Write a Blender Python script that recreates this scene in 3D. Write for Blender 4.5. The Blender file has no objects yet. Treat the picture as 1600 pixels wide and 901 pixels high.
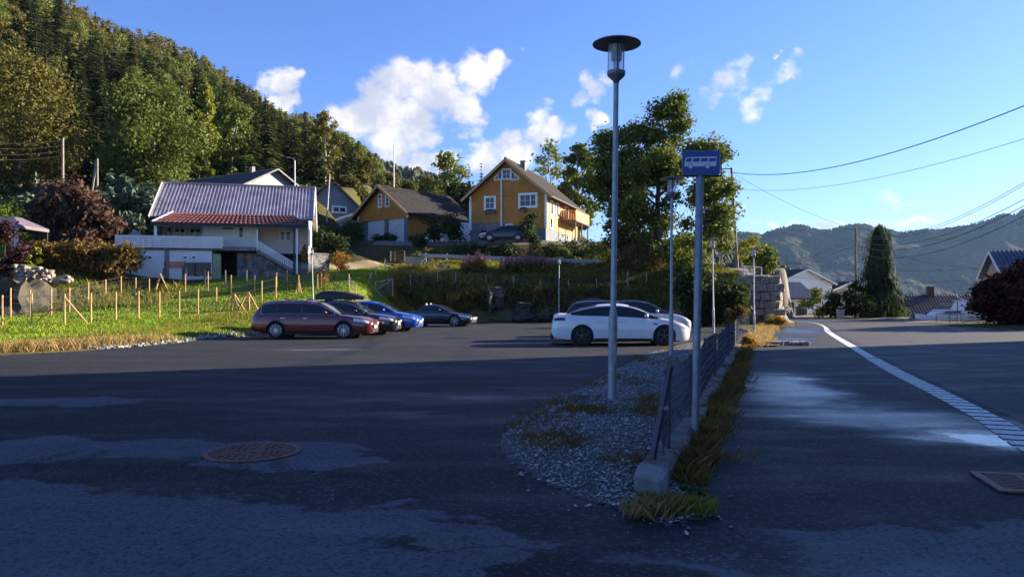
import bpy, math, random
import numpy as np
from mathutils import Vector, Matrix, noise as mnoise

S = bpy.context.scene
COL = S.collection
R = math.radians
# ------------------------------------------------------------------ camera
F = 1155.0                      # focal length in pixels of a 1600 wide frame
EYE = 1.6
HZ = 467.0                      # row of the horizon in the photograph
cd = bpy.data.cameras.new('camera')
cam = bpy.data.objects.new('camera', cd)
COL.objects.link(cam)
HAZE = 0.000042
cam.location = (0, 0, EYE)
cam.rotation_euler = (R(90), 0, 0)
cd.sensor_width = 36.0
cd.lens = 36.0 * F / 1600.0
cd.shift_y = (HZ - 450.5) / 1600.0
cd.clip_start = 0.1
cd.clip_end = 20000
S.camera = cam
# ------------------------------------------------------------------ colour management
S.view_settings.view_transform = 'Standard'
S.view_settings.look = 'None'
S.view_settings.gamma = 1
S.view_settings.exposure = 1.85
S.cycles.use_denoising = True
S.cycles.max_bounces = 5
S.cycles.diffuse_bounces = 3
S.cycles.glossy_bounces = 3
S.cycles.transmission_bounces = 4
S.cycles.transparent_max_bounces = 6
S.cycles.volume_bounces = 0
S.cycles.sample_clamp_indirect = 4
# ------------------------------------------------------------------ sun and sky
SUN_EL = R(19.0)
SUN_AZ = (0.940, 0.341)         # horizontal direction towards the sun (east of north, right of the view)
sl = bpy.data.lights.new('sun', 'SUN')
sl.energy = 5.0
sl.angle = R(0.5)
sl.color = (1.0, 0.86, 0.66)
sun = bpy.data.objects.new('sun', sl)
COL.objects.link(sun)
sdir = Vector((SUN_AZ[0] * math.cos(SUN_EL), SUN_AZ[1] * math.cos(SUN_EL), math.sin(SUN_EL))).normalized()
sun.rotation_euler = sdir.to_track_quat('Z', 'Y').to_euler()
sun.location = (40, 20, 60)


class NT:
    """small helper for node trees"""
    def __init__(s, tree):
        s.t = tree
        s.n = tree.nodes
        s.l = tree.links

    def node(s, typ, **kw):
        n = s.n.new(typ)
        for k, v in kw.items():
            setattr(n, k, v)
        return n

    def put(s, sock, v):
        if isinstance(v, bpy.types.NodeSocket):
            s.l.new(v, sock)
        elif v is not None:
            if isinstance(v, (tuple, list)) and len(v) == 3 and sock.type == 'RGBA':
                v = (*v, 1)
            sock.default_value = v

    def math(s, op, a, b=None, c=None, clamp=False):
        n = s.node('ShaderNodeMath', operation=op, use_clamp=clamp)
        s.put(n.inputs[0], a)
        if b is not None: s.put(n.inputs[1], b)
        if c is not None: s.put(n.inputs[2], c)
        return n.outputs[0]

    def vmath(s, op, a, b=None, scale=None):
        n = s.node('ShaderNodeVectorMath', operation=op)
        s.put(n.inputs[0], a)
        if b is not None: s.put(n.inputs[1], b)
        if scale is not None: s.put(n.inputs['Scale'], scale)
        return n.outputs['Value'] if op in ('LENGTH', 'DISTANCE', 'DOT_PRODUCT') else n.outputs[0]

    def noise(s, vec, scale, detail=3, rough=0.55, out='Fac', dist=0.0):
        n = s.node('ShaderNodeTexNoise')
        s.put(n.inputs['Vector'], vec)
        n.inputs['Scale'].default_value = scale
        n.inputs['Detail'].default_value = detail
        n.inputs['Roughness'].default_value = rough
        n.inputs['Distortion'].default_value = dist
        return n.outputs[out]

    def smooth(s, v, a, b, lo=0.0, hi=1.0):
        n = s.node('ShaderNodeMapRange', interpolation_type='SMOOTHSTEP')
        s.put(n.inputs['Value'], v)
        s.put(n.inputs['From Min'], a); s.put(n.inputs['From Max'], b)
        s.put(n.inputs['To Min'], lo); s.put(n.inputs['To Max'], hi)
        return n.outputs[0]

    def mix(s, f, a, b, typ='MIX'):
        n = s.node('ShaderNodeMix', data_type='RGBA', blend_type=typ)
        s.put(n.inputs[0], f); s.put(n.inputs[6], a); s.put(n.inputs[7], b)
        return n.outputs[2]

    def mapping(s, vec, scale=(1, 1, 1), rot=(0, 0, 0), loc=(0, 0, 0)):
        n = s.node('ShaderNodeMapping')
        s.put(n.inputs[0], vec)
        n.inputs['Location'].default_value = loc
        n.inputs['Rotation'].default_value = rot
        n.inputs['Scale'].default_value = scale
        return n.outputs[0]

    def bump(s, h, strength=0.3, dist=0.02):
        n = s.node('ShaderNodeBump')
        n.inputs['Strength'].default_value = strength
        n.inputs['Distance'].default_value = dist
        s.put(n.inputs['Height'], h)
        return n.outputs[0]


def pxdir(px, py):
    return Vector(((px - 800) / F, 1.0, (HZ - py) / F)).normalized()


# cloud banks: direction (given by the photograph's pixel), angular radius in px, weight, horizontal stretch
CLOUDS = [
    (620, 128, 46, 1.0), (655, 128, 42, 1.0), (692, 132, 42, 1.0), (738, 112, 42, 1.0), (772, 92, 24, .95),
    (600, 172, 60, 1.0), (645, 182, 52, 1.0), (556, 192, 44, 1.0), (516, 190, 30, .8), (722, 165, 40, .9),
    (735, 198, 28, .55), (618, 214, 52, 1.0), (664, 212, 34, .9),
    (440, 134, 34, 1.0), (416, 132, 24, .9), (466, 120, 14, .9), (452, 160, 20, .9), (438, 160, 26, 1.0),
    (662, 258, 28, .95), (702, 256, 30, .92), (755, 246, 36, .95), (800, 226, 36, .85), (842, 204, 34, .9),
    (820, 244, 32, .9), (872, 206, 26, .85), (850, 180, 24, .6),
    (928, 140, 28, .9), (950, 124, 20, .8), (905, 162, 20, .6), (932, 190, 20, .8), (895, 205, 20, .6),
    (1155, 126, 36, .62), (1186, 160, 30, .66), (1114, 155, 26, .52), (1165, 106, 24, .5), (1243, 97, 20, .62), (1232, 124, 28, .62), (1205, 140, 26, .5), (1135, 140, 26, .5),
    (1205, 98, 6, .55), (1062, 120, 24, .52), (1072, 108, 14, .5), (826, 70, 13, .58), (1130, 118, 14, .44),
    (1390, 315, 22, .6), (1375, 316, 14, .55), (1160, 325, 14, .5), (1140, 322, 14, .45),
]
STREAKS = [(1330, 352, 200, 13, .85), (1230, 358, 100, 10, .8), (1560, 338, 90, 10, .75), (1415, 315, 22, 5, .5), (1160, 324, 18, 6, .5)]

W = bpy.data.worlds.new('World')
S.world = W
W.use_nodes = True
w = NT(W.node_tree)
w.n.clear()
sky = w.node('ShaderNodeTexSky', sky_type='NISHITA')
sky.sun_disc = False
sky.sun_elevation = SUN_EL
sky.sun_rotation = math.atan2(SUN_AZ[0], SUN_AZ[1])
sky.altitude = 0
sky.air_density = 1.0
sky.dust_density = 0.35
sky.ozone_density = 2.2
tc = w.node('ShaderNodeTexCoord')
d0 = tc.outputs['Generated']
n1 = w.vmath('SUBTRACT', w.noise(d0, 9.0, 4, .55, 'Color'), (.5, .5, .5))
n2 = w.vmath('SUBTRACT', w.noise(d0, 34.0, 3, .6, 'Color'), (.5, .5, .5))
d1 = w.vmath('ADD', w.vmath('ADD', d0, w.vmath('SCALE', n1, scale=0.05)), w.vmath('SCALE', n2, scale=0.03))
field = None
for (px, py, r, wt) in CLOUDS:
    c = pxdir(px, py)
    k = c.y ** 1.5                                     # angular size shrinks off axis
    v = w.smooth(w.vmath('DISTANCE', d1, tuple(c)), r / F * 1.45 * k, r / F * 0.25 * k, 0.0, wt)
    field = v if field is None else w.math('SMOOTH_MAX', field, v, 0.15)
for (px, py, rx, ry, wt) in STREAKS:
    c = pxdir(px, py)
    q = w.vmath('MULTIPLY', w.vmath('SUBTRACT', d1, tuple(c)), (1.0, 1.0, rx / ry))
    v = w.smooth(w.vmath('LENGTH', q), rx / F * 1.2 * c.y, 0.0, 0.0, wt)
    field = w.math('MAXIMUM', field, v)
fb = w.noise(w.mapping(d0, scale=(1, 1, 1.5)), 30.0, 7, .62)
dens = w.math('ADD', field, w.math('MULTIPLY', w.math('SUBTRACT', fb, .5), 1.5))
cov = w.math('MULTIPLY', w.smooth(dens, 0.30, 0.92), w.smooth(field, 0.05, 0.35))
shade = w.noise(w.vmath('ADD', d0, (0.012, 0, 0.02)), 16.0, 5, .6)
ccol = w.mix(w.smooth(shade, .36, .62), (0.62, 0.66, 0.78), (1.06, 1.02, 0.98))
bg1 = w.node('ShaderNodeBackground')
w.put(bg1.inputs['Color'], w.mix(1.0, sky.outputs[0], (.60, .765, 1.24), 'MULTIPLY'))
bg1.inputs['Strength'].default_value = 0.057
bg2 = w.node('ShaderNodeBackground')
w.put(bg2.inputs['Color'], ccol)
bg2.inputs['Strength'].default_value = 0.30
mx = w.node('ShaderNodeMixShader')
w.put(mx.inputs[0], w.math('MULTIPLY', cov, 0.95))
w.l.new(bg1.outputs[0], mx.inputs[1])
w.l.new(bg2.outputs[0], mx.inputs[2])
wo = w.node('ShaderNodeOutputWorld')
w.l.new(mx.outputs[0], wo.inputs['Surface'])

# ------------------------------------------------------------------ mesh helpers
rng = random.Random(7)


class MB:
    def __init__(s):
        s.v = []; s.f = []; s.m = []; s.cm = 0

    def add(s, vs, fs, m=None):
        b = len(s.v)
        s.v.extend([tuple(p) for p in vs])
        m = s.cm if m is None else m
        for f in fs:
            s.f.append(tuple(i + b for i in f)); s.m.append(m)
        return s

    def box(s, c, size, ax=None, m=None):
        c = Vector(c)
        if ax is None: ax = (Vector((1, 0, 0)), Vector((0, 1, 0)), Vector((0, 0, 1)))
        h = [size[i] / 2 for i in range(3)]
        vs = [c + ax[0] * (h[0] * a) + ax[1] * (h[1] * b) + ax[2] * (h[2] * d)
              for a in (-1, 1) for b in (-1, 1) for d in (-1, 1)]
        return s.add(vs, [(0, 1, 3, 2), (4, 6, 7, 5), (0, 4, 5, 1), (2, 3, 7, 6), (0, 2, 6, 4), (1, 5, 7, 3)], m)

    def span(s, a, b, m=None):
        c = [(a[i] + b[i]) / 2 for i in range(3)]
        return s.box(c, [abs(b[i] - a[i]) for i in range(3)], None, m)

    def beam(s, p0, p1, wd, ht, m=None):
        p0 = Vector(p0); p1 = Vector(p1); d = p1 - p0; L = d.length; d.normalize()
        up = Vector((0, 0, 1)) if abs(d.z) < .95 else Vector((0, 1, 0))
        x = d.cross(up).normalized(); y = x.cross(d).normalized()
        return s.box((p0 + p1) / 2, (wd, L, ht), (x, d, y), m)

    def block(s, c, size, ax=None, jit=.06, ch=.12, rg=rng, m=None):
        """rough hewn block: a chamfered, jittered box (24 vertices)"""
        c = Vector(c)
        if ax is None: ax = (Vector((1, 0, 0)), Vector((0, 1, 0)), Vector((0, 0, 1)))
        h = [q / 2 for q in size]; k = ch * min(size)
        vs = []; idx = {}
        for a in (-1, 1):
            for b in (-1, 1):
                for d in (-1, 1):
                    j = [rg.uniform(-jit, jit) * min(size) * 1.2 for _ in range(3)]
                    for t in range(3):
                        q = [a * h[0], b * h[1], d * h[2]]
                        for o in range(3):
                            if o != t: q[o] -= (a, b, d)[o] * k * rg.uniform(.6, 1.4)
                        q = [q[o] + j[o] for o in range(3)]
                        idx[(a, b, d, t)] = len(vs)
                        vs.append(c + ax[0] * q[0] + ax[1] * q[1] + ax[2] * q[2])
        fs = []
        for t in range(3):
            o = [i for i in range(3) if i != t]
            for sg in (-1, 1):
                q = []
                for (e, g) in ((-1, -1), (1, -1), (1, 1), (-1, 1)):
                    k3 = [0, 0, 0]; k3[t] = sg; k3[o[0]] = e; k3[o[1]] = g
                    q.append(idx[(*k3, t)])
                fs.append(tuple(q))
        for t in range(3):      # edges running along axis t
            o = [i for i in range(3) if i != t]
            for e in (-1, 1):
                for g in (-1, 1):
                    k0 = [0, 0, 0]; k0[t] = -1; k0[o[0]] = e; k0[o[1]] = g
                    k1 = list(k0); k1[t] = 1
                    fs.append((idx[(*k0, o[0])], idx[(*k1, o[0])], idx[(*k1, o[1])], idx[(*k0, o[1])]))
        for a in (-1, 1):
            for b in (-1, 1):
                for d in (-1, 1):
                    fs.append(tuple(idx[(a, b, d, t)] for t in range(3)))
        return s.add(vs, fs, m)

    def cyl(s, p0, p1, r0, r1=None, n=10, cap=True, m=None):
        p0 = Vector(p0); p1 = Vector(p1); r1 = r0 if r1 is None else r1
        d = (p1 - p0).normalized()
        up = Vector((0, 0, 1)) if abs(d.z) < .95 else Vector((1, 0, 0))
        x = d.cross(up).normalized(); y = d.cross(x).normalized()
        vs = []
        for (p, r) in ((p0, r0), (p1, r1)):
            for i in range(n):
                a = 2 * math.pi * i / n
                vs.append(p + x * (r * math.cos(a)) + y * (r * math.sin(a)))
        fs = [(i, (i + 1) % n, n + (i + 1) % n, n + i) for i in range(n)]
        if cap: fs += [tuple(range(n))[::-1], tuple(range(n, 2 * n))]
        return s.add(vs, fs, m)

    def tube(s, pts, r, n=5, m=None, rs=None):
        pts = [Vector(p) for p in pts]; vs = []; k = len(pts)
        for i, p in enumerate(pts):
            d = (pts[min(i + 1, k - 1)] - pts[max(i - 1, 0)]).normalized()
            up = Vector((0, 0, 1)) if abs(d.z) < .9 else Vector((1, 0, 0))
            x = d.cross(up).normalized(); y = d.cross(x).normalized()
            rr = rs[i] if rs else r
            for j in range(n):
                a = 2 * math.pi * j / n
                vs.append(p + x * (rr * math.cos(a)) + y * (rr * math.sin(a)))
        fs = [(i * n + j, i * n + (j + 1) % n, (i + 1) * n + (j + 1) % n, (i + 1) * n + j)
              for i in range(k - 1) for j in range(n)]
        fs += [tuple(range(n))[::-1], tuple(range((k - 1) * n, k * n))]
        return s.add(vs, fs, m)

    def lathe(s, prof, n=20, c=(0, 0, 0), ax=None, m=None, cap=True):
        c = Vector(c)
        if ax is None: ax = (Vector((1, 0, 0)), Vector((0, 1, 0)), Vector((0, 0, 1)))
        vs = []
        for (r, z) in prof:
            for i in range(n):
                a = 2 * math.pi * i / n
                vs.append(c + ax[0] * (r * math.cos(a)) + ax[1] * (r * math.sin(a)) + ax[2] * z)
        k = len(prof)
        fs = [(i * n + j, i * n + (j + 1) % n, (i + 1) * n + (j + 1) % n, (i + 1) * n + j)
              for i in range(k - 1) for j in range(n)]
        if cap: fs += [tuple(range(n))[::-1], tuple(range((k - 1) * n, k * n))]
        return s.add(vs, fs, m)

    def ell(s, c, r, nu=12, nv=7, m=None):
        prof = [(max(.001, math.sin(math.pi * i / nv)), -math.cos(math.pi * i / nv)) for i in range(nv + 1)]
        ax = (Vector((r[0], 0, 0)), Vector((0, r[1], 0)), Vector((0, 0, r[2])))
        return s.lathe(prof, nu, c, ax, m, cap=False)

    def grid(s, P, m=None, close=False):
        a = len(P); b = len(P[0])
        vs = [p for row in P for p in row]
        fs = [(i * b + j, i * b + j + 1, (i + 1) * b + j + 1, (i + 1) * b + j) for i in range(a - 1) for j in range(b - 1)]
        return s.add(vs, fs, m)

    def prism(s, poly, d, m=None):
        """poly: list of 3d points (planar), extruded by vector d"""
        n = len(poly); d = Vector(d); poly = [Vector(p) for p in poly]
        vs = poly + [p + d for p in poly]
        fs = [tuple(range(n))[::-1], tuple(range(n, 2 * n))] + [(i, (i + 1) % n, n + (i + 1) % n, n + i) for i in range(n)]
        return s.add(vs, fs, m)

    def build(s, name, mats, parent=None, smooth=False, world=False, sharp=None):
        me = bpy.data.meshes.new(name)
        off = Vector((0, 0, 0))
        if world and parent is not None:
            p = parent
            while p is not None:
                off += p.location; p = p.parent
        vs = s.v if not off.length else [(p[0] - off.x, p[1] - off.y, p[2] - off.z) for p in s.v]
        me.from_pydata(vs, [], s.f)
        if not isinstance(mats, (list, tuple)): mats = [mats]
        for q in mats: me.materials.append(q)
        if len(mats) > 1: me.polygons.foreach_set('material_index', s.m)
        return link(name, me, parent, smooth, sharp)


def link(name, me, parent=None, smooth=False, sharp=None):
    if smooth or sharp:
        me.polygons.foreach_set('use_smooth', [True] * len(me.polygons))
        if sharp: me.set_sharp_from_angle(angle=R(sharp))
    me.update()
    o = bpy.data.objects.new(name, me)
    COL.objects.link(o)
    if parent is not None: o.parent = parent
    return o


def npmesh(name, v, f, mats, parent=None, mi=None, smooth=False):
    """fast mesh from numpy arrays; f is (n,3) or (n,4)"""
    me = bpy.data.meshes.new(name)
    k = f.shape[1]
    me.vertices.add(len(v)); me.vertices.foreach_set('co', np.asarray(v, np.float32).ravel())
    me.loops.add(f.size); me.loops.foreach_set('vertex_index', f.astype(np.int32).ravel())
    me.polygons.add(len(f)); me.polygons.foreach_set('loop_start', np.arange(0, f.size, k, dtype=np.int32))
    if not isinstance(mats, (list, tuple)): mats = [mats]
    for q in mats: me.materials.append(q)
    if mi is not None: me.polygons.foreach_set('material_index', mi.astype(np.int32))
    if smooth: me.polygons.foreach_set('use_smooth', np.ones(len(f), bool))
    me.update(calc_edges=True)
    me.validate()
    return link(name, me, parent)


def tag(o, label=None, cat=None, group=None, kind=None):
    if label: o['label'] = label
    if cat: o['category'] = cat
    if group: o['group'] = group
    if kind: o['kind'] = kind
    return o


def thing(name, label, cat, loc=(0, 0, 0), rz=0, group=None):
    o = bpy.data.objects.new(name, None)
    o.empty_display_size = .3
    COL.objects.link(o)
    o.location = loc; o.rotation_euler = (0, 0, rz)
    return tag(o, label, cat, group)


def copy_tree(o, parent=None):
    c = o.copy(); COL.objects.link(c)
    if parent is not None: c.parent = parent
    for ch in list(o.children): copy_tree(ch, c)
    return c


def X(px, Y): return (px - 800) / F * Y
def Zp(py, Y): return EYE + (HZ - py) / F * Y
def G(px, py):
    """ground point (z=0) seen at a pixel of the photograph"""
    Y = EYE * F / (py - HZ)
    return Vector((X(px, Y), Y, 0))


def interp(pts, x):
    if x <= pts[0][0]: return pts[0][1]
    for (a, b), (c, d) in zip(pts, pts[1:]):
        if x <= c: return b + (d - b) * (x - a) / (c - a)
    return pts[-1][1]


def sstep(a, b, x):
    t = min(1, max(0, (x - a) / (b - a))); return t * t * (3 - 2 * t)
# ------------------------------------------------------------------ materials
def newmat(name):
    m = bpy.data.materials.new(name); m.use_nodes = True
    t = NT(m.node_tree)
    return m, t, m.node_tree.nodes['Principled BSDF']


def simple(name, col, rough=.6, metal=0., var=.18, scale=6., bump=0., bscale=40., coat=0., spec=None, stretch=(1, 1, 1)):
    m, t, b = newmat(name)
    pos = t.node('ShaderNodeNewGeometry').outputs['Position']
    if stretch != (1, 1, 1): pos = t.mapping(pos, scale=stretch)
    nz = t.noise(pos, scale, 4)
    lo = tuple(c * (1 - var) for c in col); hi = tuple(min(1, c * (1 + var)) for c in col)
    t.put(b.inputs['Base Color'], t.mix(t.smooth(nz, .3, .7), lo, hi))
    t.put(b.inputs['Roughness'], rough); b.inputs['Metallic'].default_value = metal
    if coat: b.inputs['Coat Weight'].default_value = coat; b.inputs['Coat Roughness'].default_value = .04
    if spec is not None: b.inputs['Specular IOR Level'].default_value = spec
    if bump: t.put(b.inputs['Normal'], t.bump(t.noise(pos, bscale, 4), bump, .02))
    return m


def leafmat(name, c1, c2, c3=None, trans=.36, nscale=1.2):
    """foliage: colour differs from plant to plant and from clump to clump"""
    m, t, b = newmat(name)
    pos = t.node('ShaderNodeNewGeometry').outputs['Position']
    rnd = t.node('ShaderNodeObjectInfo').outputs['Random']
    nz = t.noise(pos, nscale, 3)
    f = t.math('ADD', t.math('MULTIPLY', t.smooth(nz, .3, .7), .6), t.math('MULTIPLY', rnd, .4))
    col = t.mix(f, c1, c2)
    if c3: col = t.mix(t.smooth(t.noise(pos, nscale * 2.3, 2), .56, .68), col, c3)
    dif = t.node('ShaderNodeBsdfDiffuse'); t.put(dif.inputs[0], col)
    tr = t.node('ShaderNodeBsdfTranslucent'); t.put(tr.inputs[0], col)
    gl = t.node('ShaderNodeBsdfGlossy'); gl.inputs['Roughness'].default_value = .6
    gl.inputs['Color'].default_value = (.9, .95, 1, 1)
    a = t.node('ShaderNodeMixShader'); a.inputs[0].default_value = trans
    t.l.new(dif.outputs[0], a.inputs[1]); t.l.new(tr.outputs[0], a.inputs[2])
    c = t.node('ShaderNodeMixShader'); c.inputs[0].default_value = .012
    t.l.new(a.outputs[0], c.inputs[1]); t.l.new(gl.outputs[0], c.inputs[2])
    t.l.new(c.outputs[0], t.n['Material Output'].inputs[0])
    t.n.remove(b)
    return m


def blobs(t, pos, lst, a=1.35, b_=.55):
    """soft stains at fixed places on the ground: (x, y, rx, ry, angle, weight)"""
    out = None
    for (cx, cy, rx, ry, an, wt) in lst:
        q = t.vmath('SUBTRACT', pos, (cx, cy, 0))
        n = t.node('ShaderNodeVectorRotate', rotation_type='Z_AXIS')
        t.put(n.inputs['Vector'], q); n.inputs['Angle'].default_value = -an
        q = t.vmath('MULTIPLY', n.outputs[0], (1 / rx, 1 / ry, 0))
        v = t.smooth(t.vmath('LENGTH', q), a, b_, 0, wt)
        out = v if out is None else t.math('MAXIMUM', out, v)
    return out


def asphalt(name, base, dry, glossy, puddle, dark, dry_sun_amt=.0):
    m, t, b = newmat(name)
    pos = t.node('ShaderNodeNewGeometry').outputs['Position']
    wob = t.vmath('SUBTRACT', t.noise(pos, .9, 4, .6, 'Color'), (.5, .5, .5))
    wp = t.vmath('ADD', pos, t.vmath('MULTIPLY', wob, (1.6, 1.6, 0)))
    wob2 = t.vmath('SUBTRACT', t.noise(t.mapping(pos, scale=(.5, 1, 1)), 3.5, 4, .6, 'Color'), (.5, .5, .5))
    wp2 = t.vmath('ADD', wp, t.vmath('MULTIPLY', wob2, (.7, .5, 0)))
    grain = t.noise(pos, 120, 2, .6)
    vor = t.node('ShaderNodeTexVoronoi'); t.put(vor.inputs['Vector'], pos); vor.inputs['Scale'].default_value = 42
    sepc = t.node('ShaderNodeSeparateColor'); t.put(sepc.inputs[0], vor.outputs['Color']); speck = t.smooth(sepc.outputs[0], .66, 1.0); dspk = t.smooth(sepc.outputs[1], .55, 1.0)
    big = t.noise(pos, .35, 4, .6)
    dmask = t.math('MULTIPLY', t.smooth(t.math('ADD', blobs(t, wp2, dry), t.math('MULTIPLY', t.math('SUBTRACT', t.noise(pos, 7, 5, .7), .5), .5)), .40, .60), t.smooth(t.noise(pos, 2.2, 5, .7), .2, .55, .55, 1.0)) if dry else 0.0
    gl = t.smooth(t.math('ADD', blobs(t, wp, glossy, 1.9, .0), t.math('MULTIPLY', t.math('SUBTRACT', t.noise(t.mapping(pos, scale=(.5, 1, 1)), 1.8, 5, .65), .5), .7)), .1, 1.0) if glossy else 0.0
    pu = t.smooth(blobs(t, wp2, puddle, 1.7, .1), .12, .75) if puddle else 0.0
    dk = t.smooth(blobs(t, wp2, dark), .2, .8) if dark else 0.0
    if dark: dk = t.math('MAXIMUM', dk, t.math('MULTIPLY', blobs(t, pos, TYRE, 1.1, .9), t.smooth(t.noise(t.mapping(pos, rot=(0, 0, .3), scale=(9, 1.2, 1)), 5, 2, .5), .42, .52)))
    wetc = tuple(c * .17 for c in base)
    spy = t.node('ShaderNodeSeparateXYZ'); t.put(spy.inputs[0], wp); dry_sun_amt = t.math('ADD', dry_sun_amt, t.smooth(spy.outputs[1], 13.5, 17.5, 0.0, .36))  # extra lightening past the shade edge: sunlight put into the base colour
    streak = t.smooth(t.noise(t.mapping(pos, scale=(.25, 1, 1)), .8, 5, .6), .38, .68)
    col = t.mix(t.math('ADD', t.math('MULTIPLY', streak, .35), dry_sun_amt, clamp=True), wetc, base)
    col = t.mix(dmask, col, tuple(c * 3.0 for c in base))
    col = t.mix(t.math('MULTIPLY', dk, .75), col, tuple(c * .30 for c in base))
    col = t.mix(t.math('MULTIPLY', t.smooth(big, .3, .7), .25), col, (0, 0, 0))
    col = t.mix(t.math('MULTIPLY', speck, t.math('ADD', .40, t.math('MULTIPLY', dmask, .35))), col, tuple(min(1, c * 3.2) for c in base))
    col = t.mix(t.math('MULTIPLY', t.smooth(grain, .35, .65), .35), col, (0, 0, 0))
    col = t.mix(t.math('MULTIPLY', dspk, .5), col, (0.004, 0.004, 0.005))
    t.put(b.inputs['Base Color'], col)
    ro = t.math('SUBTRACT', .74, t.math('MULTIPLY', t.smooth(t.noise(t.mapping(pos, scale=(.35, 1, 1)), 1.3, 5, .62), .42, .72), .2))
    ro = t.math('ADD', ro, t.math('MULTIPLY', dmask, .15))
    ro = t.math('SUBTRACT', ro, t.math('MULTIPLY', gl, .42))
    ro = t.math('MAXIMUM', t.math('SUBTRACT', ro, t.math('MULTIPLY', pu, .7)), .06)
    t.put(b.inputs['Roughness'], ro)
    b.inputs['Specular IOR Level'].default_value = .30
    t.put(b.inputs['IOR'], 1.4)
    hgt = t.math('ADD', t.math('MULTIPLY', grain, .5), t.math('MULTIPLY', t.noise(pos, 40, 3, .6), .5))
    bm = t.node('ShaderNodeBump'); bm.inputs['Distance'].default_value = .02
    t.put(bm.inputs['Height'], hgt)
    t.put(bm.inputs['Strength'], t.math('MULTIPLY', t.math('SUBTRACT', 1, t.math('MAXIMUM', t.math('MULTIPLY', gl, .6), pu)), .55))
    t.put(b.inputs['Normal'], bm.outputs[0])
    return m


DRY = [(3.3, 4.70, 2.9, .62, .06, 1), (-6.2, 23.4, 1.6, .22, 0, .9), (-4.6, 7.9, 2.6, .62, -.02, 1), (-2.2, 7.25, .9, .38, 0, 1), (-2.7, 7.8, 1.0, .45, 0, 1),
       (-3.3, 5.0, 2.6, .85, .12, 1), (-5.0, 5.5, 2.6, 1.0, 0, 1), (-1.9, 4.3, 1.5, .75, 0, 1), (-7.4, 11.5, 2.0, .5, .1, 1), (-.55, 5.1, .9, .32, -.6, .9),
       (-.6, 4.3, .7, .4, 0, .8), (-1.5, 6.15, .22, .12, 0, .9), (-.9, 5.75, .25, .1, 0, .85)]
GLO = [(4.9, 13.2, .9, 3.2, -.3, 1), (4.9, 10.0, 1.9, 1.0, -.45, .9), (5.6, 8.5, 1.2, .9, 0, .9), (13.5, 38, 3, 5, -.3, .9), (10.5, 29, 1.4, 4, -.3, .8),
       (3.2, 4.6, 2.4, .75, .1, .45), (-1.5, 12.0, 5.0, 1.2, .1, .45), (0, 9.9, 3.0, .5, 0, .45), (17, 52, 8, 4, 0, .8)]
PUD = [(5.45, 8.35, .52, .55, -.2, .8)]
TYRE = [(-4.72, 7.3, .10, .50, -.30, 1), (-4.34, 7.3, .10, .55, -.15, 1), (-2.62, 7.1, .09, .36, .5, 1), (-2.2, 7.05, .09, .36, .5, 1)]
DRK = [(2.75, 7.4, .95, 2.0, -.35, 1), (3.6, 6.4, 1.3, .55, .1, .9), (1.1, 4.9, 1.0, .5, -.2, .8), (3.0, 5.4, 1.5, .16, .05, 1), (-2.6, 6.4, 2.6, .28, -.12, .9)]
M_LOT = asphalt('asphalt_lot', (.046, .047, .054), DRY, GLO, PUD, DRK)
M_ROAD = asphalt('asphalt_road', (.060, .058, .062), [], [], [], [], .8)
M_PAINT = simple('road_paint', (.50, .50, .49), .6, var=.3, scale=14)
M_GRAVEL = simple('gravel_bed', (.07, .07, .072), .9, var=.5, scale=30, bump=.8, bscale=60)
M_PEBB = [simple('pebble_a', (.25, .245, .24), .7, var=.45, scale=25), simple('pebble_b', (.125, .122, .12), .7, var=.3, scale=25),
          simple('pebble_c', (.40, .385, .36), .7, var=.2, scale=25)]
M_STONE = simple('granite', (.12, .112, .10), .85, var=.4, scale=5, bump=.7, bscale=24)
M_STONE2 = simple('warm_stone', (.26, .215, .18), .85, var=.4, scale=3, bump=.7, bscale=14)
M_ROCK = simple('mossy_rock', (.065, .056, .040), .9, var=.6, scale=1.3, bump=.9, bscale=5)
M_LOUV = simple('white_louvre', (.75, .75, .74), .4, var=.03)
M_BANKR = simple('shade_mossy_rock', (.050, .046, .036), .95, var=.6, scale=1.3, bump=.9, bscale=5)  # mossy rock, darkened copy with the bank's shade put into the colour
M_CONC = simple('concrete', (.20, .195, .185), .85, var=.25, scale=4, bump=.3, bscale=40)
M_MORT = simple('rubble_plaster', (.15, .148, .145), .9, var=.55, scale=3, bump=.6, bscale=10)
M_GALV = simple('galvanised_steel', (.33, .34, .35), .5, .5, var=.16, scale=9)
M_GALVD = simple('weathered_steel', (.24, .25, .27), .5, .6, var=.2, scale=9)
M_DISC = simple('dark_disc_metal', (.13, .13, .13), .45, .6, var=.2, scale=12)
M_DKMET = simple('black_metal', (.03, .03, .032), .5, .3, var=.2)
M_RUST = simple('rusty_iron', (.16, .075, .05), .62, .35, var=.35, scale=22, bump=.3, bscale=80)
M_SHADE = simple('opening_shade', (.012, .012, .012), .9)  # near-black colour standing in for shade inside openings
M_WIRE = simple('cable', (.03, .03, .032), .6)
M_WOODN = simple('fresh_timber', (.52, .31, .13), .75, var=.28, scale=6, stretch=(6, 6, .6))
M_WOODO = simple('weathered_timber', (.12, .10, .085), .85, var=.35, scale=6, stretch=(6, 6, .6))
M_POLE = simple('pole_timber', (.24, .20, .16), .85, var=.3, scale=5, stretch=(6, 6, .4))
M_WHITE = simple('white_boards', (.80, .80, .79), .6, var=.05, scale=2)
M_TRIM = simple('white_trim', (.82, .82, .80), .5, var=.04)
M_YELL = simple('ochre_boards', (.42, .178, .018), .65, var=.12, scale=2)
M_YELLT = simple('tan_trim', (.46, .27, .11), .6, var=.1)
M_GREYB = simple('grey_boards', (.20, .22, .24), .65, var=.1, scale=2)
M_BLUEW = simple('grey_blue_wall', (.13, .145, .17), .8, var=.15, scale=2)
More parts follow.
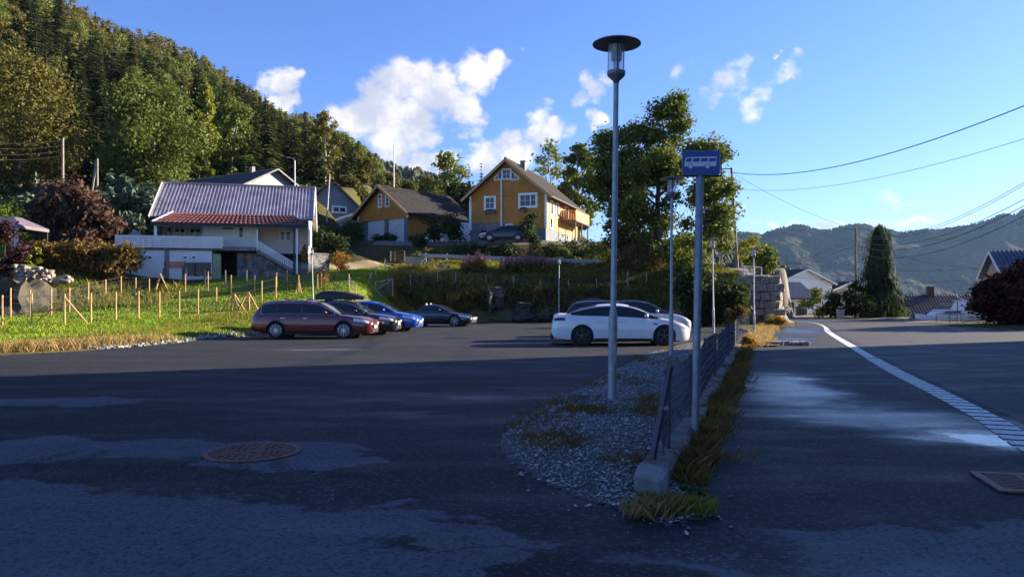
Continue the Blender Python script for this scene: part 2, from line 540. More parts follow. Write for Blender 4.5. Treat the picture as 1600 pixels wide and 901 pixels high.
M_BEIGE = simple('beige_render', (.42, .38, .30), .8, var=.1, scale=2)
M_REDW = simple('red_roof_tile', (.135, .046, .036), .42, var=.28, scale=3)
M_REDM = simple('maroon_sheet_roof', (.38, .31, .32), .26, .6, var=.25, scale=1.2, coat=.4)
M_ROOFD = simple('dark_roof_tile', (.050, .048, .050), .7, var=.4, scale=3)
M_ROOFB = simple('brown_roof_tile', (.022, .018, .016), .85, var=.45, scale=2.2)
M_ROOFN = simple('navy_roof_tile', (.035, .045, .085), .5, var=.3, scale=3)
M_DOORW = simple('pale_garage_door', (.52, .53, .55), .55, var=.1, scale=1.5)
M_GREEN = simple('pale_green_door', (.34, .36, .20), .6, var=.2)
M_ORANGE = simple('orange_boards', (.55, .27, .07), .6, var=.15, scale=4)
M_BENCH = simple('red_brown_slat', (.36, .13, .07), .6, var=.2)
M_BIN = simple('grey_bin_plastic', (.055, .065, .075), .5, var=.15)
M_BINL = simple('pale_bin_plastic', (.45, .44, .40), .5, var=.15)
M_TERRA = simple('terracotta', (.45, .14, .06), .7)
M_SIGNB = simple('sign_blue', (.008, .035, .24), .38, var=.05, coat=.2)
M_SIGNW = simple('sign_white', (.66, .68, .70), .4, var=.05)
M_CURT = simple('curtain_white', (.7, .68, .64), .8)
M_BOUNCEW = simple('bounce_lit_boards', (.78, .66, .58), .6, var=.08)  # white boards with warm bounce light put into their colour

m, t, b = newmat('window_glass')
b.inputs['Base Color'].default_value = (.012, .014, .018, 1); b.inputs['Roughness'].default_value = .06
b.inputs['Specular IOR Level'].default_value = .6
M_GLASS = m
m, t, b = newmat('car_glass')
b.inputs['Base Color'].default_value = (.010, .013, .017, 1); b.inputs['Roughness'].default_value = .04
b.inputs['Specular IOR Level'].default_value = .55
M_CARGL = m
m, t, b = newmat('lantern_glass')
b.inputs['Base Color'].default_value = (.95, .97, 1, 1); b.inputs['Roughness'].default_value = .03
b.inputs['Transmission Weight'].default_value = .85; b.inputs['IOR'].default_value = 1.12
M_LGLASS = m


def paint(name, col, metal=.0, rough=.3, coat=1.):
    return simple(name, col, rough, metal, var=.03, coat=coat)


M_TYRE = simple('tyre_rubber', (.016, .016, .017), .8)
M_RIM = simple('alloy_rim', (.62, .63, .65), .3, .7, var=.05)
M_RIMD = simple('dark_rim', (.085, .09, .10), .4, .5, var=.1)
M_LAMPW = simple('headlamp_lens', (.72, .75, .78), .12, .1, var=.12, scale=30, coat=1)
M_LAMPR = simple('tail_lamp_lens', (.16, .012, .012), .15, coat=1)
M_CHROME = simple('chrome', (.75, .76, .78), .15, 1, var=.05)
M_PLATE = simple('number_plate_white', (.75, .75, .75), .4)
M_BLKPL = simple('black_plastic', (.016, .016, .018), .55)
M_SEAT = simple('seat_cloth', (.33, .30, .27), .9)
M_BARK = simple('bark', (.115, .09, .07), .9, var=.4, scale=6, stretch=(5, 5, 1), bump=.6, bscale=20)
M_BIRCH = simple('birch_bark', (.5, .48, .44), .8, var=.5, scale=5, stretch=(1, 1, 4))

L_OLIVE = leafmat('leaf_olive', (.070, .074, .015), (.160, .138, .026), (.165, .125, .030), nscale=.35)
L_GREEN = leafmat('leaf_green', (0.072, 0.108, 0.019), (0.186, 0.206, 0.034), None, nscale=.6)
L_GREENY = leafmat('leaf_yellow_green', (0.144, 0.180, 0.018), (0.288, 0.288, 0.030), None)
L_DARK = leafmat('leaf_dark', (0.020, 0.037, 0.013), (0.050, 0.075, 0.018), None)
L_SPRUCE = leafmat('needle_spruce', (0.020, 0.036, 0.013), (0.058, 0.069, 0.019), (0.096, 0.074, 0.021), nscale=.4, trans=.12)
L_PINE = leafmat('needle_pine', (0.047, 0.081, 0.051), (0.128, 0.169, 0.101), None, trans=.1)
L_PURPLE = leafmat('leaf_purple', (.060, .030, .024), (.135, .072, .045), (.20, .14, .09), nscale=1.5)
L_PURPD = leafmat('leaf_dark_purple', (.028, .010, .013), (.075, .022, .024), None)
L_RED = leafmat('leaf_red', (.022, .010, .012), (.060, .018, .016), (.14, .028, .018), nscale=1.2)
L_BROWN = leafmat('leaf_bronze', (0.106, 0.069, 0.018), (0.213, 0.131, 0.037), (0.125, 0.125, 0.025), nscale=1.4)
L_ORANGE = leafmat('leaf_orange', (.22, .11, .015), (.38, .19, .025), (.12, .13, .02), nscale=3)
L_GRASS = leafmat('grass_lawn', (0.097, 0.185, 0.011), (0.225, 0.311, 0.018), (0.293, 0.282, 0.029), nscale=.7, trans=.22)
L_GRASSL = leafmat('grass_long', (0.101, 0.127, 0.014), (0.233, 0.223, 0.032), (0.404, 0.267, 0.073), nscale=.8)
L_DRYG = leafmat('grass_dry', (.26, .18, .065), (.42, .29, .12), (.12, .12, .02), nscale=1.1)
L_RUSSET = leafmat('grass_russet', (.13, .075, .022), (.25, .14, .035), (.07, .08, .016), nscale=2.)
L_WEED = leafmat('weed_green', (.05, .085, .015), (.12, .15, .025), None, nscale=3)
L_FIRE = leafmat('fireweed_pink', (.42, .15, .22), (.60, .28, .34), None, nscale=3)
L_FIREL = leafmat('fireweed_leaf', (0.091, 0.098, 0.021), (0.195, 0.156, 0.039), (0.260, 0.117, 0.046), nscale=1.5)


def groundmat(name, c1, c2, c3, s1=.5, s2=6, bump=.6, bd=.1):
    m, t, b = newmat(name)
    pos = t.node('ShaderNodeNewGeometry').outputs['Position']
    col = t.mix(t.smooth(t.noise(pos, s1, 4), .35, .65), c1, c2)
    col = t.mix(t.smooth(t.noise(pos, s2, 4), .52, .66), col, c3)
    t.put(b.inputs['Base Color'], col); b.inputs['Roughness'].default_value = .95
    b.inputs['Specular IOR Level'].default_value = .1
    t.put(b.inputs['Normal'], t.bump(t.noise(pos, s2 * 3, 4), bump, bd))
    return m


G_LAWN = groundmat('lawn_ground', (.105, .14, .015), (.14, .175, .02), (.09, .115, .018), bump=.2)
G_BANK = groundmat('bank_ground', (.05, .052, .016), (.085, .07, .025), (.035, .03, .02))
G_YARD = groundmat('yard_gravel', (.15, .14, .125), (.20, .185, .16), (.10, .10, .08), bump=.3)
G_SOIL = groundmat('verge_ground', (.10, .085, .04), (.14, .115, .05), (.07, .075, .02))
G_FOREST = groundmat('forest_floor', (.06, .06, .02), (.10, .085, .03), (.05, .055, .02), .05, .4)
G_FAR = groundmat('far_forest', (.022, .032, .016), (.045, .050, .022), (.065, .060, .028), .012, .05, 1., 4.)
G_PATH = groundmat('driveway_gravel', (.26, .20, .13), (.33, .26, .17), (.2, .17, .1), bump=.3)
G_FAR2 = groundmat('mountain_forest', (.012, .020, .014), (.026, .032, .016), (.050, .044, .022), .006, .022, 1., 14.)
M_FENCE = simple('dull_fence_wire', (.055, .065, .080), .6, .3, var=.2, scale=9)
# ------------------------------------------------------------------ the ground
ASPH = [(-34, -8), (-27, 4), (-20.5, 12.5), (-16.5, 18.2), (-14.5, 21.2), (-13.2, 23.0), (-12.7, 24.6), (-12.2, 27.5), (-11.9, 30.2), (-11.0, 32.4),
        (-11.2, 36), (-10.6, 40), (-9.6, 44), (-8.3, 48), (-5, 50.3), (-1, 51.2), (3, 51.3), (7, 50.5), (11, 49.0), (13.2, 46.6),
        (14.6, 44), (16.6, 43.2), (18.3, 47.5), (20.3, 53), (21.2, 58), (21, 61.5), (27.5, 61.5), (28.2, 55), (26.8, 50), (26, 44), (26.2, 36), (26.6, 28), (26.4, -8)]


def poly_sd(px, py, poly):
    """signed distance to a polygon, negative inside (numpy)"""
    P = np.array(poly, float); n = len(P)
    d = np.full(px.shape, 1e9); ins = np.zeros(px.shape, bool)
    for i in range(n):
        a = P[i]; c = P[(i + 1) % n]
        e = c - a; wx = px - a[0]; wy = py - a[1]
        t = np.clip((wx * e[0] + wy * e[1]) / (e @ e), 0, 1)
        d = np.minimum(d, np.hypot(wx - e[0] * t, wy - e[1] * t))
        cond = ((a[1] > py) != (c[1] > py))
        with np.errstate(divide='ignore', invalid='ignore'):
            xi = (c[0] - a[0]) * (py - a[1]) / (c[1] - a[1] + 1e-12) + a[0]
        ins ^= cond & (px < xi)
    return np.where(ins, -d, d)


def nss(a, b, x):
    t = np.clip((x - a) / (b - a), 0, 1); return t * t * (3 - 2 * t)


_rs = np.random.RandomState(3)
_tab = _rs.rand(64, 64)


def vnoise(x, y):
    xi = np.floor(x).astype(int); yi = np.floor(y).astype(int)
    fx = x - xi; fy = y - yi
    fx = fx * fx * (3 - 2 * fx); fy = fy * fy * (3 - 2 * fy)
    g = lambda i, j: _tab[i % 64, j % 64]
    return (g(xi, yi) * (1 - fx) + g(xi + 1, yi) * fx) * (1 - fy) + (g(xi, yi + 1) * (1 - fx) + g(xi + 1, yi + 1) * fx) * fy - .5


def fbm(x, y, o=4):
    v = 0; a = 1.
    for i in range(o):
        v = v + a * vnoise(x * 2 ** i + 17 * i, y * 2 ** i + 5 * i); a *= .5
    return v


LP = np.array([(0, 0), (24, 0), (30, .14), (33, .28), (37, .60), (40, .80), (44, 1.6), (48, 2.7), (52, 3.2), (57, 3.9), (62, 5), (75, 8), (95, 12), (130, 19), (400, 60)], float)
LL = np.array([(0, 0), (22, 0.05), (30, .45), (33, .42), (37, .6), (40, .8), (42.5, 2.2), (44, 2.9), (48, 3.5), (56, 4.6), (62, 6.2), (70, 9.0), (82, 13), (95, 16), (130, 22), (400, 60)], float)
BP = np.array([(0, 0), (49.6, 0), (51.2, .9), (52.6, 1.9), (55, 2.7), (58, 3.45), (61, 4.1), (66, 4.7), (69, 6.3), (72, 7.15), (82, 7.4), (95, 9.5), (130, 17), (400, 55)], float)
RP = np.array([(0, 0), (70, 0), (76, -.4), (90, -5), (120, -11), (300, -30), (700, -40)], float)
RP2 = np.array([(0, 0), (60.5, 0), (64, -.8), (68, -2.4), (80, -5), (120, -11), (300, -30), (700, -40)], float)
WP = np.array([(0, 0), (40, 0), (47, .9), (50, 2.2), (54, 3.2), (58, 3.9), (66, 4.3), (80, 4.5), (400, 8)], float)


def height(x, y):
    x = np.asarray(x, float); y = np.asarray(y, float)
    lp = np.interp(y, LP[:, 0], LP[:, 1]); ll = np.interp(y, LL[:, 0], LL[:, 1])
    bp = np.interp(y, BP[:, 0], BP[:, 1]); rp = np.interp(y, RP[:, 0], RP[:, 1])
    r2 = np.interp(y, RP2[:, 0], RP2[:, 1]); wp = np.interp(y, WP[:, 0], WP[:, 1])
    xs = x + .0 * y
    wl = nss(-22.6, -27, xs + .12 * (45 - y) * (y > 45))
    h = lp * (1 - wl) + ll * wl
    wb = nss(-10.5, -6.8, xs + np.clip((y - 58) * .65, 0, 10))
    h = h * (1 - wb) + bp * wb
    ww = nss(9, 13, xs); h = h * (1 - ww) + wp * ww
    wr = nss(-.1, .6, xs - 16.1 - .41 * (np.clip(y, 45.5, 66) - 45.5)); h = h * (1 - wr) + rp * wr
    w2 = nss(28, 33, xs); h = h * (1 - w2) + r2 * w2
    sd = poly_sd(x, y, ASPH)
    h = h + fbm(x * .35, y * .35, 3) * .25 * nss(.5, 4, sd) + .05 * nss(-.05, .25, sd)
    soft = nss(0, 1.6, sd) * .75 + .25 * nss(0, .2, sd)
    h = np.where(sd > 0, h * np.where(h > 0, soft, 1), -.15 + 0 * h)
    # unseen wooded knoll added right of the road, shaped to shade the near lot
    k = nss(27.2, 29.2, x) * nss(32.8, 28.4, y + .12 * fbm(x * .3, y * .3 + 9, 2)) * nss(-60, -40, y) * nss(95, 70, x)
    h = h + k * (18.5 + 2.5 * fbm(x * .12 + 3, y * .12, 3))
    return h


def H(x, y): return float(height(np.array([x]), np.array([y]))[0])


gx = np.unique(np.concatenate([np.arange(-420, -60, 12.), np.arange(-60, -34, 1.5), np.arange(-34, 34, .45), np.arange(34, 70, 1.5), np.arange(70, 700, 18.)]))
gy = np.unique(np.concatenate([np.arange(-200, -10, 10.), np.arange(-10, 18, 1.), np.arange(18, 76, .45), np.arange(76, 110, 1.5), np.arange(110, 700, 18.)]))
XX, YY = np.meshgrid(gx, gy)
ZZ = height(XX, YY)
V = np.stack([XX.ravel(), YY.ravel(), ZZ.ravel()], 1)
ny, nx = XX.shape
ii, jj = np.meshgrid(np.arange(ny - 1), np.arange(nx - 1), indexing='ij')
a0 = (ii * nx + jj).ravel()
Fq = np.stack([a0, a0 + 1, a0 + nx + 1, a0 + nx], 1)
cx = V[Fq, 0].mean(1); cy = V[Fq, 1].mean(1)
sd = poly_sd(cx, cy, ASPH)
PATHL = [(-13.2, 56.5), (-10.5, 58.2), (-8.5, 60.5), (-6, 63), (-7, 65), (-10, 63), (-13.5, 60), (-15, 58.5)]
pathd = poly_sd(cx, cy, PATHL)
zone = np.zeros(len(Fq), int)                                    # 0 bank
zone[(cx > -20.0) & (cx < -6.8) & (cy > 27) & (cy < 60) & (cx < -7.0 - .0 * cy)] = 1
zone[(cx < -17.5) & (cy > 19) & (cy < 36)] = 1
zone[(pathd < 0)] = 3
zone[(cx > -13.5) & (cx < 8) & (cy >= 70) & (cy < 88)] = 4          # yard by the houses
zone[(cx > 17.5) & (cy > 50) & (cy < 90)] = 4
zone[(sd > 0) & (sd < 2.6) & (cx < -9) & (cy < 33)] = 2
zone[(sd > 0) & (sd < .9) & (cx < 16)] = 2
zone[(cy >= 88)] = 5
zone[(cx > 26.8) & (cy < 36)] = 5
zone[sd < -2.5] = 6
for zi, (nm, mt) in enumerate([('bank', G_BANK), ('lawn', G_LAWN), ('verge', G_SOIL), ('driveway', G_PATH), ('yard', G_YARD), ('woodland_ground', G_FOREST), ('ground', G_YARD)]):
    f = Fq[zone == zi]
    u, inv = np.unique(f, return_inverse=True)
    tag(npmesh(nm, V[u], inv.reshape(f.shape), mt, smooth=True), kind='structure')

# asphalt: one sheet for the car park and the road, the road's own surface 4 mm above it
mb = MB(); mb.add([(p[0], p[1], 0) for p in ASPH], [tuple(range(len(ASPH)))])
tag(mb.build('parking_lot', M_LOT), kind='structure')
ROADR = [(5.74, 8.3), (6.4, 10), (7.30, 12.7), (8.35, 16), (9.9, 20.5), (11.6, 25.3), (13.6, 31), (15.6, 36.5), (17.4, 41), (19.2, 46)]
mb = MB()
left = [(p[0] + .35, p[1]) for p in ROADR]
right = [(26.2, -8), (26.3, 28), (25.9, 36), (25.8, 44)]
pl = [(3.0, -6), (4.3, 4.0)] + left + [(20.8, 49), (24, 49.5)] + right[::-1]
mb.add([(p[0], p[1], .004) for p in pl], [tuple(range(len(pl)))])
tag(mb.build('road', M_ROAD), kind='structure')

# ladder-like edge line on the road: cross bars near by, a continuous line beyond
def catmull(pts, n):
    out = []
    P = [Vector((*p, 0)) for p in pts]
    for i in range(len(P) - 1):
        p0 = P[max(i - 1, 0)]; p1 = P[i]; p2 = P[i + 1]; p3 = P[min(i + 2, len(P) - 1)]
        for k in range(n):
            t = k / n
            out.append(.5 * ((2 * p1) + (p2 - p0) * t + (2 * p0 - 5 * p1 + 4 * p2 - p3) * t * t + (3 * p1 - p0 - 3 * p2 + p3) * t ** 3))
    out.append(P[-1]); return out


line = catmull([(4.0, 3.5), (4.9, 6.0)] + ROADR + [(20.2, 50), (19.8, 53.5)], 16)
acc = [0]
for a, c in zip(line, line[1:]): acc.append(acc[-1] + (c - a).length)
def along(s):
    for i in range(len(acc) - 1):
        if s <= acc[i + 1]:
            t = (s - acc[i]) / (acc[i + 1] - acc[i]); return line[i].lerp(line[i + 1], t), (line[i + 1] - line[i]).normalized()
    return line[-1], (line[-1] - line[-2]).normalized()
mark = tag(thing('edge_line', None, None), kind='structure')
s = 1.0; me0 = None
while s < 17.5:
    p, d = along(s)
    if me0 is None:
        q = MB(); q.span((-.17, -.125, 0), (.17, .125, .007))
        o = q.build('painted_bar', M_PAINT, mark); me0 = o.data
    else:
        o = bpy.data.objects.new('painted_bar', me0); COL.objects.link(o); o.parent = mark
    o.location = (p.x, p.y, .005); o.rotation_euler = (0, 0, math.atan2(d.y, d.x) - math.pi / 2 + rng.uniform(-.03, .03))
    s += .36
q = MB(); pts = [along(s + k * .8) for k in range(int((acc[-1] - s) / .8))]
L = []; Rr = []
for p, d in pts:
    nrm = Vector((d.y, -d.x, 0)); hw_ = .14 - .07 * sstep(36, 46, p.y); L.append(p - nrm * hw_ + Vector((0, 0, .010))); Rr.append(p + nrm * hw_ + Vector((0, 0, .010)))
q.grid([L, Rr]); q.build('painted_line', M_PAINT, mark)

# far, big sheet under everything, out to the horizon
mb = MB(); mb.add([(-1000, -300, -42), (3400, -300, -42), (3400, 3340, -42), (-1000, 3340, -42)], [(0, 1, 2, 3)])
tag(mb.build('valley_floor', G_FAR), kind='structure')


# ------------------------------------------------------------------ hills
def hillside(name, sky, Yr, Yb, zb, drop, mat, npx, nt, amp, sc, px0, px1, back=.5, p=1.0):
    """a slope that climbs from Yb to a ridge whose crest follows the given skyline; and falls away behind"""
    us = np.linspace(px0, px1, npx); ts = np.linspace(0, 1 + back, nt)
    U, T = np.meshgrid(us, ts)
    yr = np.interp(us, [q[0] for q in Yr], [q[1] for q in Yr]); yb = np.interp(us, [q[0] for q in Yb], [q[1] for q in Yb])
    zbv = np.interp(us, [q[0] for q in zb], [q[1] for q in zb])
    zr = EYE + (HZ - np.interp(us, [q[0] for q in sky], [q[1] for q in sky])) / F * yr - drop
    Y = yb[None] + (yr - yb)[None] * T
    Z = np.where(T <= 1, zbv[None] + (zr - zbv)[None] * np.clip(T, 0, 1) ** p, zr[None] - (zr - zbv)[None] * (T - 1) * .8)
    Xw = (U - 800) / F * np.minimum(Y, 1e9)
    Z = Z + amp * fbm(Xw / sc, Y / sc, 5) * np.clip(T * 6, 0, 1)
    v = np.stack([Xw.ravel(), Y.ravel(), Z.ravel()], 1)
    i, j = np.meshgrid(np.arange(nt - 1), np.arange(npx - 1), indexing='ij'); a = (i * npx + j).ravel()
    o = npmesh(name, v, np.stack([a, a + 1, a + npx + 1, a + npx], 1), mat, smooth=True)
    tag(o, kind='structure')

    def at(px, t):
        yr_ = np.interp(px, [q[0] for q in Yr], [q[1] for q in Yr]); yb_ = np.interp(px, [q[0] for q in Yb], [q[1] for q in Yb])
        zb_ = np.interp(px, [q[0] for q in zb], [q[1] for q in zb])
        zr_ = EYE + (HZ - np.interp(px, [q[0] for q in sky], [q[1] for q in sky])) / F * yr_ - drop
        y = yb_ + (yr_ - yb_) * t
        z = zb_ + (zr_ - zb_) * min(t, 1) ** p if t <= 1 else zr_ - (zr_ - zb_) * (t - 1) * .8
        x = (px - 800) / F * y
        return Vector((x, y, z + amp * float(fbm(np.array([x / sc]), np.array([y / sc]), 5)[0]) * min(1, t * 6)))
    return at


SKY1 = [(-900, -360), (-500, -270), (-300, -190), (0, -62), (60, -28), (116, 0), (156, 27), (219, 50), (244, 50), (312, 84), (375, 122), (437, 169), (478, 184), (500, 194), (555, 221), (590, 252), (640, 318), (690, 390)]
hill1 = hillside('forest_hillside', SKY1, [(-900, 200), (0, 235), (312, 285), (600, 340), (690, 350)], [(-900, 92), (560, 92), (690, 100)], [(-900, 14), (0, 13), (300, 11), (690, 9)],
                 8.0, G_FOREST, 120, 60, 3.0, 24, -900, 690)
SKY2 = [(380, 150), (480, 186), (545, 218), (580, 243), (620, 255), (655, 263), (690, 273), (740, 293), (800, 322), (900, 372), (1000, 430), (1100, 460)]
hill2 = hillside('distant_wooded_ridge', SKY2, [(380, 700), (1100, 800)], [(380, 380), (1100, 420)], [(380, 10), (1100, -20)], 6, G_FAR, 260, 60, 10, 30, 380, 1100)
SKY3 = [(300, 380), (1000, 378), (1080, 370), (1155, 360), (1190, 363), (1225, 353), (1240, 350), (1262, 351), (1282, 357), (1300, 358), (1345, 354), (1370, 357), (1400, 355), (1440, 353), (1470, 354), (1500, 349),
        (1540, 345), (1565, 339), (1585, 339), (1600, 336), (1700, 330), (1900, 322), (2200, 345), (2600, 380)]
hill3 = hillside('far_mountain', SKY3, [(300, 2500), (1300, 2300), (2600, 2100)], [(300, 2120), (1300, 1930), (2600, 1740)], [(300, -40), (2600, -40)], 4, G_FAR2, 560, 170, 30, 150, 960, 2100, .6, .95)
SKY4 = [(980, 350), (1060, 366), (1150, 388), (1200, 404), (1240, 424), (1275, 447), (1310, 475), (1400, 500)]
hill4 = hillside('wooded_spur', SKY4, [(980, 520), (1400, 560)], [(980, 330), (1400, 360)], [(980, -15), (1400, -25)], 3, G_FAR, 160, 40, 9, 22, 980, 1400)

# ------------------------------------------------------------------ foliage
def rhombi(P, A, B):
    """leaf shaped quads around points P with half axes A and B"""
    n = len(P)
    v = np.empty((n, 4, 3)); v[:, 0] = P - A; v[:, 1] = P + B * .9 - A * .1; v[:, 2] = P + A; v[:, 3] = P - B * .9 - A * .1
    return v.reshape(-1, 3), np.arange(n * 4).reshape(n, 4)


def unit(a): return a / (np.linalg.norm(a, axis=1, keepdims=True) + 1e-9)


def leafcloud(clumps, n, size, seed, hollow=.45, elong=1.5, droop=0.):
    """leaves in ellipsoidal clumps: (x, y, z, rx, ry, rz)"""
    r = np.random.RandomState(seed)
    C = np.array(clumps, float); wgt = (C[:, 3] * C[:, 4] * C[:, 5]) ** .67; wgt /= wgt.sum()
    k = r.choice(len(C), n, p=wgt)
    d = unit(r.randn(n, 3)); rad = (hollow + (1 - hollow) * r.rand(n)) * (1 + .18 * r.randn(n))
    P = C[k, :3] + d * C[k, 3:] * rad[:, None]
    nrm = unit(d * .7 + r.randn(n, 3) * .7 + np.array([0, 0, .35]))
    A = unit(np.cross(nrm, r.randn(n, 3))); A[:, 2] -= droop; A = unit(A)
    B = unit(np.cross(nrm, A))
    s = size * (.6 + .8 * r.rand(n))[:, None]
    return rhombi(P, A * s * elong * .5, B * s * .5)


def crownmesh(name, parts, mat, parent=None):
    v = []; f = []; b = 0
    for (pv, pf) in parts:
        v.append(pv); f.append(pf + b); b += len(pv)
    return npmesh(name, np.concatenate(v), np.concatenate(f), mat, parent)


def make_clumps(seed, h0, h1, rmax, n, shape='round'):
    """clump centres inside a crown of given outline"""
    r = random.Random(seed); out = []
    for i in range(n):
        t = (i + r.random()) / n
        if shape == 'round': rr = rmax * math.sin(math.pi * (.12 + .80 * t)) ** .8
        elif shape == 'oval': rr = rmax * math.sin(math.pi * (.10 + .85 * t)) ** .9
        elif shape == 'flame': rr = rmax * (1 - t) ** .75 * min(1, (t + .12) * 5)
        a = r.random() * 6.283; q = rr * math.sqrt(r.random()) * .95
        s = rmax * r.uniform(.30, .52) * (.75 if shape == 'flame' else 1)
        out.append((q * math.cos(a), q * math.sin(a), h0 + (h1 - h0) * t, s, s, s * r.uniform(.6, .95)))
    return out


def trunk_mb(h, r0, clumps, seed, lean=.03):
    mb = MB(); r = random.Random(seed)
    n = 7; pts = [(lean * h * math.sin(i * .9 + seed) * i / n, lean * h * math.cos(i * 1.3 + seed) * i / n, h * i / n) for i in range(n + 1)]
    mb.tube(pts, 0, 7, rs=[r0 * (1 - .85 * i / n) * (1.35 if i == 0 else 1) for i in range(n + 1)])
    for c in clumps[::max(1, len(clumps) // 12)]:
        z0 = max(.12 * h, min(c[2] * .7, h * .85)); k = min(n - 1, int(z0 / h * n)); p = Vector(pts[k]).lerp(Vector(pts[k + 1]), z0 / h * n - k)
        q = Vector(c[:3]); mid = p.lerp(q, .5) + Vector((0, 0, -.05 * h * r.random()))
        mb.tube([p, mid, q], 0, 4, rs=[r0 * .38, r0 * .22, r0 * .06])
    return mb


def spruce_arrays(h, rad, seed, levels=30, per=9, sprays=6, gaps=.1, base=.06):
    r = np.random.RandomState(seed); P = []; A = []; B = []
    for i in range(levels):
        t = (i + .5 * r.rand()) / levels; z = h * (base + (1 - base) * t)
        Lb = rad * (1 - t) ** .8 * (.75 + .4 * r.rand()) + .12
        k = max(4, int(per * (1 - .4 * t))); ph = r.rand() * 6.28
        for j in range(k):
            if r.rand() < gaps: continue
            a = ph + 6.283 * j / k + r.randn() * .2; L = Lb * (.7 + .45 * r.rand())
            dr = np.array([math.cos(a), math.sin(a), 0.]); tg = np.array([-math.sin(a), math.cos(a), 0.])
            for q in range(sprays):
                u = (q + .6) / sprays
                p = dr * L * u + np.array([0, 0, z - .32 * L * u * u + .06 * L * u])
                sz = L * .30 * (1.25 - .5 * u) + .08
                side = (-1) ** q
                P.append(p + tg * side * sz * .35)
                dd = dr * .8 + tg * side * .5 + np.array([0, 0, -.42 - .2 * r.rand()])
                dd = dd / np.linalg.norm(dd)
                n = np.cross(dd, [0, 0, 1]) ; n = n / np.linalg.norm(n) + r.randn(3) * .25
                A.append(dd * sz); B.append(n * sz * .42)
    P = np.array(P); return rhombi(P, np.array(A), np.array(B))


def solid_tree(name, crown, cmat, h, r0, bmat, clumps=(), seed=0):
    """single mesh tree for the far woods: foliage and trunk with two materials"""
    cv, cf = crown
    tv, tf = [], []
    n = 5; k = 5
    for i in range(k + 1):
        for j in range(n):
            a = 6.283 * j / n; rr = r0 * (1 - .9 * i / k); tv.append((rr * math.cos(a), rr * math.sin(a), h * .95 * i / k))
    for i in range(k):
        for j in range(n): tf.append((i * n + j, i * n + (j + 1) % n, (i + 1) * n + (j + 1) % n, (i + 1) * n + j))
    v = np.concatenate([cv, np.array(tv)]); f = np.concatenate([cf, np.array(tf) + len(cv)])
    mi = np.concatenate([np.zeros(len(cf)), np.ones(len(tf))])
    o = npmesh(name, v, f, [cmat, bmat], mi=mi)
    return o


def tree(name, label, cat, loc, h, r0, clumps, nleaf, size, lmat, bmat=M_BARK, seed=1, group=None, hollow=.35, droop=0., elong=1.5, rz=0):
    t = thing(name, label, cat, loc, rz, group)
    trunk_mb(h, r0, clumps, seed).build('trunk', bmat, t, smooth=True)
    crownmesh('crown', [leafcloud(clumps, nleaf, size, seed, hollow, elong, droop)], lmat, t)
    return t


def spruce(name, label, loc, h, rad, seed, mat=L_SPRUCE, group=None, cat='tree', **kw):
    t = thing(name, label, cat, loc, 0, group)
    MB().tube([(0, 0, 0), (0, 0, h * .5), (0, 0, h * .97)], 0, 7, rs=[h * .016, h * .010, .02]).build('trunk', M_BARK, t, smooth=True)
    crownmesh('crown', [spruce_arrays(h, rad, seed, **kw)], mat, t)
    return t


def bush(name, label, cat, loc, clumps, nleaf, size, lmat, seed, group=None, hollow=.3, stems=6, elong=1.5, droop=0.):
    t = thing(name, label, cat, loc, 0, group)
    crownmesh('foliage', [leafcloud(clumps, nleaf, size, seed, hollow, elong, droop)], lmat, t)
    mb = MB(); r = random.Random(seed)
    for i in range(stems):
        c = clumps[r.randrange(len(clumps))]
        mb.tube([(c[0] * .3, c[1] * .3, -.1), (c[0] * .6, c[1] * .6, c[2] * .5), c[:3]], 0, 4, rs=[.035, .025, .01])
    mb.build('stem', M_BARK, t)
    return t


def blades(x, y, z, h, wd, seed, lean=.35, per=4, spread=.12):
    """grass: each blade one bent strip of two triangles"""
    r = np.random.RandomState(seed); n = len(x) * per
    x = np.repeat(x, per) + r.randn(n) * spread; y = np.repeat(y, per) + r.randn(n) * spread; z = np.repeat(z, per)
    hh = np.repeat(np.broadcast_to(h, (n // per,)), per) * (.5 + .8 * r.rand(n)); a = r.rand(n) * 6.283
    dx = np.cos(a); dy = np.sin(a); ln = hh * lean * (.3 + 1.2 * r.rand(n)); b = r.rand(n) * 6.283
    w2 = wd * (.6 + .8 * r.rand(n))
    v = np.empty((n, 4, 3))
    v[:, 0] = np.stack([x - dx * w2, y - dy * w2, z - .03], 1)
    v[:, 1] = np.stack([x + dx * w2, y + dy * w2, z - .03], 1)
    mx_ = x + np.cos(b) * ln * .50; my_ = y + np.sin(b) * ln * .50
    v[:, 2] = np.stack([mx_ + dx * w2 * .7, my_ + dy * w2 * .7, z + hh * .6], 1)
    v[:, 3] = np.stack([x + np.cos(b) * ln, y + np.sin(b) * ln, z + hh], 1)
    return v.reshape(-1, 3), np.arange(n * 4).reshape(n, 4)


def scatter(n, x0, x1, y0, y1, cond, seed):
    r = np.random.RandomState(seed)
    x = x0 + (x1 - x0) * r.rand(n); y = y0 + (y1 - y0) * r.rand(n)
    k = cond(x, y); x = x[k]; y = y[k]
    return x, y, height(x, y)
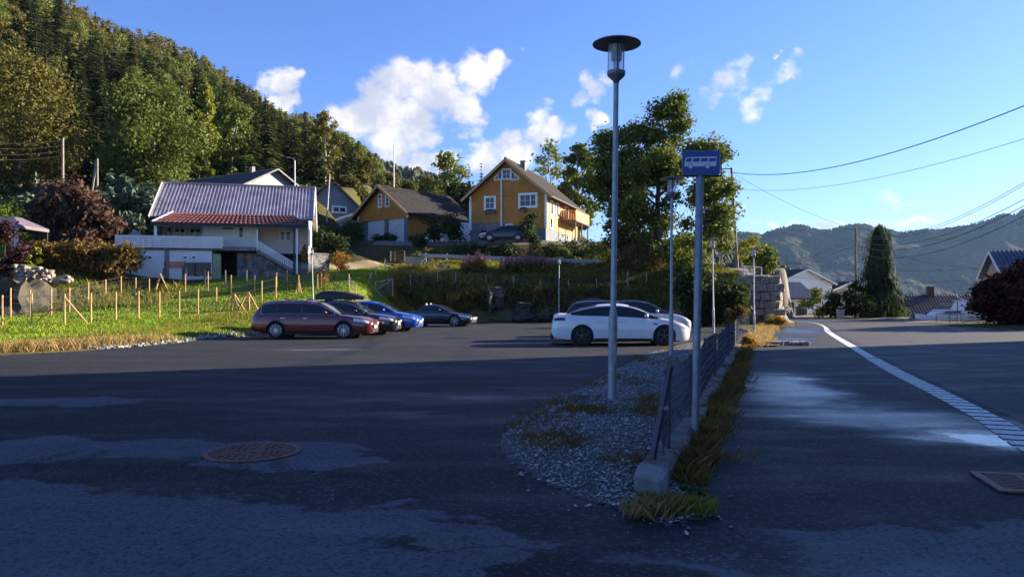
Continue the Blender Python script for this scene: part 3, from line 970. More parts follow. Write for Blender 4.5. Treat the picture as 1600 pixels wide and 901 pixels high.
# ------------------------------------------------------------------ woods on the hillside
SPR = []
for i in range(5):
    h = 12 + i
    SPR.append(solid_tree('spruce_tree', spruce_arrays(h, 2.5 + .15 * i, 40 + i, 30, 9, 5, .10), L_SPRUCE, h, .2, M_BARK))
DEC = []
for i in range(6):
    h = 6.5 + .9 * i
    cl = make_clumps(60 + i, h * .25, h * .93, 1.9 + .2 * i, 24, 'oval')
    DEC.append(solid_tree('leafy_tree', leafcloud(cl, 2300, .30, 70 + i, .3), L_OLIVE if i < 4 else L_GREEN, h, .11, M_BIRCH if i % 2 else M_BARK))
HT = {'spruce_tree': [12, 13, 14, 15, 16], 'leafy_tree': [6.5, 7.4, 8.3, 9.2, 10.1, 11]}
r = random.Random(11)
usedS, usedD = set(), set()
cntS = cntD = 0
GL = 'leafy trees in the hillside woods'; GS = 'spruces in the hillside woods'
LBL_D = 'olive brown leafy tree in the dense woods on the steep hillside'
LBL_S = 'dark green spruce standing in the dense woods on the steep hillside'


def place(src, used, p, sc, label, group, k):
    if k in used:
        o = src[k].copy(); COL.objects.link(o)
    else:
        o = src[k]; used.add(k)
    o.location = p; o.scale = (sc * r.uniform(.95, 1.25), sc * r.uniform(.95, 1.25), sc); o.rotation_euler = (0, 0, r.random() * 6.28)
    tag(o, label, 'tree', group)


cells = []
t = .015
while t < 1.0:
    y_at = hill1(200, t).y
    sp = 4.6 if t < .35 else 4.0
    n_ = int(800 / (F * sp / y_at))
    for ix in range(n_):
        cells.append((-190 + 790 * (ix + r.random() * .9) / n_, t + r.uniform(-.012, .012)))
    t += .036
far_cells = []
for (px, t) in cells:
    p = hill1(px, t)
    if px > 590: continue
    py = HZ - (p.z + 5 - EYE) / p.y * F
    # dark spruces stand in one belt through the middle of the slope, leafy trees above it and at the left
    ps = .88 if (55 < px < 330 and 60 - .0 * px < py < 300) else (.72 if (px >= 330 and py > 150 + .45 * (px - 330)) else .04)
    if 60 <= px < 330 and py < 70 + .42 * (px - 60): ps = .06
    isS = r.random() < ps
    src = SPR if isS else DEC; k = r.randrange(len(src)); ht = HT['spruce_tree' if isS else 'leafy_tree'][k]
    sky_y = float(np.interp(px, [q[0] for q in SKY1], [q[1] for q in SKY1])) + r.uniform(-7, 6)
    lim = (EYE + (HZ - sky_y) / F * p.y - p.z + .6) / ht
    sc = min(r.uniform(.8, 1.15), max(.3, lim)); p = p - Vector((0, 0, .6))
    if isS and cntS < 290: place(SPR, usedS, p, sc, LBL_S, GS, k); cntS += 1
    elif not isS and cntD < 290: place(DEC, usedD, p, sc, LBL_D, GL, k); cntD += 1
    else: far_cells.append((p, ht * sc, isS))
# the trees beyond those, one mass of woods higher up the slope
cl = [];
for (p, h, q_) in far_cells:
    rr = random.Random(int(p.x * 100)); w_ = h * (.16 if q_ else .26)
    for j in range(7):
        u = (j + .5) / 7; q1 = w_ * (1.1 - u if q_ else math.sin(math.pi * (.15 + .75 * u)))
        cl.append((p.x + rr.gauss(0, q1 * .5), p.y + rr.gauss(0, q1 * .5), p.z + h * (.15 + .8 * u), q1 * .75 + .1, q1 * .75 + .1, h * .1))
print('far', len(far_cells))
if cl:
    lv, lf_ = leafcloud(cl, min(160000, 330 * len(far_cells)), .42, 77, .3); tag(npmesh('upper_hillside_woods', lv, lf_, L_OLIVE), kind='stuff')
print('hill trees', cntS, cntD)

# far woods on the ridges that read as one mass: low trees joined into one object
def woods(name, at, px0, px1, t0, t1, n, hgt, seed, mat):
    r = np.random.RandomState(seed); vs = []; fs = []; b = 0
    for i in range(n):
        px = px0 + (px1 - px0) * r.rand(); t = t0 + (t1 - t0) * r.rand() ** .8
        p = at(px, t); h = hgt * (.6 + .7 * r.rand()); w = h * (.22 + .28 * r.rand())
        k = 6; a = r.rand() * 6.28
        prof = [(.1, 0), (1, .25), (.85, .55), (.35, .85)] if r.rand() < .6 else [(.3, 0), (1, .15), (.55, .55), (.2, .85)]
        for (q, z) in prof:
            for j in range(k):
                rr = w * q * (.75 + .5 * r.rand()); an = a + 6.283 * j / k
                vs.append((p.x + rr * math.cos(an), p.y + rr * math.sin(an), p.z - 1 + h * z))
        vs.append((p.x, p.y, p.z - 1 + h))
        for q in range(3):
            for j in range(k): fs.append((b + q * k + j, b + q * k + (j + 1) % k, b + (q + 1) * k + (j + 1) % k, b + (q + 1) * k + j))
        for j in range(k): fs.append((b + 3 * k + j, b + 3 * k + (j + 1) % k, b + 4 * k, b + 4 * k))
        b += 4 * k + 1
    f = np.array(fs)
    return tag(npmesh(name, np.array(vs), np.array([x for x in f]), mat, smooth=True), kind='stuff')


L_FARW = leafmat('far_wood_leaf', (.022, .034, .014), (.055, .058, .020), (.095, .072, .026), nscale=.03, trans=.05)
L_FARH = leafmat('mountain_wood_leaf', (.020, .030, .016), (.050, .050, .022), (.085, .070, .030), nscale=.006, trans=.05)


def woods_fast(name, at, px0, px1, t0, t1, n, hgt, seed, mat):
    return woods(name, at, px0, px1, t0, t1, n, hgt, seed, mat)


woods('ridge_woods', hill2, 470, 960, .25, 1.02, 2600, 10, 5, L_FARW)
woods('spur_woods', hill4, 1080, 1330, .15, 1.02, 900, 8, 6, L_FARW)
woods('mountain_woods', hill3, 1110, 1680, .93, 1.005, 2600, 9, 8, L_FARH)
for o in bpy.data.objects:
    pass

# ------------------------------------------------------------------ trees that stand by themselves
def zt(x, y): return H(x, y) - .12


def tloc(px, Y): x = X(px, Y); return (x, Y, zt(x, Y))


# far left: big olive tree and the round green tree behind the pines
p = hill1(22, .06); cl = make_clumps(101, 1.5, 15.5, 6.6, 46, 'round')
tree('broadleaf_tree', 'tall olive brown broadleaf tree at the far left edge', 'tree', tloc(28, 86), 15, .35, cl, 18000, .26, L_OLIVE, seed=101)
cl = make_clumps(103, 1.0, 12.4, 5.4, 60, 'round')
tree('broadleaf_tree', 'big rounded green broadleaf tree behind the white house', 'tree', tloc(238, 84), 12, .35, cl, 20000, .24, L_GREEN, seed=103)
cl = make_clumps(104, 1.5, 12.6, 2.3, 26, 'flame')
tree('birch_tree', 'slim yellow green birch right of the big rounded tree', 'tree', tloc(322, 92), 12.5, .16, cl, 5200, .24, L_GREENY, M_BIRCH, seed=104)
cl = make_clumps(105, 1.5, 11.5, 2.8, 26, 'oval')
tree('birch_tree', 'bright green birch on the slope behind the grey gable', 'tree', tloc(362, 95), 12, .16, cl, 6500, .24, L_GREEN, M_BIRCH, seed=105)
cl = make_clumps(106, 1.5, 9.5, 2.2, 30, 'oval')
tree('birch_tree', 'sparse birch rising behind the small grey house', 'tree', tloc(508, 98), 9.8, .14, cl, 2600, .28, L_OLIVE, M_BIRCH, seed=106)
# purple leaved trees
cl = make_clumps(110, .8, 5.2, 2.5, 26, 'round') + [(2.2, -.3, 3.6, 1.2, 1.1, .9), (-2.6, 0, 3.0, 1.3, 1.2, 1.), (3.2, 0, 2.6, 1., 1., .9), (-1.5, .2, 5.2, 1, 1, .8)]
tree('purple_leaf_tree', 'spreading purple leaved tree between the pavilion and the pines', 'tree', tloc(112, 57), 5, .2, cl, 5200, .24, L_PURPLE, seed=110, elong=2.0)
cl = make_clumps(111, .3, 3.4, 1.5, 16, 'round')
bush('purple_shrub', 'dark purple shrub at the left edge in front of the pavilion', 'shrub', (X(3, 43), 43, H(X(3, 43), 43)), cl, 4200, .12, L_PURPD, 111)
# row of blue green pines
for i, (px, h, sd_) in enumerate([(75, 5.6, 1), (104, 5.2, 2), (134, 4.9, 3), (165, 4.8, 4), (196, 5.9, 5), (222, 5.4, 6), (252, 5.2, 7)]):
    lab = ['leftmost blue green pine behind the purple leaved tree', 'pine in front of the tall wooden pole', 'pine in front of the leaning pole pair',
           'low pine right of the leaning pole pair', 'tallest blue green pine left of the white house', 'bushy pine standing between the tallest pine and the house roof',
           'pine tucked against the left end of the corrugated roof'][i]
    Yp = 62 - (i % 2) * 1.5
    t = thing('pine_tree', lab, 'tree', tloc(px, Yp), 0, 'blue green pines by the white house')
    MB().tube([(0, 0, 0), (0, 0, h * .5), (0, 0, h * .95)], 0, 6, rs=[.12, .08, .02]).build('trunk', M_BARK, t)
    cl = make_clumps(120 + i, .7, h * .86, 1.75, 22, 'round') + [(random.Random(i * 7 + q).uniform(-1.2, 1.2), random.Random(i * 9 + q).uniform(-.6, .3), h * (.82 + .04 * q), .14, .14, .55) for q in range(5)]
    crownmesh('crown', [leafcloud(cl, 2300, .22, 120 + i, .5, 2.6)], L_PINE, t)

# hedge on the left bank, and the bright shrub in it
cl = []
r = random.Random(21)
for i in range(44):
    u = r.random()
    cl.append((-3.3 + 6.0 * u, r.uniform(-.7, .7), r.uniform(.3, 2.0 - .55 * max(0, u - .6)), .75, .7, .6))
xh = X(134, 45.5)
bush('bronze_hedge', 'long bronze brown hedge on top of the rocky outcrop left of the white house', 'hedge', (xh, 45.5, H(xh, 45.5) - .2), cl, 11000, .12, L_BROWN, 131, elong=2.2)
xs_ = X(53, 43.2)
bush('yellow_shrub', 'bright yellow green shrub at the left end of the bronze hedge', 'shrub', (xs_, 43.2, H(xs_, 43.2) - .1), make_clumps(132, .2, 2.1, .45, 9, 'oval'), 900, .13, L_GREENY, 132)
# garden shrubs near the white house
def sh(px, Y, py, w_, h_, name, label, mat, seed, n=900, size=.09, cat='shrub', shape='round', **kw):
    x = X(px, Y); z = H(x, Y) if py is None else Zp(py, Y)
    cl = make_clumps(seed, .15 * h_, h_ * .86, w_ / 2, 14, shape)
    return bush(name, label, cat, (x, Y, z), cl, n, size, mat, seed, **kw)


sh(538, 62, None, 1.7, 1.5, 'clipped_bush', 'clipped dark round bush on the lawn behind the orange shrub', L_DARK, 140, 1400)
sh(533, 55.5, None, 1.7, 1.35, 'orange_shrub', 'orange leaved shrub at the far end of the lawn', L_ORANGE, 141, 1200)
sh(505, 47, None, 1.2, .9, 'orange_shrub', 'small orange green plant behind the post row beside the lamp', L_ORANGE, 142, 500)
# behind and right of the yellow house
cl = make_clumps(150, 3, 11.8, 3.0, 24, 'oval')
tree('birch_tree', 'pale sparse birch behind the yellow house roof', 'tree', tloc(860, 100), 12, .14, cl, 1500, .32, L_GREEN, M_BIRCH, seed=150)
cl = make_clumps(151, 1.5, 11.6, 2.5, 34, 'oval')
tree('aspen_tree', 'tall green aspen right of the yellow house balcony', 'tree', tloc(905, 92), 11.5, .2, cl, 5200, .32, L_GREEN, M_BIRCH, seed=151)
cl = make_clumps(152, 2, 10.6, 2.9, 26, 'oval')
tree('birch_tree', 'slender birch behind the garage roof', 'tree', tloc(701, 102), 10.5, .15, cl, 2200, .34, L_GREEN, M_BIRCH, seed=152)
cl = make_clumps(153, 1, 6.5, 3.4, 26, 'round')
tree('broadleaf_tree', 'dark leafy tree between the garage and the yellow house', 'tree', tloc(716, 95), 6.5, .2, cl, 3200, .36, L_DARK, seed=153)
spruce('spruce_tree', 'thin young spruce left of the yellow house roof', tloc(752, 98), 9.6, 1.0, 154, levels=22, per=6, gaps=.3)
spruce('spruce_tree', 'small spruce beside the slender birch behind the garage', tloc(733, 104), 9.0, 1.0, 155, levels=22, per=6, gaps=.3)
# the big tree right of the street lamp
cl = []
r = random.Random(33)
for (cxx, czz, rx, rz_, k) in [(0, 5, 5.2, 3.8, 56), (-3.6, 9.2, 1.8, 2.0, 12), (.9, 10.2, 2.3, 3.2, 20), (3.6, 8.6, 2.0, 1.9, 12), (-1.6, 9.6, 1.5, 2.2, 9), (4.2, 4.4, 2.5, 2.9, 20), (-3.6, 5.8, 2.4, 2.8, 18), (1.4, 13.0, .8, 1.0, 6)]:
    for i in range(k):
        a = r.random() * 6.283; q = math.sqrt(r.random()); z = r.uniform(-1, 1)
        s_ = 1.25 * r.uniform(.6, 1.15)
        cl.append((cxx + rx * q * math.cos(a) * math.sqrt(1 - z * z), rx * .8 * q * math.sin(a), max(.7, czz + rz_ * z), s_, s_, s_ * .8))
tree('rowan_tree', 'big dense green rowan with orange berries behind the street lamps', 'tree', tloc(1030, 60), 13.5, .32, cl, 56000, .19, L_GREEN, seed=160, hollow=.2)
mb = MB()
for i in range(420):
    c = cl[r.randrange(len(cl))]
    if c[2] < 7: mb.ell((c[0] + r.gauss(0, .6), c[1] - abs(r.gauss(0, .6)), c[2] + r.gauss(0, .4)), (.085, .085, .07), 5, 3)
tag(mb.build('berries', simple('rowan_berry', (.40, .12, .03), .5), bpy.data.objects['rowan_tree']), kind='stuff')
# shrubs along the bank
sh(1000, 57.5, None, 3.2, 2.6, 'bronze_shrub', 'reddish bronze shrub under the left side of the big rowan', L_BROWN, 161, 2600, .13)
sh(965, 60, None, 3.4, 3.2, 'purple_shrub', 'dark purplish shrub left of the bronze shrub under the rowan', L_PURPLE, 162, 2600, .15)
cl = []
for i in range(46):
    a = r.uniform(-2.4, 1.5); cl.append((a, r.uniform(-.8, .6), r.uniform(.3, 3.0 - .22 * a), .7, .6, .6))
xh = X(1124, 43.5)
bush('dark_bush', 'large dark green bush between the car park and the stone wall', 'shrub', (xh, 43.5, 0), cl, 7000, .17, L_DARK, 163)
sh(1195, 53, 440, 2.6, 2.5, 'leafy_shrub', 'leafy green shrub on top of the dry stone wall beside the lamp', L_GREEN, 164, 1500, .17)
sh(1062, 54, None, 4.2, 3.4, 'leafy_shrub', 'green shrub on the bank below the big rowan', L_GREEN, 165, 2600, .17)
sh(1175, 57, None, 2.6, 2.8, 'leafy_shrub', 'yellowish shrub at the foot of the twin wooden poles', L_GREENY, 166, 1100, .16)
sh(832, 68, None, 2.5, 4.0, 'clipped_bush', 'tall dark rounded yew in front of the yellow house corner', L_DARK, 167, 2800, .13, shape='oval')
sh(694, 72, None, 4.2, 2.7, 'leafy_shrub', 'broad dark shrub hiding the white van beside the garage', L_DARK, 168, 3600, .16)
sh(655, 70, None, 1.8, 1.1, 'leafy_shrub', 'low shrub in front of the right garage door', L_DARK, 169, 900, .14)
sh(602, 73, None, 2.6, .6, 'leafy_shrub', 'low dark shrub in front of the garage at the bend of the drive', L_DARK, 170, 1100, .14)
for i, (px, Yq, wq, hq, mt) in enumerate([(860, 66, 4, 1.7, L_DARK), (905, 67, 4.2, 1.9, L_DARK), (940, 64, 3.2, 2.2, L_WEED), (880, 64.5, 2.0, 1.5, L_GREEN), (790, 67.5, 3.5, .9, L_DARK), (725, 67.5, 4, .9, L_DARK)]):
    sh(px, Yq, None, wq, hq, 'bank_shrub', ['low dark shrub behind the guardrail under the yew', 'spreading dark shrub below the balcony', 'weedy green shrub at the right end of the guardrail', 'pale green shrub behind the guardrail', 'low hedge in front of the dark parked car', 'low hedge in front of the broad shrub'][i], mt, 180 + i, 1300, .15, group='shrubs behind the guardrail')
# right side of the road
t = thing('weeping_conifer', 'tall dark weeping conifer beyond the road beside the wire pole', 'tree', (X(1374, 63), 63, -.4))
MB().tube([(0, 0, 0), (.05, 0, 4), (.1, 0, 7.9)], 0, 7, rs=[.22, .14, .03]).build('trunk', M_BARK, t)
Pq = []; Aq = []; Bq = []
rs = np.random.RandomState(5)
for i in range(5200):
    tt = rs.rand() ** .85; z = 8.0 * (1 - tt) + .1
    a = rs.rand() * 6.283; rad = (1 + .35 * float(mnoise.noise(Vector((2.2 * math.cos(a), 2.2 * math.sin(a), 9 * tt))))) * interp([(0, .1), (.03, .5), (.10, .75), (.2, .85), (.45, 1.15), (.7, 1.45), (.9, 1.9), (1, 2.2)], tt) * (1 + .28 * math.sin(3 * a + 7 * tt) + .22 * math.sin(13 * tt + 2 * a))
    rad *= (.5 + .62 * rs.rand() ** 1.5)
    Pq.append((rad * math.cos(a), rad * math.sin(a), z)); ln = .22 + .22 * rs.rand()
    d = np.array([math.cos(a) * .25, math.sin(a) * .25, -1.]) + rs.randn(3) * .15
    Aq.append(d * ln); Bq.append(np.array([-math.sin(a), math.cos(a), .1]) * .07)
crownmesh('crown', [rhombi(np.array(Pq), np.array(Aq), np.array(Bq))], L_DARK, t)
for i, (px, Yq, wq, hq, mt, lab) in enumerate([(1278, 64, 2.6, 2.9, L_GREEN, 'rounded green bush right of the white house by the road'), (1307, 63, 2.6, 2.5, L_DARK, 'dark bush behind the litter bin across the road'),
                                             (1336, 63.5, 2.2, 3.8, L_DARK, 'ivy clad shrub growing up the wire pole'), (1352, 61.5, 2.0, 2.4, L_WEED, 'yellowish shrub at the foot of the wire pole'),
                                             (1398, 61.6, 2.4, 1.5, L_WEED, 'low yellow green shrub right of the weeping conifer')]):
    sh(px, Yq, 499, wq, hq, 'roadside_bush', lab, mt, 190 + i, 1600, .15, group='bushes beyond the road')
cl = make_clumps(195, .3, 3.0, 2.2, 26, 'round') + [(-1.6, 0, 1.6, 1., 1., .8), (-1.3, 0, 2.4, .7, .7, .6), (1.5, 0, 3.2, 1.1, 1, .7), (.8, 0, 3.6, .9, .8, .5)]
tree('red_leaf_tree', 'wide dark red leaved tree at the right edge beside the house gable', 'tree', (X(1584, 44), 44, .05), 3.6, .18, cl, 9000, .16, L_RED, seed=195, elong=2.)
cl = make_clumps(196, .6, 6.5, 3.4, 40, 'round')
tree('broadleaf_tree', 'dark broadleaf tree on the right beyond the picture edge', 'tree', (37, 44.5, .0), 6.4, .25, cl, 5000, .3, L_DARK, seed=196)
# unseen trees added on the knoll to texture its shade
for i, (x_, y_) in enumerate([(32, 29), (36, 24), (33, 17), (34, 9), (33, 1), (40, 14)]):
    o = DEC[i % 5].copy(); COL.objects.link(o); o.location = (x_, y_, H(x_, y_) - .5); o.scale = (.6,) * 3
    tag(o, 'unseen leafy tree added on the shading knoll right of the road', 'tree', 'trees added on the knoll')
# dark hedge in the gap between the white house and the garage
for i, (px, Yq, wq, hq, lab) in enumerate([(508, 62, 3.2, 2.2, 'dark tall shrub in the gap right of the white house gable'), (535, 69, 4.0, 2.2, 'dark shrub between the small grey house and the garage'), (550, 74, 2.4, 2.2, 'dark shrub at the left corner of the garage')]):
    sh(px, Yq, None, wq, hq, 'dark_shrub', lab, L_DARK, 210 + i, 2600, .17, group='dark shrubs left of the garage')

for i in range(16):
    px = 555 + 9.5 * i + r.uniform(-3, 3); Yq = r.uniform(104, 116); o = DEC[i % 6].copy(); COL.objects.link(o); x = X(px, Yq); z = H(x, Yq) - .4
    top = Zp(interp([(555, 236), (590, 262), (630, 281), (660, 279), (720, 272)], px) + r.uniform(-4, 6), Yq); sc = max(.2, (top - z) / HT['leafy_tree'][i % 6])
    o.location = (x, Yq, z); o.scale = (min(sc, 1.1),) * 2 + (sc,); tag(o, 'low leafy tree in the row of woods behind the garage roof', 'tree', 'trees behind the garage')
# ------------------------------------------------------------------ buildings
def onplane(px, py, O, rz, v=0.0):
    """where the camera's ray through a pixel meets a wall plane at depth v of a house: (u, z)"""
    d = Vector(((px - 800) / F, 1.0, (HZ - py) / F)); c0 = Vector((0, 0, EYE)); O = Vector(O)
    Vv = Vector((-math.sin(rz), math.cos(rz), 0)); U = Vector((math.cos(rz), math.sin(rz), 0))
    k = (v - (c0 - O).dot(Vv)) / d.dot(Vv)
    P = c0 + d * k - O
    return P.dot(U), P.z


def front(v): return lambda s, z, o: (s, v - o, z)
def right(u): return lambda s, z, o: (u + o, s, z)
def left(u): return lambda s, z, o: (u - o, s, z)
def back(v): return lambda s, z, o: (s, v + o, z)


def clad(mb, pt, ext, z0, z1, bd=.16, lip=.022, m=None):
    """horizontal boards: each one tilts out at its lower edge"""
    n = max(1, round((z1 - z0) / bd)); h = (z1 - z0) / n
    for i in range(n):
        a = z0 + i * h; b_ = a + h
        l0, r0 = ext(a); l1, r1 = ext(b_)
        mb.add([pt(l0, a, lip), pt(r0, a, lip), pt(r1, b_, .002), pt(l1, b_, .002), pt(l0, a, 0), pt(r0, a, 0)], [(0, 1, 2, 3), (4, 5, 1, 0)], m)


def rect(l, r_): return lambda z: (l, r_)
def gabl(l, r_, ze, za):
    c = (l + r_) / 2; hw = (r_ - l) / 2
    return lambda z: (c - hw * max(0.0, min(1, (za - z) / (za - ze))), c + hw * max(0.0, min(1, (za - z) / (za - ze))))


def pbox(mb, pt, s0, s1, z0, z1, o0, o1, m=None):
    vs = [pt(s, z, o) for s in (s0, s1) for z in (z0, z1) for o in (o0, o1)]
    mb.add(vs, [(0, 1, 3, 2), (4, 6, 7, 5), (0, 4, 5, 1), (2, 3, 7, 6), (0, 2, 6, 4), (1, 5, 7, 3)], m)


def window(parent, pt, s0, s1, z0, z1, nx=1, nz=1, fr=.08, mat=None, bar=.04, cols=None, curtain=False, name='window'):
    mb = MB(); mat = mat or M_TRIM
    pbox(mb, pt, s0 - fr, s0 + fr * .4, z0 - fr, z1 + fr, 0, .075); pbox(mb, pt, s1 - fr * .4, s1 + fr, z0 - fr, z1 + fr, 0, .075)
    pbox(mb, pt, s0 + fr * .4, s1 - fr * .4, z1 - fr * .4, z1 + fr, 0, .073); pbox(mb, pt, s0 + fr * .4, s1 - fr * .4, z0 - fr, z0 + fr * .4, 0, .085)
    for i in range(1, nx):
        s = s0 + (s1 - s0) * i / nx; wd = bar if not cols or i not in cols else bar * 2.4
        pbox(mb, pt, s - wd / 2, s + wd / 2, z0, z1, 0, .062)
    for i in range(1, nz):
        z = z0 + (z1 - z0) * i / nz; pbox(mb, pt, s0, s1, z - bar / 2, z + bar / 2, 0, .058)
    w_ = mb.build(name, mat, parent)
    for i in range(nx):
        q = MB(); pbox(q, pt, s0 + (s1 - s0) * i / nx + .01, s0 + (s1 - s0) * (i + 1) / nx - .01, z0 + .01, z1 - .01, .024, .036)
        q.build('pane', M_GLASS, w_)
    if curtain:
        q = MB(); pbox(q, pt, s0 + .03, s0 + (s1 - s0) * .3, z0 + .03, z1 - .03, .036, .041); q.build('curtain', M_CURT, w_)
    return w_


def roofslab(mb, e0, e1, r1, r0, rib=.25, amp=.02, rows=0, step=.02, thick=.12, spp=4, m=0):
    """roof slope between eave e0-e1 and ridge r0-r1, ribbed along the slope, stepped where it is tiled"""
    e0, e1, r0, r1 = map(Vector, (e0, e1, r0, r1))
    nrm = (e1 - e0).cross(r0 - e0).normalized()
    if nrm.z < 0: nrm = -nrm
    n = max(2, int((e1 - e0).length / rib * spp)); k = max(1, rows)
    T = []
    for j in range(k):
        T += [(j / k, step if rows else 0), ((j + 1) / k, 0)]
    if not rows: T = [(0, 0), (1, 0)]
    P = []
    for (t, off) in T:
        row = []
        for i in range(n + 1):
            u = i / n; p = (e0.lerp(e1, u)).lerp(r0.lerp(r1, u), t)
            row.append(p + nrm * (amp * math.sin(u * n / spp * 2 * math.pi) + off))
        P.append(row)
    mb.grid(P, m)
    a = [p - nrm * (amp + .002) for p in (e0, e1, r1, r0)]; d = -nrm * thick
    mb.prism(a, d, m)


def gable_house(root, L, D, ze, za, wallm, boards=True, z0=0.0, bd=.18):
    """four walls of a house whose gables are front and back (ridge along depth)"""
    for nm, pt, ext in (('front_wall', front(0), None), ('back_wall', back(D), None)):
        mb = MB(); clad(mb, pt, rect(0, L), z0, ze, bd); clad(mb, pt, gabl(0, L, ze, za), ze, za - .02, bd); mb.build(nm, wallm, root)
    for nm, pt in (('side_wall', left(0)), ('side_wall', right(L))):
        mb = MB(); clad(mb, pt, rect(0, D), z0, ze, bd); mb.build(nm, wallm, root)


# ---- white house with the corrugated roof
RZ = R(13); xr, yr_ = X(481, 52.2), 52.2
Lh = 9.9; O = Vector((xr - Lh * math.cos(RZ), yr_ - Lh * math.sin(RZ), 3.2)); WH = O
t = thing('white_house', 'white timber house with maroon corrugated roof and long balcony above the lawn', 'house', O, RZ)
op = lambda px, py, v=0.: onplane(px, py, O, RZ, v)
Dh = 6.8
ze = op(250, 336)[1]; za = ze + 2.55; zpo = op(250, 347, -1.3)[1]; zpt = op(300, 334)[1]
zfl = op(300, 388, -1.6)[1]; zrail = op(300, 369, -1.6)[1]
uP = op(316, 360)[0]; uQ = op(401, 360)[0]; uO = op(373, 400)[0]
zb_up = op(400, 392)[1]
# upper walls: porch recess at the left, projecting room in the middle, recessed entrance at the right, both recesses tinted with bounce light
mb = MB(); clad(mb, front(0), rect(uP, uQ), zb_up, zpt, .17); mb.build('front_wall', M_WHITE, t)
mb = MB(); clad(mb, front(1.25), rect(.1, uP + .02), zfl, zpt, .17); clad(mb, left(uP), rect(0, 1.25), zfl, zpt, .17); mb.build('porch_wall', M_BOUNCEW, t)
mb = MB(); clad(mb, front(1.0), rect(uQ - .05, Lh - .02), op(440, 396, 1.)[1], zpt + .1, .17); clad(mb, right(uQ), rect(0.02, 1.0), zb_up, zpt, .17); mb.build('entrance_wall', M_BOUNCEW, t)
mb = MB(); clad(mb, right(Lh), rect(0, Dh), 1.0, ze, .17)
ext = gabl(-.1, Dh + .1, ze, za); clad(mb, right(Lh), ext, ze, za - .05, .17)
clad(mb, left(0), rect(0, Dh), 0, ze, .17); clad(mb, left(0), ext, ze, za - .05, .17); clad(mb, back(Dh), rect(0, Lh), 0, ze, .17)
mb.build('gable_wall', M_WHITE, t)
mb = MB(); mb.span((Lh - 2.2, .02, -1.0), (Lh - .02, Dh, .98)); mb.build('foundation', M_CONC, t)
# main roof, two slopes of corrugated sheets with a ridge cap and verge boards
rf = MB(); roofslab(rf, (-.3, -.38, ze - .12), (Lh + .35, -.38, ze - .12), (Lh + .35, Dh / 2, za + .12), (-.3, Dh / 2, za + .12), .235, .03, 0, spp=6, thick=.08)
roof = rf.build('roof', M_REDM, t)
rb = MB(); roofslab(rb, (-.3, Dh + .38, ze - .12), (Lh + .35, Dh + .38, ze - .12), (Lh + .35, Dh / 2, za + .12), (-.3, Dh / 2, za + .12), .235, .03, 0, spp=4, thick=.08)
rb.build('roof_slope', M_REDM, t)
mb = MB(); mb.cyl((-.32, Dh / 2, za + .13), (Lh + .37, Dh / 2, za + .13), .09, n=8); mb.build('ridge_cap', M_REDM, roof)
for u in (-.36, Lh + .41):
    mb = MB(); mb.beam((u, -.42, ze - .20), (u, Dh / 2 - .001, za + .09), .05, .24); mb.build('verge_board', M_TRIM, t)
    mb = MB(); mb.beam((u, Dh + .42, ze - .20), (u, Dh / 2 + .001, za + .09), .05, .24); mb.build('verge_board', M_TRIM, t)
# lower tiled porch roof with hipped ends
uL = op(237, 347, -1.35)[0]; uR = op(478, 349, -1.35)[0]; u2 = op(270, 334)[0]
rp = MB(); roofslab(rp, (uL, -1.35, zpo), (uR, -1.35, zpo - .03), (Lh - .9, -.05, zpt + .05), (u2, -.05, zpt + .05), .30, .028, 4, .035, .05, spp=6)
pr = rp.build('porch_roof', M_REDW, t)
mb = MB(); mb.beam((uL, -1.35, zpo + .05), (u2, -.05, zpt + .12), .12, .07); mb.build('hip_flashing', M_TRIM, pr)
mb = MB(); mb.span((uL - .05, -1.44, zpo - .22), (uR + .05, -1.36, zpo - .0)); mb.build('gutter', M_DKMET, pr)
mb = MB(); mb.span((uL + .1, -1.3, zpo - .16), (uR - .1, .0, zpo - .10)); mb.build('soffit', M_TRIM, pr)
mb = MB(); roofslab(mb, (uL, -1.35, zpo), (uL + .02, 1.3, zpo), (u2, 1.3, zpt + .05), (u2, -.05, zpt + .05), .3, .02, 0, thick=.04); mb.build('hip_slope', M_REDW, pr)
for u, w_ in ((op(243, 360, -1.2)[0], .16), (op(459.5, 360, -1.2)[0], .10), (op(464, 360, -1.2)[0], .12)):
    mb = MB(); zb_ = zfl if u < 5 else 0.1
    mb.span((u - w_ / 2, -1.26, zb_), (u + w_ / 2, -1.14, zpo - .1)); mb.build('porch_post', M_TRIM if w_ != .10 else M_DKMET, t)
# windows and doors
def win(px0, px1, py0, py1, v, **kw):
    a, z1 = op(px0, py0, v); b_, z0 = op(px1, py1, v)
    return window(t, front(v), a, b_, z0, z1, **kw)
win(346, 366.5, 353, 359, 0, nx=1, fr=.07)
win(373.5, 380, 353, 371.5, 0, fr=.07)
win(273, 289, 357, 371, 1.25, nx=2, nz=2, fr=.07, bar=.10)
win(297, 313, 357, 371, 1.25, nx=2, nz=2, fr=.07, bar=.10)
win(438, 454, 362, 376, 1.0, nx=2, fr=.07, bar=.16)
mb = MB(); a, z1 = op(262, 356, 1.25); b_, z0 = op(267, 374, 1.25); pbox(mb, front(1.25), a, b_, z0, z1, 0, .04); mb.build('door', M_GLASS, t)
for (s0, s1) in ((1.2, 1.9), (3.2, 3.9)):
    window(t, right(Lh), s0, s1, 2.3, 3.4, nx=1, nz=2, fr=.08)
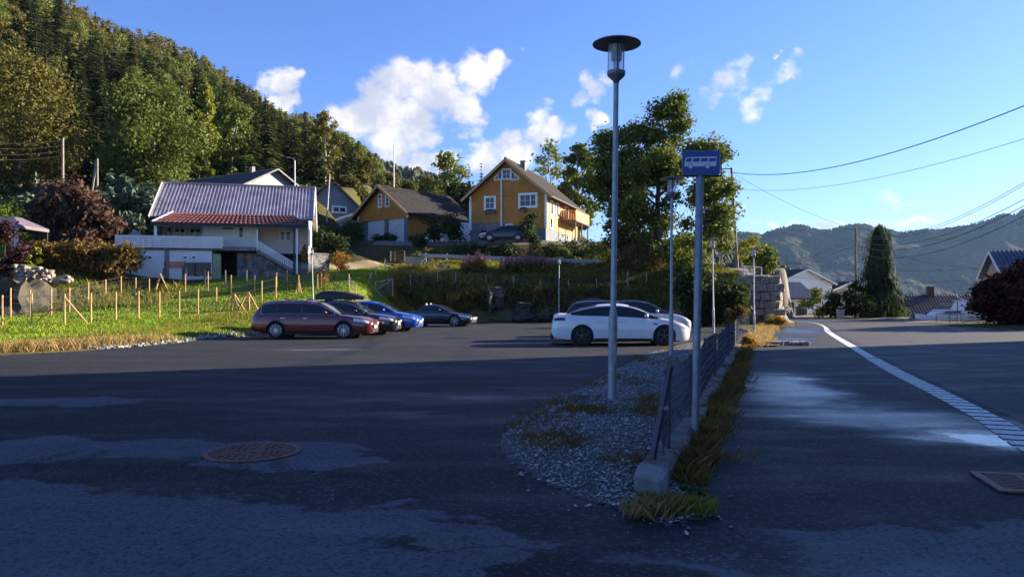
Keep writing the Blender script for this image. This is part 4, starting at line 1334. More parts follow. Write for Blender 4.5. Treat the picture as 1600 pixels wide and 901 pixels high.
# basement wing with a terrace on it
vB = -1.6
b0 = op(190, 400, vB)[0]; b1 = op(331, 400, vB)[0]
mb = MB(); clad(mb, front(vB), rect(b0, b1), -.6, zfl - .12, .17); clad(mb, right(b1), rect(vB, 1.2), -.6, zfl - .12, .17); clad(mb, left(b0), rect(vB, 1.2), -.6, zfl - .12, .17)
mb.build('basement_wall', M_WHITE, t)
mb = MB(); a = op(261, 400, vB)[0]; mb.span((a - .14, vB - .05, -.6), (a + .14, vB - .024, zfl - .13)); mb.build('corner_board', M_GREYB, t)
for (p0, p1) in ((217, 223.5), (230.5, 237.5), (286, 293.5), (300, 306.5)):
    a, z1 = op(p0, 400, vB); b_, z0 = op(p1, 404.5, vB); window(t, front(vB), a, b_, z0, z1, fr=.08)
uE = op(347, 380, vB)[0]
mb = MB(); mb.span((b0 - .35, vB - .12, zfl - .12), (uE, 1.25, zfl)); mb.build('terrace_floor', M_WOODO, t)
rail = MB()
n = 11
for i in range(n): rail.span((b0 - .3 + (uE - b0 + .3) * i / (n - 1) - .035, vB - .06, zfl), (b0 - .3 + (uE - b0 + .3) * i / (n - 1) + .035, vB - .0, zrail - .04))
rail = rail.build('balcony_railing', M_WHITE, t)
hb = (zrail - zfl - .05) / 5
for i in range(5):
    mb = MB(); mb.span((b0 - .35, vB - .10, zfl + .03 + i * hb), (uE, vB - .06, zfl + .03 + i * hb + hb - .035)); mb.build('rail_board', M_WHITE, rail)
    mb = MB(); mb.span((uE + .0, vB - .10, zfl + .03 + i * hb), (uE + .04, -.35, zfl + .03 + i * hb + hb - .035)); mb.build('rail_board', M_WHITE, rail)
    mb = MB(); mb.span((b0 - .39, vB - .06, zfl + .03 + i * hb), (b0 - .35, 1.1, zfl + .03 + i * hb + hb - .035)); mb.build('rail_board', M_WHITE, rail)
mb = MB(); mb.span((b0 - .4, vB - .13, zrail - .04), (uE + .06, vB - .02, zrail)); mb.build('handrail', M_WHITE, rail)
# sloping screen at the left end of the terrace
mb = MB(); mb.prism([(b0 + .3, vB + .3, zrail), (b0 + 1.2, vB + .3, zrail), (b0 + .7, vB + .3, zrail + .42)], (0, .06, 0)); mb.build('screen', M_GREYB, rail)
# open basement door, dark sheet for the opening's shade, rubble wall under the stairs
a = op(332.5, 400, vB)[0]; b_ = op(345, 400, vB)[0]
mb = MB(); mb.span((a + .02, vB + .02, -.45), (b_, vB + .08, zfl - .35)); mb.build('basement_door', M_GREEN, t)
zs = op(402, 392, -1.0)[1]
a = op(345, 400, -.9)[0]; b_ = op(373, 400, -.9)[0]
mb = MB(); mb.span((a - .3, .4, -.4), (b_ + .3, .5, zs)); mb.build('passage_shade', M_SHADE, t)  # black panel, the opening's shade is put into its colour
mb = MB(); mb.span((b1 + .05, vB + .1, zs - .02), (uQ + .05, .0, zs + .24)); mb.build('landing', M_CONC, t)
s0 = op(402, 392, -1.1); s1 = op(461, 425, -1.1)
mb = MB(); mb.prism([(uO, -.9, -.5), (s1[0], -.9, -.5), (s1[0], -.9, s1[1] - .25), (s0[0], -.9, s0[1] - .14), (uO, -.9, s0[1] - .12)], (0, .9, 0)); mb.build('rubble_wall', M_MORT, t)
mb = MB(); mb.beam((s0[0], -1.1, s0[1]), (s1[0], -1.1, s1[1]), .12, .22); stair = mb.build('staircase', M_CONC, t)
for i in range(9):
    q = MB(); u = s0[0] + (s1[0] - s0[0]) * (i + .5) / 9; z = s0[1] + (s1[1] - s0[1]) * (i + .5) / 9
    q.span((u - .16, -1.05, z), (u + .16, -.05, z + .06)); q.build('step', M_CONC, stair)
hr = op(403, 376, -1.1)[1] - s0[1]
mb = MB(); mb.beam((s0[0], -1.1, s0[1] + hr), (s1[0], -1.1, s1[1] + hr * .85), .05, .06)
mb.span((s0[0] - .05, -1.14, s0[1]), (s0[0] + .05, -1.06, s0[1] + hr * 2.1)); sr = mb.build('stair_railing', M_WHITE, t)
for i in range(18):
    q = MB(); k = (i + .5) / 18; u = s0[0] + (s1[0] - s0[0]) * k; z = s0[1] + (s1[1] - s0[1]) * k
    q.span((u - .045, -1.12, z + .08), (u + .045, -1.085, z + hr * (1 - .15 * k) - .02)); q.build('baluster', M_WHITE, sr)
q = MB(); a = op(388, 402, -.92)
rr = .17; q.lathe([(.02, 0), (rr * .6, .02), (rr, .035), (rr * .7, .06), (.02, .05)], 14, (a[0], -.9, a[1]), (Vector((1, 0, 0)), Vector((0, 0, 1)), Vector((0, -1, 0)))); q.build('wall_plaque', M_TERRA, t)
# low wall right of the house, plant pot
def hw(u, v): return Vector((O.x + u * math.cos(RZ) - v * math.sin(RZ), O.y + u * math.sin(RZ) + v * math.cos(RZ), 0))
q0 = Vector((X(481, 53.8), 53.8, 0)); q1 = Vector((X(513, 55), 55, 0))
w0 = thing('garden_wall', 'low dark stone garden wall at the right end of the white house', 'wall', (q0.x, q0.y, Zp(421, 54)))
mb = MB(); mb.beam((0, 0, .5), (q1.x - q0.x, q1.y - q0.y, .5), .3, 1.3); mb.build('wall_body', M_MORT, w0)
mb = MB(); mb.beam((-.05, 0, 1.18), (q1.x - q0.x + .05, q1.y - q0.y, 1.18), .38, .06); mb.build('coping', M_CONC, w0)
p = Vector((X(475, 51), 51, Zp(421, 51)))
pt_ = thing('plant_pot', 'small pot with an orange plant at the foot of the outside stairs', 'plant pot', p)
mb = MB(); mb.lathe([(.16, 0), (.22, .35), (.24, .36), (.2, .36)], 14); mb.build('pot', M_GREYB, pt_)
crownmesh('plant', [leafcloud([(0, 0, .7, .22, .22, .25), (0, 0, 1.1, .28, .28, .35), (.05, 0, 1.5, .18, .18, .25)], 420, .09, 9)], L_ORANGE, pt_)
# bench and bins on the lawn
p = Vector((X(271, 46.8), 46.8, 0)); p.z = Zp(430, 46.8)
bn = thing('garden_bench', 'reddish slatted garden bench in front of the white house basement', 'bench', p, R(10))
for i, (y_, z_, h_) in enumerate([(0, .42, .03), (.13, .42, .03), (.26, .42, .03)]):
    q = MB(); q.span((-.65, y_, z_), (.65, y_ + .11, z_ + h_)); q.build('seat_slat', M_BENCH, bn)
for i in range(3):
    q = MB(); q.span((-.65, .38, .50 + i * .135), (.65, .41, .61 + i * .135)); q.build('back_slat', M_BENCH, bn)
for u in (-.6, .6):
    q = MB(); q.span((u - .03, .0, 0), (u + .03, .06, .42)); q.build('leg', M_DKMET, bn)
    q = MB(); q.span((u - .03, .34, 0), (u + .03, .38, .9)); q.build('leg', M_DKMET, bn)
for i, (px, lab) in enumerate([(299, 'grey wheeled bin nearest the garden bench'), (313.5, 'middle grey wheeled bin of the row by the basement door'), (322, 'grey wheeled bin nearest the open basement door')]):
    x = X(px, 47.3); p = (x, 47.3, Zp(431.5, 47.3))
    b_ = thing('wheeled_bin', lab, 'bin', p, R(10), 'bins by the basement wall')
    q = MB(); q.add([(-.2, -.2, .04), (.2, -.2, .04), (.2, .22, .04), (-.2, .22, .04), (-.26, -.27, .8), (.26, -.27, .8), (.26, .28, .8), (-.26, .28, .8)],
                    [(3, 2, 1, 0), (0, 1, 5, 4), (1, 2, 6, 5), (2, 3, 7, 6), (3, 0, 4, 7), (4, 5, 6, 7)]); q.build('body', M_BIN, b_)
    q = MB(); q.add([(-.28, -.3, .8), (.28, -.3, .8), (.28, .3, .84), (-.28, .3, .84), (-.26, -.28, .85), (.26, -.28, .85), (.26, .28, .91), (-.26, .28, .91)],
                    [(0, 1, 5, 4), (1, 2, 6, 5), (2, 3, 7, 6), (3, 0, 4, 7), (4, 5, 6, 7), (3, 2, 1, 0)]); q.build('lid', M_BIN, b_)
    for u in (-.22, .22):
        q = MB(); q.cyl((u - .03, .22, .1), (u + .03, .22, .1), .1, n=10); q.build('wheel', M_TYRE, b_)

# ---- yellow house
RZ = R(-19); xr, yr_ = X(853, 72), 72.
Lh = 7.93; O = Vector((xr - Lh * math.cos(RZ), yr_ - Lh * math.sin(RZ), 7.15))
t = thing('yellow_house', 'ochre yellow timber house with white windows and wooden balcony on the right', 'house', O, RZ)
op = lambda px, py, v=0.: onplane(px, py, O, RZ, v)
Dh = 12.6; ze = op(851, 300)[1]; za = op(790, 250, -.5)[1]
gable_house(t, Lh, Dh, ze, za, M_YELL, z0=1.35)
mb = MB(); mb.span((0.01, .01, -1), (Lh - .01, Dh - .01, 1.34)); mb.build('foundation', M_BLUEW, t)
mb = MB(); mb.span((0.0, -.02, 1.3), (op(796, 350)[0], .0, 2.1)); mb.build('basement_front', M_BLUEW, t)
for sgn in (0, 1):
    u0, u1 = (-.75, Lh / 2) if sgn == 0 else (Lh + .75, Lh / 2)
    zz = ze - .75 * (za - ze) / (Lh / 2) + .12
    mb = MB(); roofslab(mb, (u0, -.7, zz), (u0, Dh + .5, zz), (u1, Dh + .5, za + .14), (u1, -.7, za + .14), .3, .022, 16, .03, .12, spp=4); rf = mb.build('roof', M_ROOFB, t)
    mb = MB(); mb.beam((u0, -.74, zz - .12), (u1, -.74, za - .0), .05, .26); mb.build('barge_board', M_YELLT, rf)
    mb = MB(); mb.span((u0 - .06, -.6, zz - .10), (u0 + .06, Dh + .5, zz + .02)); mb.build('gutter', M_DKMET, rf)
mb = MB(); mb.cyl((Lh / 2, -.72, za + .16), (Lh / 2, Dh + .5, za + .16), .12, n=8); mb.build('ridge_tile', M_ROOFB, t)
mb = MB(); mb.span((Lh / 2 + .2, 3.4, za - .5), (Lh / 2 + .7, 3.95, za + .52)); ch = mb.build('chimney', M_CONC, t)
mb = MB(); mb.span((Lh / 2 + .15, 3.35, za + .522), (Lh / 2 + .75, 4.0, za + .60)); mb.build('chimney_cap', M_DKMET, ch)
for u in (.0, Lh):
    mb = MB(); mb.span((u - .12, -.05, 1.4), (u + .12, -.024, ze - .05)); mb.build('corner_board', M_TRIM, t)
mb = MB(); mb.span((Lh + .024, .0, 1.4), (Lh + .05, .22, ze - .05)); mb.build('corner_board', M_TRIM, t)
def win(px0, px1, py0, py1, **kw):
    a, z1 = op(px0, py0); b_, z0 = op(px1, py1)
    return window(t, front(0), a, b_, z0, z1, **kw)
win(758.5, 773, 308.5, 326, nx=2, nz=2, fr=.14)
win(812.5, 837.5, 304.5, 322, nx=3, nz=2, fr=.16, cols={2}, curtain=False)
win(785.5, 797.5, 265.5, 279, nx=2, nz=2, fr=.1)
# the two side lights of the gable window with slanting heads
for sg in (0, 1):
    a, z1 = op(773.5 if sg == 0 else 799.5, 267); b_, z0 = op(783.5 if sg == 0 else 809.5, 279.5)
    lo, hi = (z1 - .75, z1) if sg == 0 else (z1, z1 - .75)
    pf = front(0); mb = MB(); f_ = .1
    outer = [(a - f_, z0 - f_), (b_ + f_, z0 - f_), (b_ + f_, hi + f_), (a - f_, lo + f_)]
    inner = [(a, z0), (b_, z0), (b_, hi - .02), (a, lo - .02)]
    for i in range(4):
        j = (i + 1) % 4
        q = [outer[i], outer[j], inner[j], inner[i]]
        mb.prism([pf(s_, z_, 0) for (s_, z_) in q], (0, -.07, 0))
    mb.prism([pf((a + b_) / 2 - .03, z0, 0), pf((a + b_) / 2 + .03, z0, 0), pf((a + b_) / 2 + .03, (lo + hi) / 2, 0), pf((a + b_) / 2 - .03, (lo + hi) / 2, 0)], (0, -.055, 0))
    w_ = mb.build('window', M_TRIM, t)
    mb = MB(); mb.prism([pf(s_, z_, .02) for (s_, z_) in inner], (0, -.015, 0)); mb.build('pane', M_GLASS, w_)
for (px0, px1, py) in ((757.5, 774.5, 329.5), (812, 822, 326.5)):
    a, z1 = op(px0, py, -.15); b_, z0 = op(px1, py + 3, -.15)
    mb = MB(); mb.span((a, -.32, z0 - .05), (b_, -.03, z1)); pb = mb.build('flower_box', M_WOODO, t)
    crownmesh('flower', [leafcloud([((a + b_) / 2, -.2, z1 + .06, (b_ - a) * .45, .12, .1)], 160, .09, 5)], L_PURPLE, pb)
mb = MB(); a, z1 = op(784, 279); b_, z0 = op(784, 355); mb.cyl((a, -.12, z0), (a, -.12, z1), .085, n=8); mb.build('flue_pipe', M_TRIM, t)
a, z1 = op(751, 353); b_, z0 = op(761, 370); window(t, front(.03), a, b_, z0, z1, fr=.08, mat=M_GREYB)
a, z1 = op(791, 351); b_, z0 = op(800, 357); window(t, front(0), a, b_, z0, z1, fr=.08)
for (s0, s1, z0, z1, k) in ((1.5, 2.5, ze - 2.0, ze - .7, 2), (3.6, 4.5, ze - 2.0, ze - .7, 2), (7.2, 8.4, ze - 1.8, ze - .6, 2), (1.3, 2.2, 1.5, 2.5, 1)):
    window(t, right(Lh), s0, s1, z0, z1, nx=k, nz=1, fr=.12)
mb = MB(); pbox(mb, right(Lh), 8.4, 9.6, .1, 2.2, 0, .05); mb.build('door', M_WOODN, t)
# balcony with plank railing
zb_ = 2.75
mb = MB(); mb.span((Lh + .03, 5.6, zb_ - .2), (Lh + 1.6, 11.7, zb_)); bal = mb.build('balcony', M_WOODO, t)
for k in range(22):
    q = MB(); q.span((Lh + 1.56, 5.6 + k * .279, zb_ - .12), (Lh + 1.60, 5.6 + k * .279 + .24, zb_ + .95)); q.build('railing_plank', M_ORANGE, bal)
for k in range(6):
    q = MB(); q.span((Lh + .05 + k * .262, 5.56, zb_ - .12), (Lh + .05 + k * .262 + .235, 5.60, zb_ + .95)); q.build('railing_plank', M_ORANGE, bal)
q = MB(); q.span((Lh + 1.52, 5.5, zb_ + .952), (Lh + 1.66, 11.75, zb_ + 1.0)); q.build('handrail', M_ORANGE, bal)
for v in (5.8, 8.6, 11.5):
    q = MB(); q.span((Lh + 1.42, v - .06, -.3), (Lh + 1.54, v + .06, zb_ - .2)); q.build('balcony_post', M_WOODO, bal)

# ---- garage
RZ = R(-37); xr, yr_ = X(637, 78), 78.
Lh = 7.7; O = Vector((xr - Lh * math.cos(RZ), yr_ - Lh * math.sin(RZ), 6.7))
t = thing('garage', 'ochre garage with two pale doors and a dark tiled roof', 'garage', O, RZ)
op = lambda px, py, v=0.: onplane(px, py, O, RZ, v)
Dh = 10.5; ze = op(636, 329)[1]; za = op(592, 292)[1]
zdo = op(604, 343)[1]
mb = MB(); clad(mb, front(0), rect(0, Lh), zdo, ze, .18); clad(mb, front(0), gabl(0, Lh, ze, za), ze, za - .02, .18); mb.build('front_wall', M_YELL, t)
mb = MB(); mb.span((0.02, .3, -.5), (Lh - .02, .4, zdo)); mb.build('inner_wall', M_BLUEW, t)
for nm, pt in (('side_wall', left(0)), ('side_wall', right(Lh))):
    mb = MB(); clad(mb, pt, rect(0, Dh), 1.6, ze, .18); mb.build(nm, M_YELL, t)
mb = MB(); mb.span((.0, .42, -.6), (.25, Dh, 1.59)); mb.span((Lh - .25, .42, -.6), (Lh, Dh, 1.59)); mb.span((0.26, Dh - .2, -.6), (Lh - .26, Dh, ze)); mb.build('plinth', M_BLUEW, t)
for (a, b_) in ((0, .5), (op(601, 360)[0], op(606, 360)[0]), (Lh - .5, Lh)):
    mb = MB(); mb.span((a, -.02, -.6), (b_, .3, zdo)); mb.build('pier', M_BLUEW, t)
for (p0, p1) in ((574, 601), (606, 634)):
    a = op(p0, 360)[0]; b_ = op(p1, 360)[0]
    dr = None
    for k in range(5):
        h_ = (zdo + .3) / 5; q = MB(); q.span((a, .12, -.3 + k * h_), (b_, .17, -.3 + (k + 1) * h_ - .012))
        if dr is None: dr = q.build('garage_door', M_DOORW, t)
        else: q.build('door_panel', M_DOORW, dr)
for sgn in (0, 1):
    u0, u1 = (-.7, Lh / 2) if sgn == 0 else (Lh + .7, Lh / 2); zz = ze - .7 * (za - ze) / (Lh / 2) + .12
    mb = MB(); roofslab(mb, (u0, -.7, zz), (u0, Dh + .4, zz), (u1, Dh + .4, za + .14), (u1, -.7, za + .14), .3, .022, 14, .03, .12); rf = mb.build('roof', M_ROOFB, t)
    mb = MB(); mb.beam((u0, -.74, zz - .12), (u1, -.74, za), .05, .26); mb.build('barge_board', M_YELLT, rf)
for (p0, p1, q0_, q1_) in ((592, 596.5, 305, 323), (603.5, 608, 303.5, 321.5)):
    a, z1 = op(p0, q0_); b_, z0 = op(p1, q1_); window(t, front(0), a, b_, z0, z1, nx=1, nz=3, fr=.1)
for u in (.0, Lh):
    mb = MB(); mb.span((u - .12, -.05, zdo), (u + .14, -.024, ze - .15)); mb.build('corner_board', M_TRIM, t)


def simple_gable(name, label, cat, px, Y, zbase, rz, L, D, hh, rise, wallm, roofm, over=.5, align='right', boards=True, trim=M_TRIM, rib=.3, barge=.2):
    """house whose gable faces the viewer; px, Y give its front corner"""
    x = X(px, Y)
    O = Vector((x - (L * math.cos(rz) if align == 'right' else 0), Y - (L * math.sin(rz) if align == 'right' else 0), zbase))
    t = thing(name, label, cat, O, rz)
    gable_house(t, L, D, hh, hh + rise, wallm)
    for sgn in (0, 1):
        u0, u1 = (-over, L / 2) if sgn == 0 else (L + over, L / 2); zz = hh - over * rise / (L / 2) + .1
        mb = MB(); roofslab(mb, (u0, -over, zz), (u0, D + over, zz), (u1, D + over, hh + rise + .12), (u1, -over, hh + rise + .12), rib, .02, 12, .025, .1); rf = mb.build('roof', roofm, t)
        mb = MB(); mb.beam((u0, -over - .03, zz - .08), (u1, -over - .03, hh + rise + .02), .05, barge); mb.build('barge_board', trim, rf)
    return t, O


# ---- grey house behind the white one: its gable looks to the right
t, O = simple_gable('grey_house', 'dark roofed grey house rising behind the corrugated roof', 'house', 478, 79, 8.2, R(59), 8.6, 13, 4.4, 2.15, M_GREYB, M_ROOFD, .6, trim=M_DKMET, barge=.14)
mb = MB(); mb.span((3.7, 2.6, 6.2), (4.1, 3.0, 7.05)); mb.build('chimney', M_CONC, t)
mb = MB(); mb.span((-.06, .4, 1), (-.03, 12.8, 4.4)); mb.build('wall_shade_sheet', M_DKMET, t)  # dark sheet over the boards, side wall's shade put into its colour
for s in (3.6, 5.0): window(t, left(0.03), s, s + .8, 3.3, 4.1)
t, O = simple_gable('grey_shed', 'small grey timber house with a lit gable half behind the white house', 'house', 560, 84, 8.0, R(28), 5.6, 8, 4.0, 2.6, M_GREYB, M_ROOFD, .4, trim=M_DKMET, barge=.14)
op = lambda px, py, v=0.: onplane(px, py, O, R(28), v)
a, z1 = op(520, 323); b_, z0 = op(540, 332); window(t, front(0), a, b_, z0, z1, nx=2, fr=.12, bar=.12)
# ---- pavilion at the far left
p = Vector((X(8, 52), 52, Zp(385, 52)))
t = thing('garden_pavilion', 'garden pavilion with a purplish canopy roof at the left edge', 'pavilion', p)
mb = MB()
hx = 2.4
e = [(-hx, -1.6, 1.35), (hx - .3, -1.6, 1.35), (hx - .3, 1.6, 1.35), (-hx, 1.6, 1.35)]; k = [(-1, -.4, 2.05), (.9, -.4, 2.05), (.9, .4, 2.05), (-1, .4, 2.05)]
mb.add(e + k, [(0, 1, 5, 4), (1, 2, 6, 5), (2, 3, 7, 6), (3, 0, 4, 7), (4, 5, 6, 7)]); cn = mb.build('canopy', simple('mauve_canvas', (.13, .105, .14), .6), t)
mb = MB(); e2 = [(q[0] * 1., q[1], q[2] - .22) for q in e]; mb.add(e + e2, [(0, 1, 5, 4), (1, 2, 6, 5), (2, 3, 7, 6), (3, 0, 4, 7)]); mb.build('valance', simple('mauve_valance', (.15, .115, .14), .7), cn)
for (a, b_) in ((-hx + .1, -1.5), (hx - .4, -1.5), (hx - .4, 1.5), (-hx + .1, 1.5)):
    q = MB(); q.span((a - .05, b_ - .05, -1.5), (a + .05, b_ + .05, 1.3)); q.build('post', M_DKMET, t)
q = MB(); q.grid([[(hx - .9 + .05 * (i % 2), -1.55 + .04 * math.sin(i * 2.1), z) for z in (-1.2, 0, 1.2)] for i in range(6)]); q.grid([[(hx - .75 + .07 * i, -1.55 + .05 * math.sin(i * 2.4), z) for z in (-1.2, 0, 1.2)] for i in range(6)]); q.build('curtain', M_CURT, t)

# ---- right side: houses beyond the road
t, O = simple_gable('white_villa', 'white house with a dark roof behind the road bend', 'house', 1216, 82, 0.0, R(20), 7.5, 8, 3.4, 1.5, M_WHITE, M_ROOFD, .4, align='left')
rz = R(4); x0 = X(1214, 74)
t2 = thing('white_bungalow', 'low white building with a wide navy roof and a dark door by the road bend', 'house', (x0, 74, -.35), rz)
mb = MB(); clad(mb, front(0), rect(0, 3.2), 0, 2.05, .2); clad(mb, left(0), rect(0, 6), 0, 2.05, .2); clad(mb, right(3.2), rect(0, 6), 0, 2.05, .2); mb.build('front_wall', M_WHITE, t2)
mb = MB(); roofslab(mb, (-.2, -.6, 2.05), (4.0, -.6, 2.05), (4.0, 3.4, 3.75), (-.2, 3.4, 3.75), .3, .02, 8, .02, .12); mb.build('roof', M_ROOFN, t2)
mb = MB(); roofslab(mb, (-.2, 7.2, 2.05), (4.0, 7.2, 2.05), (4.0, 3.4, 3.75), (-.2, 3.4, 3.75), .3, .02, 8, .02, .12); mb.build('roof_slope', M_ROOFN, t2)
mb = MB(); pbox(mb, front(0), 1.15, 1.75, 0.05, 1.6, 0, .05); mb.build('door', M_DKMET, t2)
window(t2, front(0), 2.15, 2.9, .7, 1.5, nx=1)
mb = MB(); mb.span((2.2, -.3, 1.55), (3.1, -.03, 1.72)); mb.build('awning', M_TERRA, t2)
fx = thing('white_picket_fence', 'short white picket fence left of the bungalow door', 'fence', (X(1220, 70), 70, 0))
for k in range(9):
    q = MB(); q.span((k * .12, 0, 0), (k * .12 + .07, .03, .95)); q.build('picket', M_TRIM, fx)
for z in (.25, .75):
    q = MB(); q.span((-.05, .03, z), (1.1, .06, z + .08)); q.build('rail', M_TRIM, fx)
t, O = simple_gable('hidden_house', 'house with only its brown gable roof showing above the roadside bushes', 'house', 1288, 88, -1., R(10), 6.5, 8, 3.2, 1.35, M_BEIGE, M_ROOFB, .4, align='left')
# dark roof with chimney, its eaves below the road
x0 = X(1402, 74); x1 = X(1512, 72)
t = thing('sunken_house', 'long dark roof with a chimney showing beyond the edge of the road', 'house', (x0, 74, -5.0), R(-8))
Lr = 9.5; z1 = Zp(460, 76) + 5.0
mb = MB(); mb.span((0, 0.0, 0), (Lr, 7, z1 - 2.6)); mb.build('wall', M_BEIGE, t)
mb = MB(); roofslab(mb, (-1.5, -.8, z1 - 2.9), (Lr, -.8, z1 - 2.9), (Lr, 3.5, z1), (-1.5, 3.5, z1), .3, .02, 12, .025, .12); mb.build('roof', M_ROOFD, t)
mb = MB(); roofslab(mb, (-1.5, 7.8, z1 - 2.9), (Lr, 7.8, z1 - 2.9), (Lr, 3.5, z1), (-1.5, 3.5, z1), .3, .02, 12, .025, .12); mb.build('roof_slope', M_ROOFD, t)
u_c = 4.4
mb = MB(); mb.span((u_c - .3, 3.1, z1 - .5), (u_c + .3, 3.7, z1 + .75)); ch = mb.build('chimney', M_DKMET, t)
mb = MB(); mb.span((u_c - .36, 3.04, z1 + .752), (u_c + .36, 3.76, z1 + .84)); mb.build('chimney_cap', M_DKMET, ch)
# beige house gable and its porch at the right edge
t, O = simple_gable('beige_house', 'beige house gable with white verge boards and blue tiled roof at the right edge', 'house', 1540, 62, .2, R(-110), 6.4, 11, 3.4, 1.75, M_BEIGE, M_ROOFN, .5, align='left')
x0 = X(1499, 58)
t = thing('porch_shed', 'small white porch with a flat roof behind the motorboat', 'shed', (x0, 58, -.9), R(-5))
mb = MB(); clad(mb, front(.5), rect(.6, 2.2), 0, 2.0, .2); clad(mb, right(2.2), rect(.5, 2.6), 0, 2.0, .2); mb.build('wall', M_WHITE, t)
mb = MB(); mb.span((-.2, -.3, 2.0), (2.4, 2.8, 2.16)); mb.build('roof', M_GREYB, t)
for u in (1.0, 1.45): window(t, front(.5), u, u + .3, .8, 1.6, fr=.06)
q = MB(); q.span((-.1, -.2, 0), (.0, -.1, 2.0)); q.build('post', M_TRIM, t)
# ------------------------------------------------------------------ cars
class Car:
    """a car built from its side profile: x runs from the tail (0) to the nose (L), y across, z up"""
    def __init__(s, L, Wd, belt, roof, plan, wheels, wr, sill=.24, tumble=.30, crown=.05, nose=.05, tail=.05, zl=None):
        s.L = L; s.W = Wd; s.belt = belt; s.roof = roof; s.plan = plan; s.wheels = wheels; s.wr = wr; s.sill = sill
        s.tumble = tumble; s.crown = crown; s.nose = nose; s.tail = tail; s.ra = wr + .055
        s.zl = zl or [(0, sill + .10), (.35, sill + .02), (.6, sill), (L - .6, sill), (L - .3, sill - .04), (L, sill - .03)]

    def smoothi(s, pts, x):
        """cubic interpolation of a profile"""
        P = pts
        if x <= P[0][0]: return P[0][1]
        if x >= P[-1][0]: return P[-1][1]
        for i in range(len(P) - 1):
            if x <= P[i + 1][0]:
                x0, y0 = P[i]; x1, y1 = P[i + 1]; h = x1 - x0
                m0 = (y1 - P[i - 1][1]) / (x1 - P[i - 1][0]) if i > 0 else (y1 - y0) / h
                m1 = (P[i + 2][1] - y0) / (P[i + 2][0] - x0) if i + 2 < len(P) else (y1 - y0) / h
                t = (x - x0) / h
                return (2 * t**3 - 3 * t**2 + 1) * y0 + (t**3 - 2 * t**2 + t) * h * m0 + (-2 * t**3 + 3 * t**2) * y1 + (t**3 - t**2) * h * m1

    def w(s, x): return s.W / 2 * s.smoothi(s.plan, x)
    def zb(s, x): return s.smoothi(s.belt, x)
    def zr(s, x): return s.smoothi(s.roof, x) if s.roof[0][0] <= x <= s.roof[-1][0] else -9

    def zlow(s, x, arch=True):
        z = interp(s.zl, x)
        if arch:
            for c in s.wheels:
                d = abs(x - c)
                if d < s.ra: z = max(z, s.wr + math.sqrt(s.ra**2 - d * d))
        return z

    def xo(s, x, z):
        """bumpers bulge out around knee height, lamps and lids lean back"""
        d = 0
        k = (z - .50)
        if x > s.L - .7: d += (x - (s.L - .7)) / .7 * (s.nose * (1 - (k / .35) ** 2) if abs(k) < .8 else 0)
        if x < .6: d -= (.6 - x) / .6 * (s.tail * (1 - (k / .40) ** 2) if abs(k) < .8 else 0)
        return d

    def side(s, x, t):
        """point on the body side; t from 0 at the sill to 1 at the shoulder"""
        w_ = s.w(x); z0 = s.zlow(x); z1 = s.zb(x)
        T = [0, .10, .38, .66, .88, 1]; Yf = [.955, .985, 1.0, .992, .965, .925]
        y = w_ * interp(list(zip(T, Yf)), t); zz0 = interp(s.zl, x)
        zt = zz0 + (z1 - zz0) * t
        z = max(zt, min(z0 + (t * .02), z1 - .01))
        return x + s.xo(x, z), y, z

    def gh(s, x, q):
        """point on the greenhouse; q: 0 belt, 1 roof edge, 2 roof shoulder, 3 centre line"""
        w_ = s.w(x); b = s.zb(x) - .015; r_ = max(s.zr(x), b + .002); h = r_ - b
        y0 = w_ * .925; y1 = y0 - s.tumble * h * .9; y2 = y1 - .13 * min(1, h / .3); P = [(y0, b), (y1, b + h * .82), (y2, b + h * .965), (0, r_)]
        i = min(2, int(q)); f = q - i
        return x, P[i][0] + (P[i + 1][0] - P[i][0]) * f, P[i][1] + (P[i + 1][1] - P[i][1]) * f

    def stations(s):
        X_ = set(np.round(np.linspace(0, s.L, 44), 3))
        for c in s.wheels:
            for k in np.linspace(-1, 1, 17): X_.add(round(c + s.ra * math.sin(k * math.pi / 2), 3))
            X_.add(round(c - s.ra - .004, 3)); X_.add(round(c + s.ra + .004, 3))
        for k in (.03, .08, .15): X_.add(k); X_.add(s.L - k)
        return sorted(x for x in X_ if 0 <= x <= s.L)

    def body(s, name, mat, root):
        mb = MB(); rows = []
        for x in s.stations():
            half = []
            z0 = s.zlow(x); w_ = s.w(x)
            half.append((x + s.xo(x, z0), w_ * .72, z0))
            for t in (0, .06, .2, .38, .52, .66, .80, .90, .97, 1): half.append(s.side(x, t))
            z1 = s.zb(x); c = s.crown
            for f_, k in ((.82, .35), (.6, .7), (.3, .93), (0, 1)): half.append((x + s.xo(x, z1), w_ * f_, z1 + c * k))
            rows.append(half + [(a, -b_, d) for (a, b_, d) in half[-2::-1]])
        mb.grid(rows)
        n = len(rows[0]); k = len(rows)
        b = len(mb.v)
        mb.f.append(tuple(range(n))); mb.m.append(0)
        mb.f.append(tuple(range((k - 1) * n, k * n))); mb.m.append(0)
        return mb.build(name, mat, root, sharp=38)

    def top(s, name, mat, root):
        mb = MB(); rows = []
        xs = np.linspace(s.roof[0][0], s.roof[-1][0], 40)
        for x in xs:
            half = [s.gh(x, q) for q in (0, .5, 1, 1.5, 2, 2.5, 3)]
            rows.append(half + [(a, -b_, d) for (a, b_, d) in half[-2::-1]])
        mb.grid(rows)
        return mb.build(name, mat, root, smooth=True)

    def sidepatch(s, x0, x1, t0, t1, off, sg, nx=16, nt=4, top=None):
        P = []
        for i in range(nx + 1):
            x = x0 + (x1 - x0) * i / nx; row = []
            for j in range(nt + 1):
                a, y, z = s.side(x, t0 + (t1 - t0) * j / nt); row.append((a, sg * (y + off), z))
            P.append(row)
        return P

